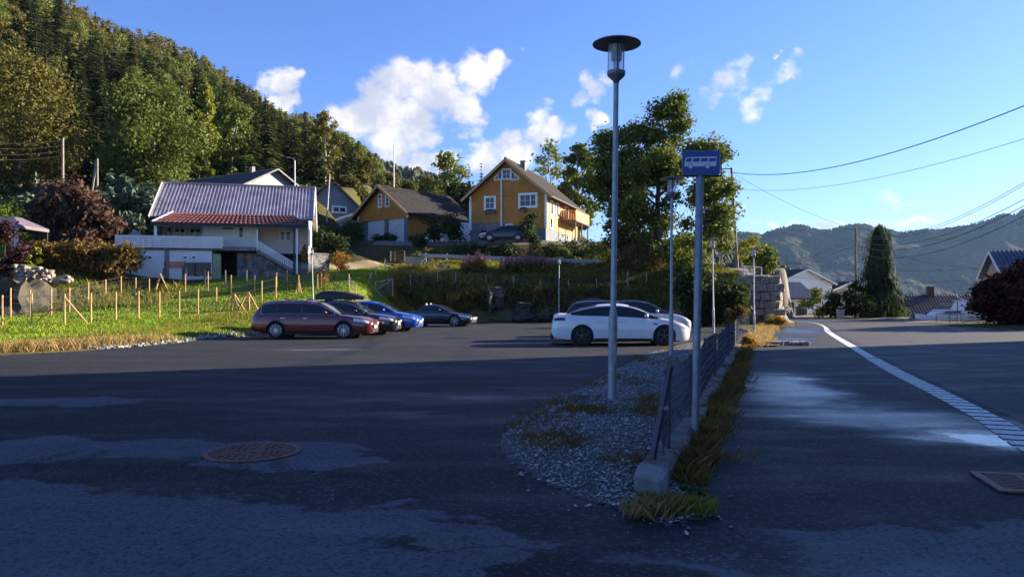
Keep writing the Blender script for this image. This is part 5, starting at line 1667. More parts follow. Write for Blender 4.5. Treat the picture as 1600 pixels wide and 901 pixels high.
    def ghpatch(s, x0, x1, q0, q1, off, sg, nx=14, nq=3, hmin=.06):
        P = []
        for i in range(nx + 1):
            x = x0 + (x1 - x0) * i / nx; row = []
            for j in range(nq + 1):
                q = q0 + (q1 - q0) * j / nq; a, y, z = s.gh(x, q); row.append((a, sg * (y + off), z + off * .3))
            P.append(row)
        return P


def slab(mb, P, d, m=None):
    """grid patch with a rim of depth d turned inward along y"""
    mb.grid(P, m)
    edge = [r_[0] for r_ in P] + P[-1][1:] + [r_[-1] for r_ in P[::-1]][1:] + P[0][::-1][1:]
    inn = [(p[0], p[1] - math.copysign(d, p[1]), p[2]) for p in edge]
    mb.grid([edge, inn], m)


def wheel(parent, x, y, wr, sg, rimm, spokes, wd=.20, double=False, hub=M_RIM):
    w_ = thing('wheel', None, None, (x, y, wr)); w_.parent = parent
    ax = (Vector((1, 0, 0)), Vector((0, 0, 1)), Vector((0, sg, 0)))
    q = MB(); rr = wr * .70
    q.lathe([(rr, -wd / 2), (wr * .94, -wd / 2), (wr, -wd * .34), (wr, wd * .34), (wr * .94, wd / 2), (rr * 1.02, wd / 2 - .004), (rr, wd / 2 - .03)], 28, ax=ax, cap=False); q.build('tyre', M_TYRE, w_, sharp=40)
    q = MB(); q.lathe([(rr, wd / 2 - .012), (rr * .93, wd / 2 - .006), (rr * .90, wd / 2 - .04), (rr * .9, -wd / 2), ], 28, ax=ax, cap=False)
    q.lathe([(.001, wd / 2 - .015), (rr * .2, wd / 2 - .018), (rr * .22, wd / 2 - .05)], 14, ax=ax, cap=False)
    for k in range(spokes):
        for dd in ((-.11, .11) if double else (0,)):
            a = 2 * math.pi * k / spokes + dd * 1.1 + .3; c_, s_ = math.cos(a), math.sin(a)
            wdk = rr * (.09 if double else .16 if spokes < 7 else .10)
            p0 = Vector((c_ * rr * .16, sg * (wd / 2 - .03), s_ * rr * .16)); p1 = Vector((c_ * rr * .94, sg * (wd / 2 - .022), s_ * rr * .94))
            q.beam(p0, p1, .024, wdk) if False else q.box((p0 + p1) / 2, ((p1 - p0).length, .025, wdk), (Vector((c_, 0, s_)), Vector((0, 1, 0)), Vector((-s_, 0, c_))))
    q.build('rim', rimm, w_)
    q = MB(); q.lathe([(.001, -.01), (rr * .9, -.01)], 24, ax=ax, cap=False); q.build('brake_disc', M_BLKPL, w_)
    return w_


def make_car(name, label, loc, rz, c, paintm, rimm=M_RIM, spokes=10, double=False, side_x=(), ws=None, rw=None, doors=(), trim=None, roofm=None,
             group='cars parked in the car park', head=None, tailm=M_LAMPR, glass_t=(.12, .98), black_low=True, grille=True, rails=False, seats=(), gap=.03, plate=True, dlo=None):
    t = thing(name, label, 'car', loc, rz, group)
    c.body('body', paintm, t)
    c.top('cabin', roofm or paintm, t)
    # dark underside and wheel wells
    q = MB(); q.span((.35, -c.W / 2 * .86, c.sill - .06), (c.L - .35, c.W / 2 * .86, c.sill + .22))
    for x in c.wheels:
        for sg in (-1, 1):
            q.cyl((x, sg * c.W / 2 * .50, c.wr), (x, sg * (c.w(x) * .84), c.wr), c.ra + .004, n=20)
    q.build('underbody', M_BLKPL, t)
    for x in c.wheels:
        for sg in (-1, 1): wheel(t, x, sg * (c.w(x) - .115), c.wr, sg, rimm, spokes, double=double)
    # glass
    for sg in (-1, 1):
        for (a, b_) in side_x:
            q = MB(); slab(q, c.ghpatch(a, b_, glass_t[0], glass_t[1], .006, sg), .01); q.build('side_window', M_CARGL, t, smooth=True)
        if trim:
            a = min(p[0] for p in side_x); b_ = max(p[1] for p in side_x); q = MB()
            for qq in (glass_t[0] - .02, glass_t[1] + .02):
                pts = []
                for i in range(25):
                    x, y, z = c.gh(a + (b_ - a) * i / 24, qq); pts.append((x, sg * (y + .010), z))
                q.tube(pts, .011, 5)
            for xx in (a, b_):
                q.tube([(xx, sg * (c.gh(xx, glass_t[0])[1] + .01), c.gh(xx, glass_t[0])[2]), (xx, sg * (c.gh(xx, glass_t[1])[1] + .01), c.gh(xx, glass_t[1])[2])], .011, 5)
            q.build('window_trim', trim, t)
    def screen(nm, xa, xb, off):
        P = []
        for i in range(13):
            x = xa + (xb - xa) * i / 12; row = []
            for k in range(-6, 7):
                qv = 3 - (abs(k) / 6) * 1.55; a, y, z = c.gh(x, qv); row.append((a + off[0], math.copysign(y, k) if k else 0, z + off[1]))
            P.append(row)
        m_ = MB(); m_.grid(P); return m_.build(nm, M_CARGL, t, smooth=True)
    if ws: screen('windscreen', ws[0], ws[1], (.006, .008))
    if rw: screen('rear_window', rw[0], rw[1], (-.006, .008))
    # doors, handles, mirrors
    for (a, b_) in doors:
        for sg in (-1, 1):
            q = MB(); slab(q, c.sidepatch(a + .008, b_ - .008, .09, .955, .006, sg, 18, 8), .02); d_ = q.build('door', paintm, t, sharp=40)
            x, y, z = c.side(a + .16, .80); q = MB(); q.box((x, sg * (y + .02), z), (.19, .03, .028)); q.build('handle', paintm if trim is None else M_CHROME, d_)
    if ws:
        for sg in (-1, 1):
            xm = ws[1] - .50; x, y, z = c.gh(xm, .12)
            q = MB(); q.ell((x, sg * (y + .12), z + .08), (.075, .105, .07), 12, 8); q.beam((x + .02, sg * (y - .02), z + .02), (x, sg * (y + .08), z + .05), .05, .04); q.build('mirror', paintm, t, smooth=True)
    # lamps
    h0, h1, t0, t1 = head or (c.L - .62, c.L - .06, .74, .93)
    for sg in (-1, 1):
        q = MB(); slab(q, c.sidepatch(h0, h1, t0, t1, .008, sg, 10, 4), .02); q.build('headlamp', M_LAMPW, t, smooth=True)
        q = MB(); slab(q, c.sidepatch(.03, .34 if plate else .40, .66 if plate else .76, .92 if plate else .88, .008, sg, 8, 3), .02); q.build('tail_lamp', tailm, t, smooth=True)
    zf = c.zb(c.L)
    for sg in (-1, 1):
        q = MB(); q.box((c.L + c.xo(c.L, zf - .1) + .004, sg * c.w(c.L) * .74, zf - .10), (.02, .28, .10)); q.build('headlamp_face', M_LAMPW, t)
    if grille:
        q = MB(); q.box((c.L + .058, 0, zf - .14), (.04, c.W * .34, .16)); g = q.build('grille', M_BLKPL, t)
        q = MB()
        for k in range(4): q.box((c.L + .082, 0, zf - .20 + k * .045), (.012, c.W * .33, .010))
        q.build('grille_bar', M_CHROME, g)
    q = MB(); q.box((c.L + c.nose - .012, 0, .33), (.06, c.W * .55, .11)); q.build('lower_intake', M_BLKPL, t)
    if plate:
        q = MB(); q.box((c.L + c.nose + .028, 0, .47), (.014, .52, .11)); pl = q.build('number_plate', M_PLATE, t)
        q = MB(); q.box((c.L + c.nose + .036, -.235, .47), (.004, .045, .108)); q.build('blue_strip', M_SIGNB, pl)
        q = MB(); q.box((-c.tail - .012, 0, .62), (.014, .52, .11)); q.build('number_plate', M_PLATE, t)
    if black_low:
        for sg in (-1, 1):
            q = MB(); slab(q, c.sidepatch(c.wheels[0] + c.ra + .03, c.wheels[1] - c.ra - .03, -.06, .06, .008, sg, 10, 2), .03); q.build('sill_trim', M_BLKPL, t)
    if rails:
        for sg in (-1, 1):
            pts = [(x, sg * (c.gh(x, 1.6)[1]), c.gh(x, 1.6)[2] + .045) for x in np.linspace(c.roof[1][0] + .25, ws[0] - .25, 12)]
            pts[0] = (pts[0][0] - .08, pts[0][1], pts[0][2] - .04); pts[-1] = (pts[-1][0] + .08, pts[-1][1], pts[-1][2] - .04)
            q = MB(); q.tube(pts, .017, 6); q.build('roof_rail', M_CHROME, t)
    for xx in seats:
        for yy in (-.38, .38):
            q = MB(); q.block((xx, yy, c.zb(xx) + .02), (.13, .44, .55), jit=.0); q.ell((xx - .03, yy, c.zb(xx) + .38), (.05, .13, .09), 8, 5); q.build('seat', M_SEAT, t)
    return t


PLAN = [(0, .80), (.12, .90), (.4, .965), (.9, .995), (2.0, 1.0), (3.2, 1.0), (3.9, .985), (4.3, .95), (4.6, .88), (4.74, .80), (4.8, .74)]
def plan(L): k = L / 4.8; return [(x * k if x > 1 else x, v) for x, v in PLAN]


def at_nose(px, py, Y=None, L=4.6, rz=0, z=0, wd=0):
    """place a car by where its nose stands in the photograph"""
    x = X(px, Y); return (x - L * math.cos(rz), Y - L * math.sin(rz), z)


# dark red estate car
Lc = 4.82
c = Car(Lc, 1.86, [(0, .93), (.15, .95), (1.0, .975), (3.3, .955), (3.75, .93), (4.2, .875), (4.55, .82), (4.75, .75), (4.82, .70)],
        [(.06, 1.0), (.30, 1.30), (.52, 1.47), (1.4, 1.535), (2.3, 1.52), (2.75, 1.44), (3.2, 1.19), (3.62, .955)], plan(Lc), (1.02, 3.80), .335, crown=.045)
RZC = R(-3)
red = make_car('estate_car', 'dark red estate car with silver spoked wheels parked nearest on the left', at_nose(584, 0, 30.6, Lc, RZC), RZC, c, paint('dark_red_paint', (.13, .014, .016), .3, .28), spokes=10,
               side_x=((.38, 1.02), (1.06, 2.02), (2.10, 3.42)), ws=(2.62, 3.58), rw=(.10, .46), doors=((1.16, 2.06), (2.08, 3.22)), trim=M_CHROME, rails=True, seats=(1.55, 2.35))
# two roof bars on the red car
for xx in (1.25, 2.15):
    q = MB(); q.box((xx, 0, 1.575), (.09, 1.35, .035))
    for sg in (-1, 1): q.box((xx, sg * .58, 1.545), (.12, .09, .06))
    q.build('roof_bar', M_CHROME, red)
# black hatchback with roof box
Lc = 4.45
c = Car(Lc, 1.84, [(0, .95), (.2, .98), (1.0, .985), (3.0, .965), (3.5, .92), (3.9, .87), (4.2, .82), (4.38, .75), (4.45, .70)],
        [(.08, 1.02), (.42, 1.36), (.8, 1.50), (1.5, 1.55), (2.1, 1.53), (2.55, 1.42), (3.0, 1.14), (3.32, .955)], plan(Lc), (.88, 3.52), .33, crown=.05)
blk = make_car('hatchback_car', 'black hatchback with a chrome ringed badge between the red and blue cars', at_nose(621, 0, 33.6, Lc, R(-4)), R(-4), c, paint('black_paint', (.010, .011, .016), .2, .25), spokes=10,
               side_x=((.45, .95), (1.0, 1.85), (1.92, 3.14)), ws=(2.42, 3.28), rw=(.12, .7), doors=((1.1, 1.88), (1.9, 2.95)), trim=M_CHROME)
q = MB(); q.lathe([(.10, 0), (.12, .012), (.10, .024)], 18, (Lc + .09, 0, .52), (Vector((0, 1, 0)), Vector((0, 0, 1)), Vector((1, 0, 0))), cap=False); q.build('badge', M_CHROME, blk)
x0 = blk.location.x; y0 = blk.location.y
rbx = thing('roof_box', 'long black roof box carried on top of the black hatchback', 'roof box', (X(496, 34), y0 + .05, 1.60), R(-4))
P = []
for i in range(17):
    u = i / 16; x = 2.25 * u; hgt = .36 * math.sin(math.pi * min(1, .18 + .5 * min(u * 3, 1) - .0)) if u < .3 else .36 * (1 - ((u - .3) / .7) ** 2.2 * .72)
    hw_ = .42 * (1 - .35 * max(0, (u - .6) / .4) ** 2) * (.85 + .15 * min(1, u * 6))
    P.append([(x, -hw_, .0), (x, -hw_, .10), (x, -hw_ * .95, hgt * .72), (x, -hw_ * .7, hgt), (x, 0, hgt * 1.04), (x, hw_ * .7, hgt), (x, hw_ * .95, hgt * .72), (x, hw_, .10), (x, hw_, 0)])
q = MB(); q.grid(P); n = 9; q.f.append(tuple(range(n))); q.m.append(0); q.f.append(tuple(range(16 * n, 17 * n))); q.m.append(0); q.build('lid', M_BLKPL, rbx, sharp=50)
q = MB(); q.span((.02, -.40, -.03), (2.1, .40, .002)); q.build('base', M_BLKPL, rbx)
for xx in (.6, 1.5):
    q = MB(); q.box((xx, 0, -.05), (.06, 1.3, .04)); q.build('bar', M_DKMET, rbx)
# blue hatchback
Lc = 4.25
c = Car(Lc, 1.78, [(0, .93), (.2, .96), (1.0, .975), (2.8, .955), (3.3, .92), (3.7, .85), (4.0, .79), (4.17, .72), (4.25, .66)],
        [(.08, 1.0), (.45, 1.34), (.9, 1.47), (1.5, 1.505), (2.0, 1.48), (2.5, 1.34), (2.95, 1.10), (3.22, .945)], plan(Lc), (.80, 3.36), .315, crown=.05)
make_car('hatchback_car', 'bright blue hatchback parked beyond the black hatchback', at_nose(655, 0, 37.2, Lc, R(-8)), R(-8), c, paint('blue_paint', (.012, .09, .50), .25, .25), spokes=7,
         side_x=((.5, .9), (.95, 1.72), (1.8, 3.04)), ws=(2.3, 3.18), rw=(.14, .75), doors=((1.02, 1.75), (1.77, 2.85)))
# black roadster
Lc = 4.08
c = Car(Lc, 1.78, [(0, .80), (.2, .86), (.9, .90), (2.4, .86), (2.9, .82), (3.4, .75), (3.75, .70), (3.98, .63), (4.08, .58)],
        [(.78, .91), (1.15, 1.14), (1.5, 1.275), (1.85, 1.285), (2.15, 1.22), (2.5, 1.05), (2.85, .86)], plan(Lc), (.80, 3.22), .32, sill=.20, crown=.05)
make_car('roadster_car', 'black two seat roadster parked by the dark rocky bank', at_nose(739, 0, 43.4, Lc, R(-14)), R(-14), c, paint('deep_black_paint', (.006, .006, .008), .1, .25), spokes=6,
         side_x=((1.2, 1.62), (1.66, 2.68)), ws=(2.06, 2.82), rw=(.85, 1.35), doors=((1.35, 2.62),), seats=(1.35,))
# white saloon
Lc = 4.69
c = Car(Lc, 1.85, [(0, .99), (.10, 1.04), (.45, 1.055), (1.2, 1.01), (2.6, .955), (3.3, .925), (3.7, .90), (4.1, .84), (4.4, .745), (4.6, .62), (4.69, .53)],
        [(.42, 1.06), (.85, 1.225), (1.35, 1.375), (1.9, 1.44), (2.4, 1.435), (2.85, 1.335), (3.3, 1.13), (3.72, .915)],
        [(0, .70), (.15, .85), (.45, .945), (.9, .985), (2, 1), (3.2, 1), (3.9, .98), (4.25, .92), (4.5, .80), (4.69, .58)], (.99, 3.80), .335, sill=.20, crown=.055, nose=.06, tail=.04, tumble=.42)
wcar = make_car('saloon_car', 'white saloon car with dark wheels parked side on beside the gravel island', at_nose(1071, 0, 26.2, Lc, R(-2)), R(-2), c, paint('white_paint', (.72, .73, .74), .0, .3), M_RIMD, 5,
         double=True, side_x=((.60, 2.06), (2.12, 3.60)), ws=(2.62, 3.68), rw=(.50, 1.5), doors=((1.42, 2.08), (2.10, 3.30)), grille=False, head=(Lc - .62, Lc - .16, .80, .93), black_low=True, tailm=M_BLKPL, glass_t=(.10, .97), plate=False, seats=(2.25,))
q = MB(); slab(q, c.sidepatch(3.42, 3.56, .74, .80, .008, -1, 3, 1), .01); q.build('side_camera', M_BLKPL, wcar)
q = MB(); q.box((-.045, 0, .28), (.1, 1.3, .14)); q.build('rear_diffuser', M_BLKPL, wcar)
# dark compact and white compact behind it
Lc = 3.95
c = Car(Lc, 1.74, [(0, .98), (.2, 1.02), (1.0, 1.02), (2.6, .99), (3.1, .95), (3.5, .88), (3.78, .78), (3.95, .62)],
        [(.06, 1.05), (.3, 1.36), (.6, 1.50), (1.4, 1.56), (1.9, 1.53), (2.4, 1.38), (2.85, 1.10), (3.1, .98)], plan(Lc), (.72, 3.22), .31, crown=.05)
make_car('hatchback_car', 'dark hatchback half hidden directly behind the white saloon', at_nose(1062, 0, 29.0, Lc + .6, R(-2)), R(-2), c, paint('dark_blue_paint', (.012, .014, .022), .2, .25), side_x=((.4, .85), (.9, 1.65), (1.7, 2.94)), ws=(2.15, 3.04), rw=(.1, .5), doors=((.95, 1.68), (1.7, 2.75)))
make_car('hatchback_car', 'white hatchback with a black roof two places behind the white saloon', at_nose(1074, 0, 32.2, Lc, R(-4)), R(-4), c, paint('pearl_white_paint', (.66, .68, .70), .0, .25), side_x=((.4, .85), (.9, 1.65), (1.7, 2.94)), ws=(2.15, 3.04), rw=(.1, .5),
         doors=((.95, 1.68), (1.7, 2.75)), roofm=paint('black_roof_paint', (.012, .012, .015), 0, .2))
# dark car and white van in the yard of the yellow house
Lc = 4.6
c = Car(Lc, 1.82, [(0, .93), (.15, .95), (1.0, .975), (3.1, .955), (3.6, .90), (4.1, .82), (4.4, .74), (4.6, .6)],
        [(.06, 1.0), (.30, 1.30), (.52, 1.44), (1.4, 1.50), (2.2, 1.47), (2.6, 1.40), (3.0, 1.15), (3.4, .955)], plan(Lc), (.95, 3.6), .32)
make_car('estate_car', 'dark estate car parked in front of the yellow house', (X(826, 69.5), 69.5, 7.0), R(176), c, paint('night_paint', (.010, .012, .018), .2, .3), side_x=((.38, 1.02), (1.06, 1.95), (2.0, 3.2)), ws=(2.45, 3.36), rw=(.1, .45), doors=((1.1, 2.0), (2.02, 3.0)), group=None)
Lc = 5.3
c = Car(Lc, 1.98, [(0, 1.20), (.2, 1.22), (4.0, 1.2), (4.5, 1.12), (4.95, 1.0), (5.2, .85), (5.3, .7)],
        [(.03, 1.25), (.08, 2.0), (.2, 2.22), (1.5, 2.28), (3.4, 2.26), (3.9, 2.05), (4.4, 1.45), (4.6, 1.15)], [(0, .93), (.1, .97), (.4, 1), (4.2, 1), (4.8, .92), (5.3, .7)], (1.0, 4.2), .34, tumble=.14)
make_car('white_van', 'white van standing half hidden behind the broad shrub beside the garage', (X(741, 76), 76, 7.15), R(172), c, paint('van_white_paint', (.62, .63, .64), 0, .35), side_x=((3.0, 3.9),), ws=(3.62, 4.5), rw=None, doors=((2.9, 3.75),), group=None)
bpy.data.objects['white_van']['category'] = 'van'

# motorboat on the far side of the road
t = thing('motorboat', 'white motorboat with a small cabin moored on land behind the railing', 'boat', (X(1428, 56), 56, -.55), R(2))
P = []
for i in range(19):
    u = i / 18; x = 6.2 * u; hw_ = 1.05 * min(1, (u * 3.2 + .02) ** .55); sheer = .86 - .18 * u + .12 * (1 - u) ** 3; keel = .05 + .55 * max(0, 1 - u * 3.2) ** 2
    P.append([(x, 0, keel), (x, -hw_ * .55, keel + .10), (x, -hw_ * .92, .45 + keel * .4), (x, -hw_, sheer), (x, -hw_ * .9, sheer + .03), (x, 0, sheer + .06), (x, hw_ * .9, sheer + .03), (x, hw_, sheer), (x, hw_ * .92, .45 + keel * .4), (x, hw_ * .55, keel + .1), (x, 0, keel)])
q = MB(); q.grid(P); q.f.append(tuple(range(18 * 11, 18 * 11 + 10))); q.m.append(0); q.build('hull', M_TRIM, t, sharp=35)
def cab(x0, x1, w0, z0, z1, rake0, rake1):
    return [(x0, -w0, z0), (x1, -w0, z0), (x1, w0, z0), (x0, w0, z0), (x0 + rake0, -w0 * .85, z1), (x1 - rake1, -w0 * .85, z1), (x1 - rake1, w0 * .85, z1), (x0 + rake0, w0 * .85, z1)]
FB = [(0, 1, 5, 4), (1, 2, 6, 5), (2, 3, 7, 6), (3, 0, 4, 7), (4, 5, 6, 7)]
q = MB(); q.add(cab(1.3, 3.4, .8, .85, 1.35, .6, .1), FB); cb = q.build('fore_cabin', M_TRIM, t)
q = MB(); q.add(cab(3.1, 5.0, .85, .85, 2.0, .55, .2), FB); wh = q.build('wheelhouse', M_TRIM, t)
q = MB(); q.add(cab(3.40, 4.75, .84, 1.30, 1.85, .28, .1), FB); q.add(cab(1.75, 3.2, .79, 1.0, 1.28, .3, .05), FB); q.box((0, 0, -50), (.01, .01, .01)) if False else None
q.v = [(p[0], p[1] * 1.03, p[2]) for p in q.v]; q.build('window', M_GLASS, wh)
q = MB(); q.span((3.5, -.85, 2.002), (5.1, .85, 2.07)); q.beam((3.9, 0, 2.07), (3.3, 0, 2.35), .05, .05); q.build('cabin_roof', M_TRIM, wh)
q = MB(); q.tube([(.5, -.8, .95), (.5, -.8, 1.25), (2.4, -.9, 1.2), (2.4, -.9, .9)], .02, 5); q.build('bow_rail', M_GALV, t)
q = MB(); q.span((.8, -.5, -.2), (5.2, .5, .12)); q.build('cradle', M_DKMET, t)
# ------------------------------------------------------------------ street lamps
def make_lamp(name, label, base, h, lean=(0, 0), group='disc topped street lamps'):
    """h: overall height; the standard lamp is 5.45 m"""
    t = thing(name, label, 'street lamp', base, 0, group)
    t.rotation_euler = (lean[1], lean[0], 0)
    q = MB(); q.lathe([(.066, .02), (.066, 1.30), (.062, 1.36), (.048, 1.44), (.044, 1.46), (.038, 4.86)], 16, cap=False); q.build('pole', M_GALV, t, sharp=40)
    q = MB(); q.lathe([(.12, 0), (.12, .018), (.085, .022), (.08, .05), (.067, .06)], 16); bp = q.build('base_plate', M_GALV, t, sharp=40)
    for k in range(4):
        a = k * 1.571 + .78; q = MB(); q.cyl((.1 * math.cos(a), .1 * math.sin(a), .018), (.1 * math.cos(a), .1 * math.sin(a), .045), .012, n=6); q.build('bolt', M_GALVD, bp)
    q = MB(); q.span((-.035, -.072, .62), (.035, -.064, .95)); q.build('service_hatch', M_GALV, t)
    q = MB(); q.lathe([(.036, 4.80), (.05, 4.86), (.125, 4.93), (.138, 4.96), (.138, 5.0), (.12, 5.01)], 20); q.build('lantern_base', M_GALVD, t, sharp=40)
    q = MB(); q.lathe([(.126, 5.01), (.126, 5.40)], 20, cap=False); q.lathe([(.122, 5.40), (.122, 5.01)], 20, cap=False); q.build('lantern_glass', M_LGLASS, t, smooth=True)
    q = MB()
    for k in range(7): q.lathe([(.078, 5.17 + k * .024), (.082, 5.178 + k * .024), (.05, 5.188 + k * .024)], 16, cap=False)
    q.lathe([(.045, 5.03), (.045, 5.14), (.058, 5.15)], 12); q.lathe([(.06, 5.33), (.075, 5.40)], 12); q.build('louvre', M_LOUV, t)
    for k in range(3):
        a = k * 2.094 + .5; q = MB(); c_, s_ = math.cos(a), math.sin(a)
        q.beam((c_ * .135, s_ * .135, 4.95), (c_ * .135, s_ * .135, 5.42), .012, .022); q.build('strut', M_DKMET, t)
    q = MB(); q.lathe([(.02, 5.475), (.16, 5.465), (.33, 5.432), (.362, 5.415), (.36, 5.405), (.30, 5.412), (.10, 5.42), (.02, 5.42)], 36); q.build('disc', M_DISC, t, sharp=40)
    return t


b0 = G(956, 634)
L0 = make_lamp('street_lamp', 'tall street lamp standing in the gravel island nearest the camera', b0, 5.45, (.0135, 0))
def lamp(px, ytop, Y, z, label, lean=0., w_=None):
    o = copy_tree(L0); x = X(px, Y); h = Zp(ytop, Y) - z; s = h / 5.47
    o.location = (x, Y, z); o.scale = (w_ or s, w_ or s, s); o.rotation_euler = (0, lean, 0); o['label'] = label
    return o
lamp(1048.5, 277, 20.3, .03, 'second street lamp on the gravel island, left of the bus stop sign', .004, .92)
lamp(1115, 372, 34.5, .0, 'street lamp right of the bus stop post with its foot behind the fence', -.014)
lamp(1178.5, 387, 33.5, .0, 'street lamp in front of the dry stone wall by the road', -.01)
lamp(873.5, 402, 51.0, .05, 'distant street lamp in front of the bank with pink flowers', 0.)
lamp(489.5, 387, 42.0, .9, 'white lit street lamp behind the red estate car in front of the white house', -.022)

# ------------------------------------------------------------------ bus stop sign
bs = G(1085.5, 690)
t = thing('bus_stop_sign', 'blue bus stop sign with a bus pictogram on a tall grey post by the fence', 'sign', bs)
t.rotation_euler = (0, R(1.1), 0)
q = MB(); q.lathe([(.043, 0), (.043, 3.0), (.03, 3.02)], 16); q.build('post', M_GALVD, t, sharp=40)
zs0 = 2.985; hs = .265; ws_ = .41
def rrect(x0, x1, z0, z1, r_, n=5):
    out = []
    for (cx_, cz_, a0_) in ((x1 - r_, z1 - r_, 0), (x0 + r_, z1 - r_, 90), (x0 + r_, z0 + r_, 180), (x1 - r_, z0 + r_, 270)):
        for k in range(n + 1):
            a = R(a0_ + 90 * k / n); out.append((cx_ + r_ * math.cos(a), cz_ + r_ * math.sin(a)))
    return out
def plate(nm, poly, y0, y1, mat, par):
    q = MB(); q.prism([(x, y0, z) for x, z in poly], (0, y1 - y0, 0)); return q.build(nm, mat, par)
sp = thing('sign_plate', None, None, (0, -.058, zs0)); sp.parent = t; sp.rotation_euler = (0, R(-1.1), R(-2))
plate('back_plate', rrect(-ws_ / 2 - .004, ws_ / 2 + .004, -.004, hs + .004, .02), .0, .012, M_GALV, sp)
plate('blue_face', rrect(-ws_ / 2, ws_ / 2, 0, hs, .018), -.003, 0.0, M_SIGNB, sp)
BX = lambda px: (px - 985.5) / 225 * ws_          # measured on the photograph's sign
BZ = lambda py: (209 - py) / 140 * hs
body_ = [(BX(884), BZ(163)), (BX(1076), BZ(160)), (BX(1080), BZ(104)), (BX(897), BZ(108)), (BX(891), BZ(112)), (BX(884), BZ(140))]
plate('bus_body', body_, -.0055, -.003, M_SIGNW, sp)
for (a, b_) in ((892, 928), (936, 976), (984, 1024), (1032, 1074)):
    plate('bus_window', [(BX(a), BZ(135)), (BX(b_), BZ(133)), (BX(b_ + 1), BZ(112)), (BX(a + (6 if a == 892 else 0)), BZ(114))], -.007, -.0055, M_SIGNB, sp)
for cx_ in (920, 1023):
    circ = lambda r_: [(BX(cx_) + r_ * math.cos(k * .2618), BZ(161) + r_ * math.sin(k * .2618)) for k in range(24)]
    plate('bus_wheel', circ(.030), -.0075, -.003, M_SIGNB, sp); plate('bus_tyre', circ(.024), -.009, -.0075, M_SIGNW, sp)
q = MB(); q.span((-.21, .03, -.022), (.235, .045, .0)); q.span((.222, .03, .0), (.236, .045, .20)); q.span((.205, .03, .186), (.2215, .045, .2)); q.build('rear_frame', M_DKMET, sp)
q = MB(); q.box((0, .031, .03), (.10, .034, .03)); q.box((0, .031, .13), (.10, .034, .03)); q.build('clamp', M_GALVD, sp)

# ------------------------------------------------------------------ fence on the kerb wall
def fl(s): return Vector((1.13 + .345 * (s - 6.1), s, 0))   # line of the wall, s = depth
FD = Vector((.345, 1, 0)).normalized(); FN = Vector((FD.y, -FD.x, 0))
kw = thing('kerb_wall', 'low wall of rough stone blocks under the chain link fence', 'wall', fl(6.1))
s = 5.95; i = 0
rk = random.Random(5)
while s < 24.5:
    ln = rk.uniform(.55, .95) if i else .44
    c_ = fl(s) + FD * ln / 2; hgt = rk.uniform(.13, .22) if i else .21
    q = MB(); q.block(c_ + Vector((0, 0, hgt / 2 - .02)) + FN * rk.uniform(-.03, .03), ((.30 + rk.uniform(-.05, .05)) if i else .25, ln * .94, hgt), (FN, FD, Vector((0, 0, 1))), .07, .16, rk)
    q.build('kerb_stone', M_CONC if i == 0 else M_STONE, kw, world=True); s += ln * FD.y + .02; i += 1
cf = thing('chain_link_fence', 'chain link fence with a leaning end post running beside the road', 'fence', fl(6.6))
FE = 24.2; FS = 6.62
def ftop(s): return .94 - .03 * math.sin((s - 6.6) * .9) - .05 * math.exp(-((s - 9.5) / 1.6) ** 2)
for k, s in enumerate([7.3, 9.4, 11.6, 13.9, 16.2, 18.6, 21.2, 24.0]):
    p = fl(s); q = MB()
    q.cyl(p + Vector((0, 0, .1)), p + Vector((0, 0, ftop(s) + .03)), .021, n=8); q.build('post', M_FENCE, cf, world=True)
p = fl(6.62); e = p + Vector((.15, .20, .98))
p = p + FN * -.05
q = MB(); q.beam(p + Vector((0, 0, .17)), e, .045, .045); q.build('end_post', M_FENCE, cf, world=True)
q = MB(); pp = p + (e - p) * .62; q.box(pp, (.075, .075, .03)); q.box(p + (e - p) * .30, (.07, .07, .02)); q.build('clamp', M_GALVD, cf, world=True)
q = MB(); q.cyl(fl(6.95) + Vector((0, 0, .15)), p + (e - p) * .55, .014, n=6); q.build('brace', M_GALVD, cf, world=True)
# woven wire: zigzag strands leaning with the end post at the near end
q = MB(); cell = .062; ncol = int((FE - FS) / FD.y / cell); nrow = 12; V_ = []; F_ = []
def fpt(s, z):
    k = max(0, 1 - (s - FS) / .5)
    return fl(s + (z - .2) * .30 * k) + Vector((.012 * math.sin(s * 3.1) + .02 * math.sin(s * 1.3), 0, z))
for c_ in range(ncol):
    s0_ = FS + c_ * cell * FD.y
    for rr in range(nrow):
        z0 = .20 + (ftop(s0_) - .20) * rr / nrow; z1 = .20 + (ftop(s0_) - .20) * (rr + 1) / nrow
        sa = s0_ + (cell * FD.y if rr % 2 else 0); sb = s0_ + (0 if rr % 2 else cell * FD.y)
        a = fpt(sa, z0); b_ = fpt(sb, z1)
        q.cyl(a, b_, .0026 if s0_ < 12 else .0036, n=3, cap=False)
o = q.build('wire_mesh', M_FENCE, cf, world=True); tag(o, kind='stuff')
for z_ in (0, .5, 1):
    q = MB(); q.tube([fpt(s, .2 + (ftop(s) - .2) * z_) + FN * .004 for s in np.linspace(FS, FE, 60)], .0022, 4); q.build('tension_wire', M_FENCE, cf, world=True)
# short return of the fence at its far end
p0 = fl(24.2); q = MB()
for k in range(9):
    for rr in range(10):
        a = p0 + FN * (k * .07 + (.07 if rr % 2 else 0)) + Vector((0, .1 * k, .15 + rr * .09)); b_ = p0 + FN * (k * .07 + (0 if rr % 2 else .07)) + Vector((0, .1 * k, .24 + rr * .09)); q.cyl(a, b_, .004, n=3, cap=False)
tag(q.build('wire_return', M_GALV, cf, world=True), kind='stuff')

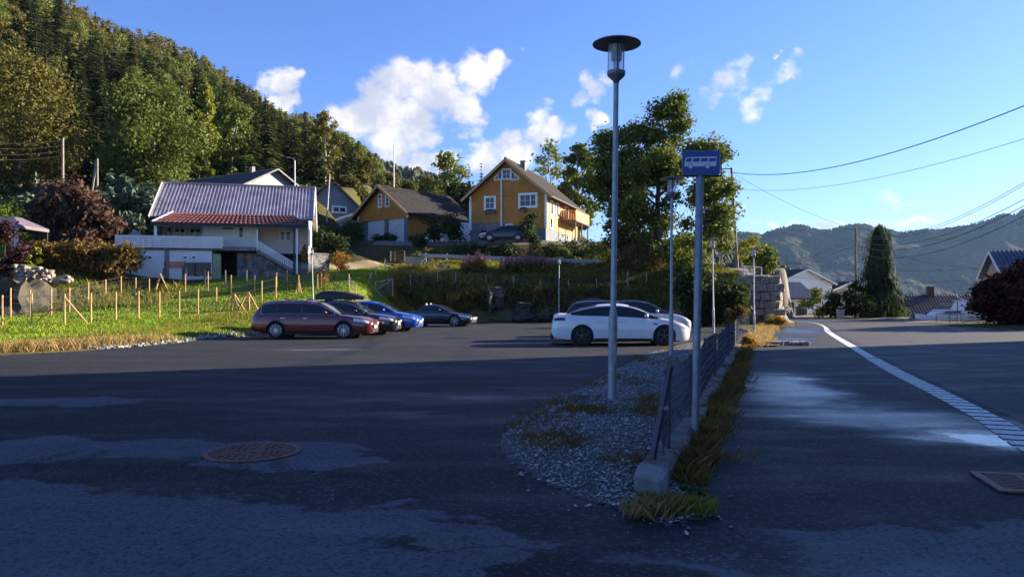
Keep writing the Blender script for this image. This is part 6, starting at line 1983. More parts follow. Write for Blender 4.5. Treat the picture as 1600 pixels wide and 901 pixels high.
# ------------------------------------------------------------------ gravel island
ISL = [G(*p) for p in [(1112, 806), (1045, 822), (990, 802), (920, 784), (850, 754), (795, 719), (778, 697), (781, 681), (815, 655), (880, 619), (950, 584), (1010, 553), (1062, 538), (1112, 530), (1158, 527)]]
ISL = [(p.x, p.y) for p in ISL] + [(fl(24.5).x + .1, 24.5), (fl(15).x + .1, 15), (fl(6.2).x + .25, 6.0)]
xs_ = np.arange(-.6, 8.2, .06); ys_ = np.arange(5.0, 31.5, .07)
gxx, gyy = np.meshgrid(xs_, ys_); sdd = poly_sd(gxx, gyy, ISL)
zz = .004 + .09 * nss(0, -.9, sdd) + .02 * fbm(gxx * 2, gyy * 2, 3) * nss(0, -.3, sdd)
vv = np.stack([gxx.ravel(), gyy.ravel(), zz.ravel()], 1); nyy, nxx = gxx.shape
i_, j_ = np.meshgrid(np.arange(nyy - 1), np.arange(nxx - 1), indexing='ij'); a0 = (i_ * nxx + j_).ravel(); ff = np.stack([a0, a0 + 1, a0 + nxx + 1, a0 + nxx], 1)
keep = sdd.ravel()[ff].mean(1) < .0; ff = ff[keep]; u_, inv = np.unique(ff, return_inverse=True)
tag(npmesh('gravel_island', vv[u_], inv.reshape(ff.shape), M_GRAVEL, smooth=True), kind='structure')
def isz(x, y): s_ = poly_sd(x, y, ISL); return .012 + .09 * nss(0, -.9, s_) + .02 * fbm(x * 2, y * 2, 3) * nss(0, -.3, s_)
def pebbles(name, n, cond, x0, x1, y0, y1, seed, smin, smax, zf):
    r = np.random.RandomState(seed); x = x0 + (x1 - x0) * r.rand(n); y = y0 + (y1 - y0) * r.rand(n) ** 1.5; k = cond(x, y); x = x[k]; y = y[k]; n = len(x); z = zf(x, y)
    D = np.array([(1, 0, 0), (-1, 0, 0), (0, 1, 0), (0, -1, 0), (0, 0, 1), (0, 0, -1), (.7, .7, .5), (-.7, .7, .4), (.7, -.7, .45), (-.7, -.7, .5)])
    T = [(0, 6, 4), (6, 2, 4), (2, 7, 4), (7, 1, 4), (1, 9, 4), (9, 3, 4), (3, 8, 4), (8, 0, 4), (0, 2, 6), (2, 1, 7), (1, 3, 9), (3, 0, 8)]
    sz = smin + (smax - smin) * r.rand(n) ** 2
    Dn = D[None] * (1 + .35 * r.randn(n, 10, 1)) * (np.array([1, .82, .72]) * (1 + .2 * r.randn(n, 1, 3)))
    a = r.rand(n) * 6.283; ca, sa = np.cos(a)[:, None], np.sin(a)[:, None]
    vx = Dn[:, :, 0] * ca - Dn[:, :, 1] * sa; vy = Dn[:, :, 0] * sa + Dn[:, :, 1] * ca; tl = r.randn(n, 1) * .4
    v = np.stack([vx, vy, Dn[:, :, 2] + tl * vx], 2) * sz[:, None, None] + np.stack([x, y, z + sz * .25], 1)[:, None]
    f = (np.array(T)[None] + (np.arange(n) * 10)[:, None, None]).reshape(-1, 3)
    mi = np.repeat(r.choice(3, n, p=[.5, .3, .2]), len(T))
    return tag(npmesh(name, v.reshape(-1, 3), f, M_PEBB, mi=mi), kind='stuff')
pebbles('gravel', 60000, lambda x, y: poly_sd(x, y, ISL) < -.03, -.4, 6.0, 5.2, 24, 3, .007, .021, isz)
pebbles('loose_gravel', 900, lambda x, y: (poly_sd(x, y, ISL) > 0) & (poly_sd(x, y, ISL) < .35 * np.random.RandomState(1).rand(len(x)) ** 2 + .04), -.6, 3.5, 5.0, 14, 4, .008, .025, lambda x, y: 0 * x + .003)
# gravel strip at the lawn's edge
r = np.random.RandomState(6)
pebbles('edge_gravel', 5200, lambda x, y: (np.abs(poly_sd(x, y, ASPH) - .35) < .42) & (y > 23.5) & (y < 33), -14, -10.6, 23, 33, 5, .02, .07, lambda x, y: height(x, y))
# grass on the island
def isl_patch(cx_, cy_, rx, ry, n, sd_):
    r = np.random.RandomState(sd_); a = r.rand(n) * 6.283; q_ = np.sqrt(r.rand(n)); x = cx_ + rx * q_ * np.cos(a); y = cy_ + ry * q_ * np.sin(a)
    k = poly_sd(x, y, ISL) < -.02; x = x[k]; y = y[k]; return x, y, isz(x, y)
xs1 = []
for (px, py, rx, ry, n) in [(880, 706, .34, .24, 16), (840, 690, .3, .25, 16), (905, 650, .2, .25, 20), (955, 598, .6, 1.6, 36), (1010, 565, .8, 2.4, 50), (830, 662, .4, .7, 26), (870, 632, .45, .8, 26), (1000, 655, .15, .2, 12),
                            (930, 655, .12, .15, 10), (985, 735, .2, .2, 10), (1025, 640, .12, .6, 12), (1030, 545, .7, 1.2, 70), (930, 690, 1.6, 2.2, 20), (960, 620, 1.0, 3.5, 26)]:
    g = G(px, py); xs1.append(isl_patch(g.x, g.y, rx, ry, n, int(px)))
xa = np.concatenate([q_[0] for q_ in xs1]); ya = np.concatenate([q_[1] for q_ in xs1]); za_ = np.concatenate([q_[2] for q_ in xs1])
v, f = blades(xa, ya, za_, .04 + .07 * np.random.RandomState(3).rand(len(xa)) ** 2, .0016, 31, .9, 18, .09); tag(npmesh('dry_grass', v, f, L_RUSSET), kind='stuff')
# weeds and grass along the road side of the wall
r = np.random.RandomState(8); n = 700; s = 6.5 + 18.9 * r.rand(n) ** 1.1; off = .19 + np.abs(r.randn(n)) * .07 * (1 + 1.2 * np.sin(s * 2.3) ** 2)
px_ = 1.13 + .345 * (s - 6.1) + FN.x * off; py_ = s + FN.y * off
v, f = blades(px_, py_, 0 * px_ + .0, .06 + .13 * r.rand(n) ** 2, .0017, 32, .9, 16, .06); tag(npmesh('roadside_grass', v, f, L_RUSSET), kind='stuff')
n = 360; s = 6.2 + 12 * r.rand(n) ** 1.3; off = .20 + np.abs(r.randn(n)) * .10; s = s + .5; kk = np.sin(s * 3.1) + .5 * np.sin(s * 7.7) > -.2; s = s[kk]; off = off[kk]
px_ = 1.13 + .345 * (s - 6.1) + FN.x * off; py_ = s + FN.y * off
v, f = blades(px_, py_, 0 * px_, .05 + .10 * r.rand(len(px_)) ** 2, .0018, 33, .9, 14, .06); tag(npmesh('green_grass', v, f, L_GRASSL), kind='stuff')
g = G(1025, 803); v, f = blades(g.x + .06 * r.randn(18), g.y + .05 * r.randn(18), 0 * r.randn(18), .13, .0018, 34, .8, 26, .05)
o = npmesh('grass_tuft', v, f, L_DRYG); tag(o, 'yellowish grass tuft in front of the concrete end block of the kerb wall', 'grass tuft')
g = G(1075, 800); v, f = blades(g.x + .07 * r.randn(18), g.y + .05 * r.randn(18), 0 * r.randn(18), .12, .0018, 35, .8, 26, .05)
o = npmesh('grass_tuft', v, f, L_GRASSL); tag(o, 'green grass tuft right of the yellowish tuft by the kerb wall', 'grass tuft')
def broad_weed(label, x, y, z, sc, seed, n=14, mat=L_WEED):
    r = random.Random(seed); t = thing('weed', label, 'weed', (x, y, z), 0, 'broad leaved weeds by the kerb wall')
    for k in range(n):
        a = r.random() * 6.283; ln = sc * r.uniform(.6, 1.1); up = r.uniform(.25, .9); q = MB(); d = Vector((math.cos(a), math.sin(a), up)).normalized(); sd_ = Vector((-math.sin(a), math.cos(a), 0))
        P = [Vector((0, 0, 0)) + d * (ln * u) - Vector((0, 0, ln * .45 * u * u)) for u in (.15, .45, .75, 1)]; W_ = [.03, .16, .15, .01]
        q.grid([[p - sd_ * ln * wq + Vector((0, 0, .03 * ln)), p, p + sd_ * ln * wq + Vector((0, 0, .03 * ln))] for p, wq in zip(P, W_)]); q.build('leaf', mat, t)
    return t
for k, (px, py, sc, lab) in enumerate([(1100, 685, .20, 'broad leaved weed at the foot of the bus stop post'), (1085, 768, .17, 'broad leaved weed beside the end block of the kerb wall'), (1030, 706, .13, 'small weed growing at the foot of the leaning fence post'),
                                       (1112, 640, .18, 'weed on the road side of the wall behind the bus stop post'), (1130, 610, .18, 'weed farther along the road side of the wall')]):
    g = G(px, py); z_ = 0.0 if k != 2 else .19
    if k == 2: g = fl(6.75) - FN * .08
    broad_weed(lab, g.x, g.y, z_, sc, 50 + k)
# orange lit weeds and stones where the fence ends
sh(1166, 24.5, 550, .6, .55, 'dry_shrub', 'orange dry weeds at the far end of the chain link fence', L_ORANGE, 200, 900, .08, cat='weed')
n = 500; r = np.random.RandomState(9); s = 24.5 + 20 * r.rand(n); px_ = 1.13 + .345 * (s - 6.1) + .25 + .9 * (r.rand(n) - .3) + .035 * (s - 24); v, f = blades(px_, s, 0 * s, .2, .008, 36, .6, 10, .12); tag(npmesh('verge_grass', v, f, L_DRYG), kind='stuff')
mb = MB(); vl = [(7.6, 24.6), (9.0, 24.8), (10.1, 28), (11.6, 33), (13.4, 38), (14.9, 43.3), (13.2, 46.4), (11.5, 36), (9.2, 29)]
mb.add([(p[0], p[1], .05) for p in vl], [tuple(range(len(vl)))]); tag(mb.build('roadside_verge', G_SOIL), kind='structure')
tw = thing('stone_edging', 'row of rough stones laid in the verge before the stone wall', 'stone edging', (9.2, 25.6, 0))
for k in range(5):
    q = MB(); q.block((8.9 + k * .30, 25.6 + rk.uniform(-.1, .1), .06), (.28, .35, .16), None, .08, .18, rk); q.build('stone', M_STONE2, tw, world=True)
sh(1214, 41.5, 512, 1.1, .6, 'dry_shrub', 'sunlit yellow weeds at the foot of the dry stone wall', L_ORANGE, 201, 900, .1, cat='weed')
sh(1150, 36, 512, 1.2, 1.1, 'dry_shrub', 'russet weeds beside the dark green bush', L_BROWN, 202, 900, .12, cat='weed')

# ------------------------------------------------------------------ dry stone wall by the road
p0 = Vector((X(1164, 45), 45, 0)); p1 = Vector((X(1213, 45.5), 45.5, 0)); dq = (p1 - p0); Lw = dq.length; dq.normalize(); nq = Vector((dq.y, -dq.x, 0))
t = thing('dry_stone_wall', 'sunlit retaining wall of big rough stones where the road bends', 'wall', p0)
z = 0.; row = 0
while z < 2.55:
    hgt = rk.uniform(.38, .60); u = rk.uniform(-.2, 0)
    while u < Lw - .05:
        ln = rk.uniform(.42, .85); b_ = .08 * z
        q = MB(); q.block(p0 + dq * (u + ln / 2) - nq * (.2 + b_) + Vector((0, 0, z + hgt / 2)), (ln * .98, .6, hgt * .97), (dq, nq, Vector((0, 0, 1))), .06, .10, rk); q.build('stone', M_STONE2, t, world=True); u += ln + .01
    # the return along the road
    v_ = .35
    while v_ < 7:
        ln = rk.uniform(.5, .9); dd = Vector((.38, .925, 0)); q = MB()
        q.block(p1 + dd * (v_ + ln / 2) - Vector((.925, -.38, 0)) * (.05 + .08 * z) + Vector((0, 0, z + hgt / 2)), (.5, ln * .97, hgt * .96), (Vector((.925, -.38, 0)), dd, Vector((0, 0, 1))), .06, .10, rk); q.build('stone', M_STONE2, t, world=True); v_ += ln + .01
    z += hgt
q = MB(); q.prism([p0 - nq * .55, p1 - nq * .55 + Vector((-.6, 0, 0)), p1 + Vector((1.7, 7, 0)), p0 + Vector((-.3, 6, 0))], (0, 0, 2.5)); q.build('backfill', G_BANK, t, world=True)
gt = thing('metal_gate', 'pale tubular steel gate frame on top of the dry stone wall', 'gate', p0 + Vector((.1, .5, 2.5)))
a = Vector((.0, 0, 0)); 
for u in (0, .72, 1.05, 1.15 * 1.0):
    pass
for u, hh_ in ((.0, 1.15), (.62, 1.1), (1.08, 1.05)):
    q = MB(); q.cyl((u, 0, 0), (u, 0, hh_), .028, n=8); q.build('post', M_TRIM, gt)
q = MB(); q.cyl((0, 0, 1.12), (1.08, 0, 1.06), .022, n=8); q.build('top_rail', M_TRIM, gt)
q = MB(); q.cyl((0, 0, 1.05), (.72, -.02, .02), .022, n=8); q.build('brace', M_TRIM, gt)
q = MB()
for k in range(14): q.cyl((.62 + k * .034, .01, .05), (.62 + k * .034, .01, 1.05), .004, n=3, cap=False)
tag(q.build('wire_panel', M_GALV, gt), kind='stuff')
# ------------------------------------------------------------------ garden fences
def on_ground(px, Y): x = X(px, Y); return Vector((x, Y, H(x, Y)))


def post_row(fence, rows, mat, r_, tilt=0.):
    out = []
    for (px, y0, y1, hgt) in rows:
        Y = hgt * F / (y1 - y0) if y1 else None
        out.append((px, Y, hgt))
    return out


FR = [(3.5, 32.3, 48), (49.5, 32.6, 49), (101, 33.0, 48), (142, 34.2, 46), (181, 35.2, 44.5), (216.5, 36.2, 43.5), (249, 37.0, 43), (280, 37.8, 42.5), (309.5, 38.8, 41), (338, 39.8, 40), (409, 42.5, 33), (431, 43.5, 34)]
f1 = thing('garden_fence', 'front row of new light timber posts along the lawn edge', 'fence', on_ground(3.5, 32.3))
tops = []
def post(fence, px, Y, hpx, mat, r_=.042, lean=(0, 0)):
    g = on_ground(px, Y); hh = hpx / F * Y
    q = MB(); top = g + Vector((lean[0], lean[1], hh)); q.cyl(g - Vector((0, 0, .2)), top, r_, r_ * .95, n=8); q.build('post', mat, fence, world=True); return g, top
for (px, Y, hp) in FR: tops.append(post(f1, px, Y, hp, M_WOODN))
g, tp = tops[2]
q = MB(); e = on_ground(137.5, 33.4); q.cyl(tp - Vector((0, 0, .12)), e, .035, n=7); q.build('brace', M_WOODN, f1, world=True)
q = MB(); e = on_ground(54, 33.4); q.cyl(tp - Vector((0, 0, .25)), e, .035, n=7); q.build('brace', M_WOODN, f1, world=True)
BR = [(16.5, 36.5, 47), (47, 37.0, 44), (80, 37.8, 43), (108.5, 39.5, 38), (138, 41.5, 34), (165, 43, 30), (189, 44, 31), (212, 44.5, 28), (233, 45, 26), (289.5, 45.5, 29), (325, 45.5, 32), (361, 45.2, 31), (398, 45.4, 27), (432, 45.2, 32), (466.5, 45.4, 27), (496, 46, 24), (502, 46, 26), (545, 46.5, 23), (555.5, 46.3, 24), (568, 46, 26)]
f2 = thing('garden_fence', 'back row of new light timber posts across the lawn below the white house', 'fence', on_ground(16.5, 36.5))
tb = []
for (px, Y, hp) in BR: tb.append(post(f2, px, Y, hp, M_WOODN, .04))
for (px, ppx) in ((250, 242), (250, 266)):
    q = MB(); a = on_ground(250, 45.2) + Vector((0, 0, 1.15)); q.cyl(a, on_ground(ppx, 44.6), .035, n=7); q.build('brace', M_WOODN, f2, world=True)
q = MB(); a = on_ground(466.5, 45.4) + Vector((0, 0, .9)); q.cyl(a, on_ground(462, 45), .03, n=6); q.cyl(a, on_ground(471, 45), .03, n=6); q.build('brace', M_WOODN, f2, world=True)
f3 = thing('old_fence', 'row of old dark timber posts on the lawn in front of the white house', 'fence', on_ground(286, 47))
to = []
for (px, Y, hp) in [(221, 48.5, 18), (286, 47, 27), (320, 47, 26), (352, 47, 25), (385, 46.6, 28), (417, 46.4, 24), (448, 46.0, 32)]: to.append(post(f3, px, Y, hp, M_WOODO, .06))
def wires(fence, tops, zs, r_=.004, nm='fence_wire'):
    for z in zs:
        q = MB(); q.tube([g.lerp(t_, z) for g, t_ in tops], r_, 3); q.build(nm, M_GALVD, fence, world=True)
wires(f1, tops, (.3, .6, .92), .005); wires(f2, tb[:9], (.25, .5, .75, .95), .006); wires(f2, tb[9:], (.4, .9), .004)
# netting of the back fence, seen dark against the grass
def netting(fence, tops, cell, r_, zt=.95):
    q = MB()
    for (g0, t0), (g1, t1) in zip(tops, tops[1:]):
        n = max(1, int((g1 - g0).length / cell))
        for k in range(n): u = k / n; a = g0.lerp(g1, u); b_ = t0.lerp(t1, u); q.cyl(a, a.lerp(b_, zt), r_, n=3, cap=False)
        for j in range(7): q.cyl(g0.lerp(t0, zt * j / 6), g1.lerp(t1, zt * j / 6), r_, n=3, cap=False)
    tag(q.build('netting', M_GALVD, fence, world=True), kind='stuff')
netting(f2, tb[:9], .16, .003); netting(f2, tb[9:], .2, .003); netting(f1, tops[:10], .25, .0025)
# small timber gate frame with cross braces and props
gt = thing('timber_gate', 'new timber gate frame with crossed braces and two slanting props', 'gate', on_ground(375, 40))
def gp(px, py, Y): return Vector((X(px, Y), Y, Zp(py, Y)))
Yg = 40.3
for nm, a, b_ in [('post', (362, 458), (362, 495)), ('post', (389, 457), (389, 493)), ('post', (366.5, 458), (367, 496)), ('post', (386, 458), (387, 495)), ('top_rail', (363, 457.5), (389, 457)), ('bottom_rail', (365, 495), (388, 493)),
                  ('cross_brace', (364, 461), (381, 499)), ('cross_brace', (386, 459), (369, 489)), ('cross_brace', (366, 459), (386, 491)), ('prop', (362, 460), (342, 496)), ('prop', (389, 458), (408, 493))]:
    k = {'cross_brace': .06, 'prop': -.12}.get(nm, 0); q = MB(); q.beam(gp(*a, Yg + k), gp(*b_, Yg + k + (.01 if nm == 'prop' else 0)), .07, .06); q.build(nm, M_WOODN, gt, world=True)
# steel wire gate and mesh posts on the bank behind the cars, leaning posts up the lawn
mg = thing('mesh_gate', 'old wire mesh gate with a slanting strut behind the blue car', 'gate', on_ground(600, 49.5))
Yg = 49.5
for nm, a, b_ in [('post', (586, 440), (586, 466)), ('post', (613.5, 436), (613.5, 463)), ('top_rail', (586, 441), (612, 436)), ('strut', (588, 453), (596, 463)), ('brace', (588, 452), (611, 438))]:
    q = MB(); q.cyl(gp(*a, Yg), gp(*b_, Yg), .03, n=7); q.build(nm, M_GALV, mg, world=True)
q = MB()
for k in range(22): q.cyl(gp(586 + 27 * k / 21, 441 - 5 * k / 21, Yg), gp(586 + 27 * k / 21, 464 - 2 * k / 21, Yg), .004, n=3, cap=False)
for k in range(9): q.cyl(gp(586, 441 + 23 * k / 8, Yg), gp(613, 436 + 26 * k / 8, Yg), .004, n=3, cap=False)
tag(q.build('wire_panel', M_GALVD, mg, world=True), kind='stuff')
lf = thing('leaning_post_fence', 'line of pale leaning posts climbing the lawn towards the driveway', 'fence', on_ground(535, 48))
for (px, py0, px1, py1, Y) in [(536, 437, 535.5, 450, 48), (558, 452 - 8, 562, 432, 49.5), (575.5, 439, 581, 425.5, 51.5), (586, 432, 588, 418, 53.5), (600, 419, 602.5, 404, 56)]:
    q = MB(); q.cyl(gp(px, py0, Y) - Vector((0, 0, .15)), gp(px1, py1, Y), .045, n=7); q.build('post', M_GALV, lf, world=True)
q = MB(); q.beam(gp(537, 440.5, 47.9), gp(553, 440, 47.9), .04, .12); q.build('rail', M_TRIM, lf, world=True)
bf = thing('bank_fence', 'thin grey steel posts with wire netting along the top of the rocky bank', 'fence', on_ground(642, 53))
tk = []
for (px, py0, Y) in [(641.5, 427, 53), (684, 414, 54), (712, 424, 54), (759, 428, 54), (802, 431, 53.5), (844, 437, 53), (888, 440, 53), (932, 434, 53), (981, 423, 53.5), (1010, 425, 53.5)]:
    g = on_ground(px, Y); tp = Vector((g.x, g.y, max(Zp(py0, Y), g.z + .9))); q = MB(); q.cyl(g - Vector((0, 0, .3)), tp, .026, n=6); q.build('post', M_GALV, bf, world=True); tk.append((g, tp))
netting(bf, tk, .3, .003)
# rusty gate, retaining boards, guardrail
rg = thing('rusty_gate', 'small rusty brown gate beside the driveway', 'gate', on_ground(612, 61))
for k in range(5):
    q = MB(); q.beam(gp(610, 393 + k * 3.4, 61), gp(632, 392 + k * 4, 61), .04, .06); q.build('bar', M_RUST, rg, world=True)
for px in (610.5, 617, 632): q = MB(); q.cyl(gp(px, 408, 61), gp(px, 392, 61), .05, n=7); q.build('post', M_WOODO if px > 611 else M_POLE, rg, world=True)
rw_ = thing('retaining_wall', 'short pale concrete retaining wall below the end of the guardrail', 'wall', on_ground(645, 60))
q = MB(); q.prism([gp(633, 400, 60), gp(665, 403, 60), gp(652, 415, 60), gp(633, 410, 60)], (0, .3, 0)); q.build('slab', M_CONC, rw_, world=True)
q = MB(); q.beam(gp(675, 402, 59.8), gp(663, 415, 59.6), .3, .12); q.build('strut', M_CONC, rw_, world=True)
gr = thing('guardrail', 'long grey steel guardrail above the wild bank with pink flowers', 'guardrail', on_ground(800, 62))
A = gp(657, 396, 62); B = gp(937, 406, 60.5)
prof = [(0, 0), (.04, .04), (.04, .09), (0, .13), (0, .18), (.04, .22), (.04, .27), (0, .31)]
q = MB(); dg = (B - A).normalized(); ng = Vector((dg.y, -dg.x, 0))
q.grid([[A + ng * a - Vector((0, 0, b_)) for a, b_ in prof], [B + ng * a - Vector((0, 0, b_)) for a, b_ in prof]]); q.build('rail', M_GALV, gr, world=True)
q = MB(); q.cyl(A - dg * .12 - Vector((0, 0, .16)) + ng * .06, A + dg * .1 - Vector((0, 0, .16)) + ng * .06, .16, n=12); q.build('rail_end', M_GALV, gr, world=True)
for k in range(9):
    p = A.lerp(B, .03 + .96 * k / 8); q = MB(); q.span((p.x - .05, p.y - .02, p.z - 1.2), (p.x + .05, p.y + .12, p.z + .1)); q.build('post', M_GALV, gr, world=True)

# ------------------------------------------------------------------ rocks
def rock(name, label, c, size, seed, mat=M_ROCK, group=None, sub=3, cat='rock'):
    import bmesh
    bm = bmesh.new(); bmesh.ops.create_icosphere(bm, subdivisions=sub, radius=1)
    for v in bm.verts:
        p = v.co; q_ = Vector([math.copysign(abs(a) ** .6, a) for a in p])
        n_ = mnoise.fractal(p * 1.3 + Vector((seed * 7.1, 0, 0)), .8, 2., 4); r2 = mnoise.cell(p * 1.9 + Vector((seed, 3, 0)))
        q_ *= 1 + .26 * n_ + .34 * (r2 - .5)
        v.co = Vector((q_.x * size[0], q_.y * size[1], q_.z * size[2]))
    me = bpy.data.meshes.new(name); bm.to_mesh(me); bm.free(); me.materials.append(mat)
    o = link(name, me, None, sharp=28); o.location = c; o.rotation_euler = (0, 0, seed * 1.3)
    return tag(o, label, cat, group)


def rk_at(px, py, Y, sx, sz, seed, lab, mat=M_ROCK, name='boulder'):
    return rock(name, lab, (X(px, Y), Y, Zp(py, Y)), (sx / F * Y, sx / F * Y * .7, sz / F * Y), seed, mat)


rk_at(36, 466, 39.6, 46, 32, 1, 'big fissured rock face at the far left behind the posts', M_ROCK, 'rock_outcrop')
rk_at(130, 452, 47.2, 36, 20, 2, 'grey rock under the middle of the bronze hedge', M_ROCK, 'rock_outcrop')
rk_at(180, 436, 48.6, 34, 12, 3, 'flat lit slab of rock below the right end of the bronze hedge', M_STONE2, 'rock_outcrop')
rk_at(186, 452, 48.3, 34, 14, 4, 'dark rock under the flat slab left of the white house', M_ROCK, 'rock_outcrop')
rk_at(212, 446, 48.8, 20, 12, 5, 'rounded mossy rock at the corner of the white house basement', M_ROCK, 'rock_outcrop')
rk_at(142, 452, 45.8, 13, 11, 6, 'pale leaning rock behind the posts below the hedge', M_STONE, 'rock_outcrop')
sw = thing('rubble_heap', 'heap of small pale stones on top of the left rock face', 'stone heap', (X(60, 42), 42, Zp(432, 42)))
rr = random.Random(12)
for k in range(85):
    px = rr.uniform(22, 108); Y = 42.2 + rr.uniform(-.6, .8); py = 437 - rr.random() * (22 - .10 * (px - 22)) + max(0, (px - 60)) * .15; sz = rr.uniform(.16, .36)
    q = MB(); q.block((X(px, Y), Y, Zp(py, Y)), (sz * 1.2, sz, sz * .8), None, .16, .2, rr); q.build('stone', M_STONE2, sw, world=True)
for i, (px, py, Y, sx, sz, lab) in enumerate([(772, 465, 52.0, 24, 26, 'tall dark rock face in the bank left of the distant lamp'), (815, 482, 51.9, 34, 18, 'low dark rock in the bank behind the white saloon'), (735, 492, 52.2, 26, 12, 'dark rock at the foot of the bank beyond the black roadster'),
                                            (850, 490, 51.8, 26, 14, 'rock half hidden by the white saloon tail'), (690, 470, 53, 26, 13, 'mossy rock above the black roadster'), (640, 466, 53.5, 22, 12, 'mossy rock above the blue car'), (920, 478, 51.6, 40, 22, 'dark rock face behind the white saloon roof'),
                                            (990, 480, 51.4, 36, 22, 'dark rock face left of the dark green bush'), (700, 418, 57.5, 4, 3.5, 'small pale stone in the weeds'), (690, 416, 57.5, 4.5, 3, 'pale stone beside the small pale one in the weeds')]):
    rk_at(px, py + (7 if i < 8 else 0), Y, sx * (.8 if i < 8 else 1), sz * (.8 if i < 8 else 1), 20 + i, lab, M_BANKR if i < 8 else M_STONE2)

# ------------------------------------------------------------------ grass
def inl(x, y): return (poly_sd(x, y, ASPH) > .5)
lawnc = lambda x, y: inl(x, y) & (x < -6.9) & (x > X(-30, 1) * y) & ~((x > -25) & (x < -12.8) & (y > 46.4 + .23 * (x + 24))) & (poly_sd(x, y, PATHL) > 0)
x, y, z = scatter(30000, -30, -6.9, 26, 60, lawnc, 1)
v, f = blades(x, y, z, .065, .022, 1, .8, 7, .14); tag(npmesh('lawn_grass', v, f, L_GRASS), kind='stuff')
x, y, z = scatter(9000, -30, -10, 24, 42, lambda x, y: inl(x, y) & (poly_sd(x, y, ASPH) < 5.5) & (poly_sd(x, y, ASPH) > .4) & (x < -10.6), 2)
hh = .08 + .14 * nss(-.1, .35, fbm(x * .5, y * .5, 3)) * nss(5.5, 2, poly_sd(x, y, ASPH)); v, f = blades(x, y, z, hh, .012, 2, .5, 8, .16); tag(npmesh('long_grass', v, f, L_GRASSL), kind='stuff')
x, y, z = scatter(5200, -20, -11.5, 19, 32, lambda x, y: inl(x, y) & (poly_sd(x, y, ASPH) < 2.6 - .30 * (y - 21)) & (poly_sd(x, y, ASPH) > .25) & (fbm(x * .6, y * .6, 2) > -.25), 3)
v, f = blades(x, y, z, .28, .009, 3, .5, 11, .16); tag(npmesh('dry_verge_grass', v, f, L_DRYG), kind='stuff')
# tall weeds below the outcrop and along the back fence
x, y, z = scatter(4200, -30, -14, 36, 47, lambda x, y: inl(x, y) & (fbm(x * .4, y * .4, 2) > -.15) & (y > 37.5 + (x + 28) * .55) & (x < -20 + .15 * (42 - y)), 4)
v, f = blades(x, y, z, .36, .014, 4, .5, 7, .18); tag(npmesh('tall_weeds', v, f, L_GRASSL), kind='stuff')
# wild growth on the bank
x, y, z = scatter(22000, -9, 16, 50.5, 66, lambda x, y: inl(x, y) & (poly_sd(x, y, ASPH) > 1.4) & (y < 66) & (fbm(x * .5, y * .5, 3) > -.3), 5)
v, f = blades(x, y, z, .42, .018, 5, .5, 7, .2); tag(npmesh('bank_grass', v, f, L_GRASSL), kind='stuff')
x, y, z = scatter(12000, -9, 16, 50.6, 56, lambda x, y: inl(x, y) & (poly_sd(x, y, ASPH) > .8), 6)
v, f = blades(x, y, z, .30, .02, 6, .6, 7, .2); tag(npmesh('dark_bank_grass', v, f, L_RUSSET), kind='stuff')
x, y, z = scatter(700, -9, 15, 54.5, 68, lambda x, y: inl(x, y) & (fbm(x * .4 + 5, y * .4, 2) > -.1), 7)
cl = np.stack([x, y, z + .3, .45 + 0 * x, .45 + 0 * x, .38 + 0 * x], 1); lv, lf_ = leafcloud(cl, 26000, .13, 8, .3)
tag(npmesh('bank_undergrowth', lv, lf_, L_FIREL), kind='stuff')
x, y, z = scatter(760, -8, 14, 51, 55.5, inl, 17)
cl = np.stack([x, y, z + .2, .5 + 0 * x, .45 + 0 * x, .35 + 0 * x], 1); lv, lf_ = leafcloud(cl, 22000, .12, 18, .3)
tag(npmesh('bank_ivy', lv, lf_, L_DARK), kind='stuff')
x, y, z = scatter(420, -70, -16, 62, 92, lambda x, y: x < -.36 * y + 8, 27)
cl = np.stack([x, y, z + .5, .9 + 0 * x, .9 + 0 * x, .8 + 0 * x], 1); lv, lf_ = leafcloud(cl, 16000, .24, 28, .3)
tag(npmesh('slope_undergrowth', lv, lf_, L_DARK), kind='stuff')
x, y, z = scatter(9000, -52, -30, 52, 80, lambda x, y: x < -.55 * y, 37)
v, f = blades(x, y, z, .25, .03, 37, .5, 6, .3); tag(npmesh('slope_grass', v, f, L_GRASS), kind='stuff')
# pink fireweed
def fireweed(label, px0, px1, py_top, py_b, Y, n, seed):
    rr = random.Random(seed); x0 = X((px0 + px1) / 2, Y); t = thing('fireweed_clump', label, 'wildflowers', (x0, Y, H(x0, Y)), 0, None)
    st = MB(); fl_ = MB(); lv_ = []
    for k in range(n):
        px = rr.uniform(px0, px1); Yk = Y + rr.uniform(-.9, .9); x = X(px, Yk); u = (px - px0) / (px1 - px0); zt_ = Zp(py_top(u) + abs(rr.gauss(0, 4)), Yk); zb_ = H(x, Yk)
        st.tube([(x, Yk, zb_), (x + rr.gauss(0, .03), Yk, zt_)], .010, 3)
        ln = rr.uniform(.35, .75)
        for j in range(14):
            z_ = zt_ - ln * j / 14; w_ = .015 + .05 * (j / 14) ** .6; a = rr.random() * 6.283
            c_ = Vector((x + w_ * math.cos(a) * .6, Yk + w_ * math.sin(a) * .6, z_)); a2 = rr.random() * 6.28; e1 = Vector((math.cos(a2), math.sin(a2), .3)) * w_; e2 = Vector((-math.sin(a2), math.cos(a2), .6)) * w_ * .8
            fl_.add([c_ - e1, c_ + e2, c_ + e1, c_ - e2], [(0, 1, 2, 3)])
        lv_.append((x, Yk, (zb_ + zt_ - ln) / 2, .16, .16, max(.2, (zt_ - ln - zb_) / 2)))
    tag(st.build('stem', L_RUSSET, t, world=True), kind='stuff'); tag(fl_.build('flower', L_FIRE, t, world=True), kind='stuff')
    lv, lf_ = leafcloud(lv_, n * 50, .12, seed, .2, 2.5); lv = lv - np.array(t.location); tag(npmesh('foliage', lv, lf_, L_FIREL, t), kind='stuff')
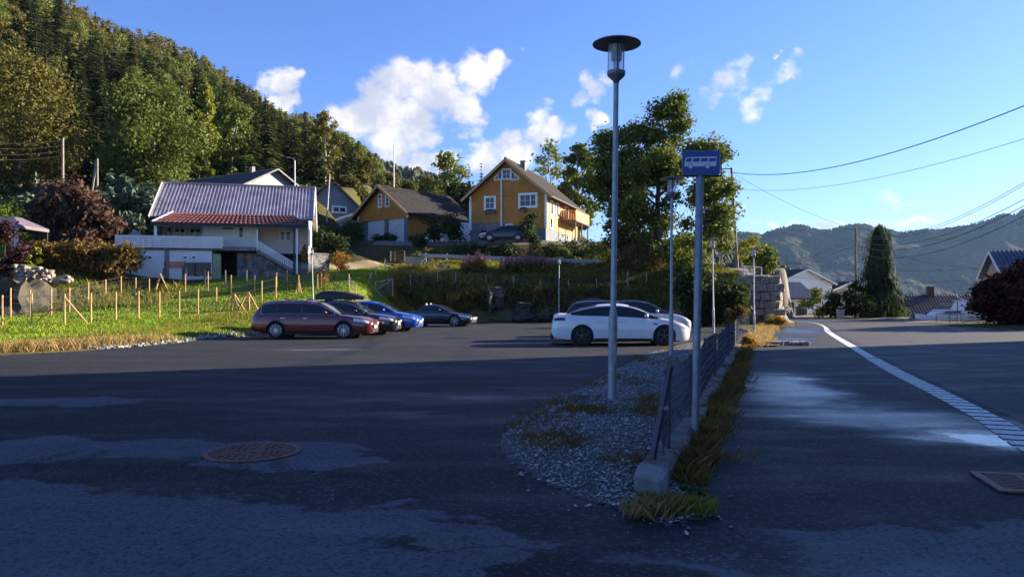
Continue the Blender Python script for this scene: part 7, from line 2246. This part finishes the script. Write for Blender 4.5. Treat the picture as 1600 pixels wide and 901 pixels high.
fireweed('tall spikes of pink fireweed below the left part of the guardrail', 722, 758, lambda u: 398 - 12 * max(0, 1 - abs(u - .72) * 4), 420, 57.5, 80, 1)
fireweed('broad patch of pink fireweed below the middle of the guardrail', 782, 862, lambda u: 402 - 6 * math.sin(3.14 * u), 424, 57.5, 190, 2)

# ------------------------------------------------------------------ manhole cover and road drain
g = G(395, 706.5); t = thing('manhole_cover', 'round rusty iron manhole cover in the car park asphalt', 'manhole cover', (g.x, g.y, 0)); Rm = .42
q = MB(); q.lathe([(Rm + .07, .004), (Rm + .068, .016), (Rm + .008, .017), (Rm + .005, .006)], 48, cap=False); q.build('frame', M_RUST, t, sharp=40)
q = MB(); q.lathe([(Rm, .003), (Rm, .011), (.001, .011)], 48, cap=False); lid = q.build('lid', M_RUST, t, sharp=40)
q = MB(); q.lathe([(.05, .0112), (.05, .02), (.001, .021)], 16, cap=False); q.build('centre_boss', M_RUST, lid)
for ring, n in ((.12, 6), (.19, 12), (.26, 18), (.33, 24), (.395, 30)):
    for k in range(n):
        a = 6.283 * k / n + ring * 7; q = MB(); c_, s_ = math.cos(a), math.sin(a)
        q.box((ring * c_, ring * s_, .015), (.042, 6.283 * ring / n * .62, .011), (Vector((c_, s_, 0)), Vector((-s_, c_, 0)), Vector((0, 0, 1)))); q.build('tread_stud', M_RUST, lid)
g = G(1600, 757); dg_ = thing('road_drain', 'square iron drain grate in the road at the right edge', 'drain grate', (g.x + .05, g.y, 0), R(-14)); hs_ = .36
q = MB(); q.span((-hs_ + .04, -hs_ + .04, .0055), (hs_ - .04, hs_ - .04, .0065)); q.build('pit_shade', M_SHADE, dg_)  # black sheet standing in for the shade below the grate
for (a, b_) in (((-hs_, -hs_), (hs_, -hs_ + .07)), ((-hs_, hs_ - .07), (hs_, hs_)), ((-hs_, -hs_ + .07), (-hs_ + .07, hs_ - .07)), ((hs_ - .07, -hs_ + .07), (hs_, hs_ - .07))):
    q = MB(); q.span((*a, .005), (*b_, .022)); q.build('frame', M_RUST, dg_)
for k in range(11):
    q = MB(); yk = -hs_ + .085 + k * .055; q.span((-hs_ + .07, yk, .005), (hs_ - .07, yk + .022, .019)); q.build('grate_bar', M_RUST, dg_)
q = MB(); q.span((-.02, -hs_ + .07, .0051), (.02, hs_ - .07, .0205)); q.build('cross_bar', M_RUST, dg_)

# ------------------------------------------------------------------ poles and cables
def wpole(name, label, px, Y, ytop, zb, r_=.12, lean=0., cat='utility pole', mat=M_POLE, group=None, arm=None):
    x = X(px, Y); t = thing(name, label, cat, (x, Y, zb), 0, group); zt_ = Zp(ytop, Y) - zb
    q = MB(); q.cyl((0, 0, -.3), (lean, 0, zt_), r_, r_ * .75, n=10); q.build('pole', mat, t, smooth=False)
    if arm:
        q = MB(); q.beam((lean - arm / 2, 0, zt_ - .35), (lean + arm / 2, 0, zt_ - .35), .09, .11); ar = q.build('crossarm', M_POLE, t)
        for u in (-.42, -.14, .14, .42):
            q = MB(); q.lathe([(.02, 0), (.05, .04), (.03, .08), (.05, .12), (.02, .15)], 8, (lean + arm * u, 0, zt_ - .29)); q.build('insulator', M_GREYB, ar)
    return t, Vector((x + lean, Y, zb + zt_))
t1, P1 = wpole('utility_pole', 'tall wooden pole standing behind the pines on the left slope', 98, 72, 216, 9., .15)
t2, P2 = wpole('utility_pole', 'wooden pole of the leaning pair on the left slope', 152, 72, 248, 9., .13)
q = MB(); q.cyl(Vector((-1.1, .2, -.5)), Vector((-.1, 0, P2.z - 9.2)), .10, n=8); q.build('strut', M_POLE, t2)
t3, P3 = wpole('utility_pole', 'dark pole of the twin poles beside the big rowan', 1144, 62, 262, 3.5, .13, -.55)
bpy.data.objects[t3.name].location.x = X(1153, 62); P3 = Vector((t3.location.x - .55, 62, P3.z))
q = MB(); q.cyl(Vector((-1.5, .3, -.3)), Vector((-.75, 0, 8.2)), .11, n=8); q.build('strut', M_POLE, t3)
q = MB(); q.beam((-1.4, 0, P3.z - 3.5 - .1), (-.5, 0, P3.z - 3.5 - .1), .07, .07); q.build('lamp_arm', M_DKMET, t3)
t4, P4 = wpole('utility_pole', 'slim wooden wire pole beside the weeping conifer', 1337, 64, 355, -.2, .11, .0, arm=None)
q = MB(); q.beam((-1.0, 0, P4.z + .05), (.1, 0, P4.z + .05), .05, .05); q.build('crossarm', M_POLE, t4)
for k in range(3):
    q = MB(); q.lathe([(.02, 0), (.06, .04), (.03, .1)], 8, (.12, 0, P4.z - .5 - .35 * k)); q.build('insulator', M_GREYB, t4)
t5, P5 = wpole('roadside_lamp_pole', 'grey street light on a pole behind the corrugated roof', 460.5, 68, 251, 7., .08, 0, 'street light', M_GALV)
q = MB(); q.tube([(0, 0, P5.z - 7), (-.15, 0, P5.z - 6.8), (-.5, 0, P5.z - 6.7)], .04, 6); q.ell((-.6, 0, P5.z - 6.72), (.22, .1, .06), 10, 6); q.build('lamp_head', M_GALV, t5)
t6, P6 = wpole('flagpole', 'white flagpole behind the garage roof', 615.5, 90, 229, 7.2, .07, 0, 'flagpole', M_TRIM)
q = MB(); q.ell((0, 0, P6.z - 7.2), (.1, .1, .1), 8, 6); q.build('finial', M_TRIM, t6)
t7, P7 = wpole('dead_trunk', 'thin pale dead tree trunk beside the small grey house', 508, 80, 272, 8., .09, .5, 'dead tree', M_BIRCH)
q = MB(); q.cyl((-1.9, 0, 0), (-2.0, 0, 6.0), .07, .03, n=6); q.build('second_trunk', M_BIRCH, t7)


def cable(label, a, b_, sag, r_=.018, group='overhead cables'):
    a = Vector(a); b_ = Vector(b_); q = MB(); q.tube([a.lerp(b_, k / 28) - Vector((0, 0, sag * 4 * (k / 28) * (1 - k / 28))) for k in range(29)], r_, 4)
    return tag(q.build('overhead_cable', M_WIRE), label, 'cable', group)
def R3(px, py, Y): return Vector((X(px, Y), Y, Zp(py, Y)))
TP = P3 + Vector((.1, 0, -.4))
cable('thick upper cable rising from the twin poles to the top right corner', TP, R3(1690, 128, 26), 1.25, .024)
cable('thinner cable below the thick one from the twin poles to the right edge', P3 + Vector((.25, 0, -1.75)), R3(1690, 188, 27), 1.0, .011)
cable('thin cable slanting down from the twin poles to the slim wire pole', TP, P4 + Vector((-1.0, 0, .1)), .35, .014)
for k, (py, Yr_, zk, rr_) in enumerate([(247, 30, -.55, .014), (251, 30, -.75, .014), (277, 30, -1.15, .016), (288, 30, -1.6, .018), (305, 30, -2.2, .014)]):
    cable(['topmost', 'second', 'middle', 'fourth', 'lowest'][k] + ' of the bundle of cables running from the slim wire pole to the right edge', P4 + Vector((.1, 0, zk)), R3(1660, py, Yr_), 1.3, rr_ * 1.15, 'bundle of cables on the right')
for k, (px, py, Yq) in enumerate([(1240, 405, 90), (1200, 415, 95), (1180, 418, 97)]):
    cable(['upper', 'middle', 'lower'][k] + ' thin cable falling from the slim wire pole behind the white houses', P4 + Vector((-.1, 0, -.6 - .5 * k)), R3(px, py, Yq), .5, .012, 'cables left of the slim wire pole')
for k, (py0, px1, py1) in enumerate([(412, 1540, 422), (433, 1520, 440)]):
    cable(['upper', 'lower'][k] + ' dark cable crossing in front of the far mountain to the beige house', R3(1228, py0 - 3, 78), R3(px1, py1 - 3, 60), .5, .014, 'cables across the valley')
cable('cable from the slim wire pole to the roof of the beige house', P4 + Vector((.1, 0, -1.3)), R3(1540, 419, 62), .5, .012)
cable('long level cable from the slim wire pole past the beige house', P4 + Vector((.1, 0, -.4)), R3(1640, 378, 62), .3, .010)
for k, (y0_, zk) in enumerate([(219, -.5), (228, -1.2), (238, -1.7), (246, -2.0)]):
    cable(['topmost', 'second', 'third', 'lowest'][k] + ' cable from the left edge to the tall wooden pole', R3(-60, y0_, 60), P1 + Vector((0, 0, -.2 - .5 * k)), .3, .014, 'cables at the left edge')
cable('cable between the tall wooden pole and the leaning pole pair', P1 + Vector((0, 0, -1.6)), P2 + Vector((0, 0, -.1)), .15, .014)
cable('cable slanting from the tall wooden pole down to the white house', P1 + Vector((0, 0, -.8)), R3(262, 305, 56), .4, .012)
cable('long dark cable from the grey house past the garage to the yellow house', R3(400, 262, 74), R3(742, 292, 73.5), 1.2, .014)
cable('cable crossing in front of the yellow house gable', R3(575, 276, 72), R3(866, 302, 70.5), .9, .012)

# ------------------------------------------------------------------ things beyond the road
x = X(1313, 61); t = thing('litter_bin', 'pale bin standing in front of the bushes across the road', 'bin', (x, 61, -.05))
q = MB(); q.add([(-.2, -.2, .05), (.2, -.2, .05), (.2, .2, .05), (-.2, .2, .05), (-.25, -.25, .8), (.25, -.25, .8), (.25, .25, .8), (-.25, .25, .8)], [(3, 2, 1, 0), (0, 1, 5, 4), (1, 2, 6, 5), (2, 3, 7, 6), (3, 0, 4, 7)]); q.build('body', M_BINL, t)
q = MB(); q.box((0, 0, .83), (.56, .56, .06)); q.box((0, -.28, .8), (.4, .06, .05)); q.build('lid', M_BIN, t)
for k, px in enumerate((1248, 1256)):
    t = thing('wheeled_bin', ['dark bin beside the dark door of the white bungalow', 'dark bin under the awning of the white bungalow'][k], 'bin', (X(px, 70), 70, -.05), 0, 'bins by the bungalow')
    q = MB(); q.add([(-.2, -.2, .05), (.2, -.2, .05), (.2, .2, .05), (-.2, .2, .05), (-.25, -.25, .9), (.25, -.25, .9), (.25, .25, .9), (-.25, .25, .9)], [(3, 2, 1, 0), (0, 1, 5, 4), (1, 2, 6, 5), (2, 3, 7, 6), (3, 0, 4, 7)]); q.build('body', M_BIN, t)
    q = MB(); q.box((0, 0, .93), (.56, .56, .06)); q.build('lid', M_BIN, t)
rl = thing('road_railing', 'dark metal railing with two pale posts along the far edge of the road', 'railing', (X(1464, 50), 50, 0))
a0 = Vector((X(1463, 50.5), 50.5, 0)); a1 = Vector((X(1576, 46.5), 46.5, 0)); ztop = [Zp(490, 50.5), Zp(489, 46.5)]
q = MB(); q.cyl(a0 + Vector((0, 0, ztop[0])), a1 + Vector((0, 0, ztop[1])), .03, n=7); q.build('top_rail', M_GALV, rl, world=True)
q = MB(); q.cyl(a0 + Vector((0, 0, .12)), a1 + Vector((0, 0, .12)), .02, n=6); q.build('bottom_rail', M_DKMET, rl, world=True)
for k in range(46):
    p = a0.lerp(a1, k / 45); zt_ = ztop[0] + (ztop[1] - ztop[0]) * k / 45
    if k in (0, 9, 18, 27, 36, 45): q = MB(); q.cyl(p, p + Vector((0, 0, zt_)), .03, n=7); q.build('post', M_DKMET, rl, world=True)
    else: q = MB(); q.cyl(p + Vector((0, 0, .12)), p + Vector((0, 0, zt_)), .008, n=4, cap=False); q.build('baluster', M_DKMET, rl, world=True)
for px in (1497, 1505):
    p = Vector((X(px, 48.6), 48.6, 0)); q = MB(); q.cyl(p, p + Vector((0, 0, Zp(491, 48.6))), .035, n=7); q.build('gate_post', M_GALV, rl, world=True)
ld = thing('railing_lamp', 'thin bent lamp post behind the road railing', 'lamp', (X(1496, 53), 53, -.3))
q = MB(); q.tube([(0, 0, 0), (0, 0, 2.0), (-.15, 0, 2.35)], .03, 6); q.build('pole', M_DKMET, ld); q = MB(); q.box((-.22, 0, 2.42), (.22, .1, .06), (Vector((.8, 0, -.6)), Vector((0, 1, 0)), Vector((.6, 0, .8)))); q.build('lamp_head', M_GALV, ld)
# round road mirror near the twin poles
rm = thing('road_mirror', 'small pale round sign by the twin wooden poles', 'sign', (X(1124.5, 58), 58, 3.6)); zc_ = Zp(399, 58) - 3.6
q = MB(); q.cyl((0, 0, 0), (0, 0, zc_), .03, n=6); q.build('post', M_GALV, rm); q = MB(); q.lathe([(.2, 0), (.2, .03), (.001, .05)], 16, (0, -.05, zc_), (Vector((1, 0, 0)), Vector((0, 0, 1)), Vector((0, -1, 0))), cap=False); q.build('face', simple('pale_orange_plate', (.6, .45, .36), .5), rm)

# ------------------------------------------------------------------ air
m = bpy.data.materials.new('thin_air'); m.use_nodes = True; nt = m.node_tree; nt.nodes.clear()
vo = nt.nodes.new('ShaderNodeVolumePrincipled'); vo.inputs['Density'].default_value = HAZE; vo.inputs['Color'].default_value = (.36, .60, 1, 1); vo.inputs['Anisotropy'].default_value = .2
oo = nt.nodes.new('ShaderNodeOutputMaterial'); nt.links.new(vo.outputs[0], oo.inputs['Volume'])
q = MB(); q.span((-1020, -320, -43.5), (3420, 3360, 330)); tag(q.build('haze', m), kind='stuff')
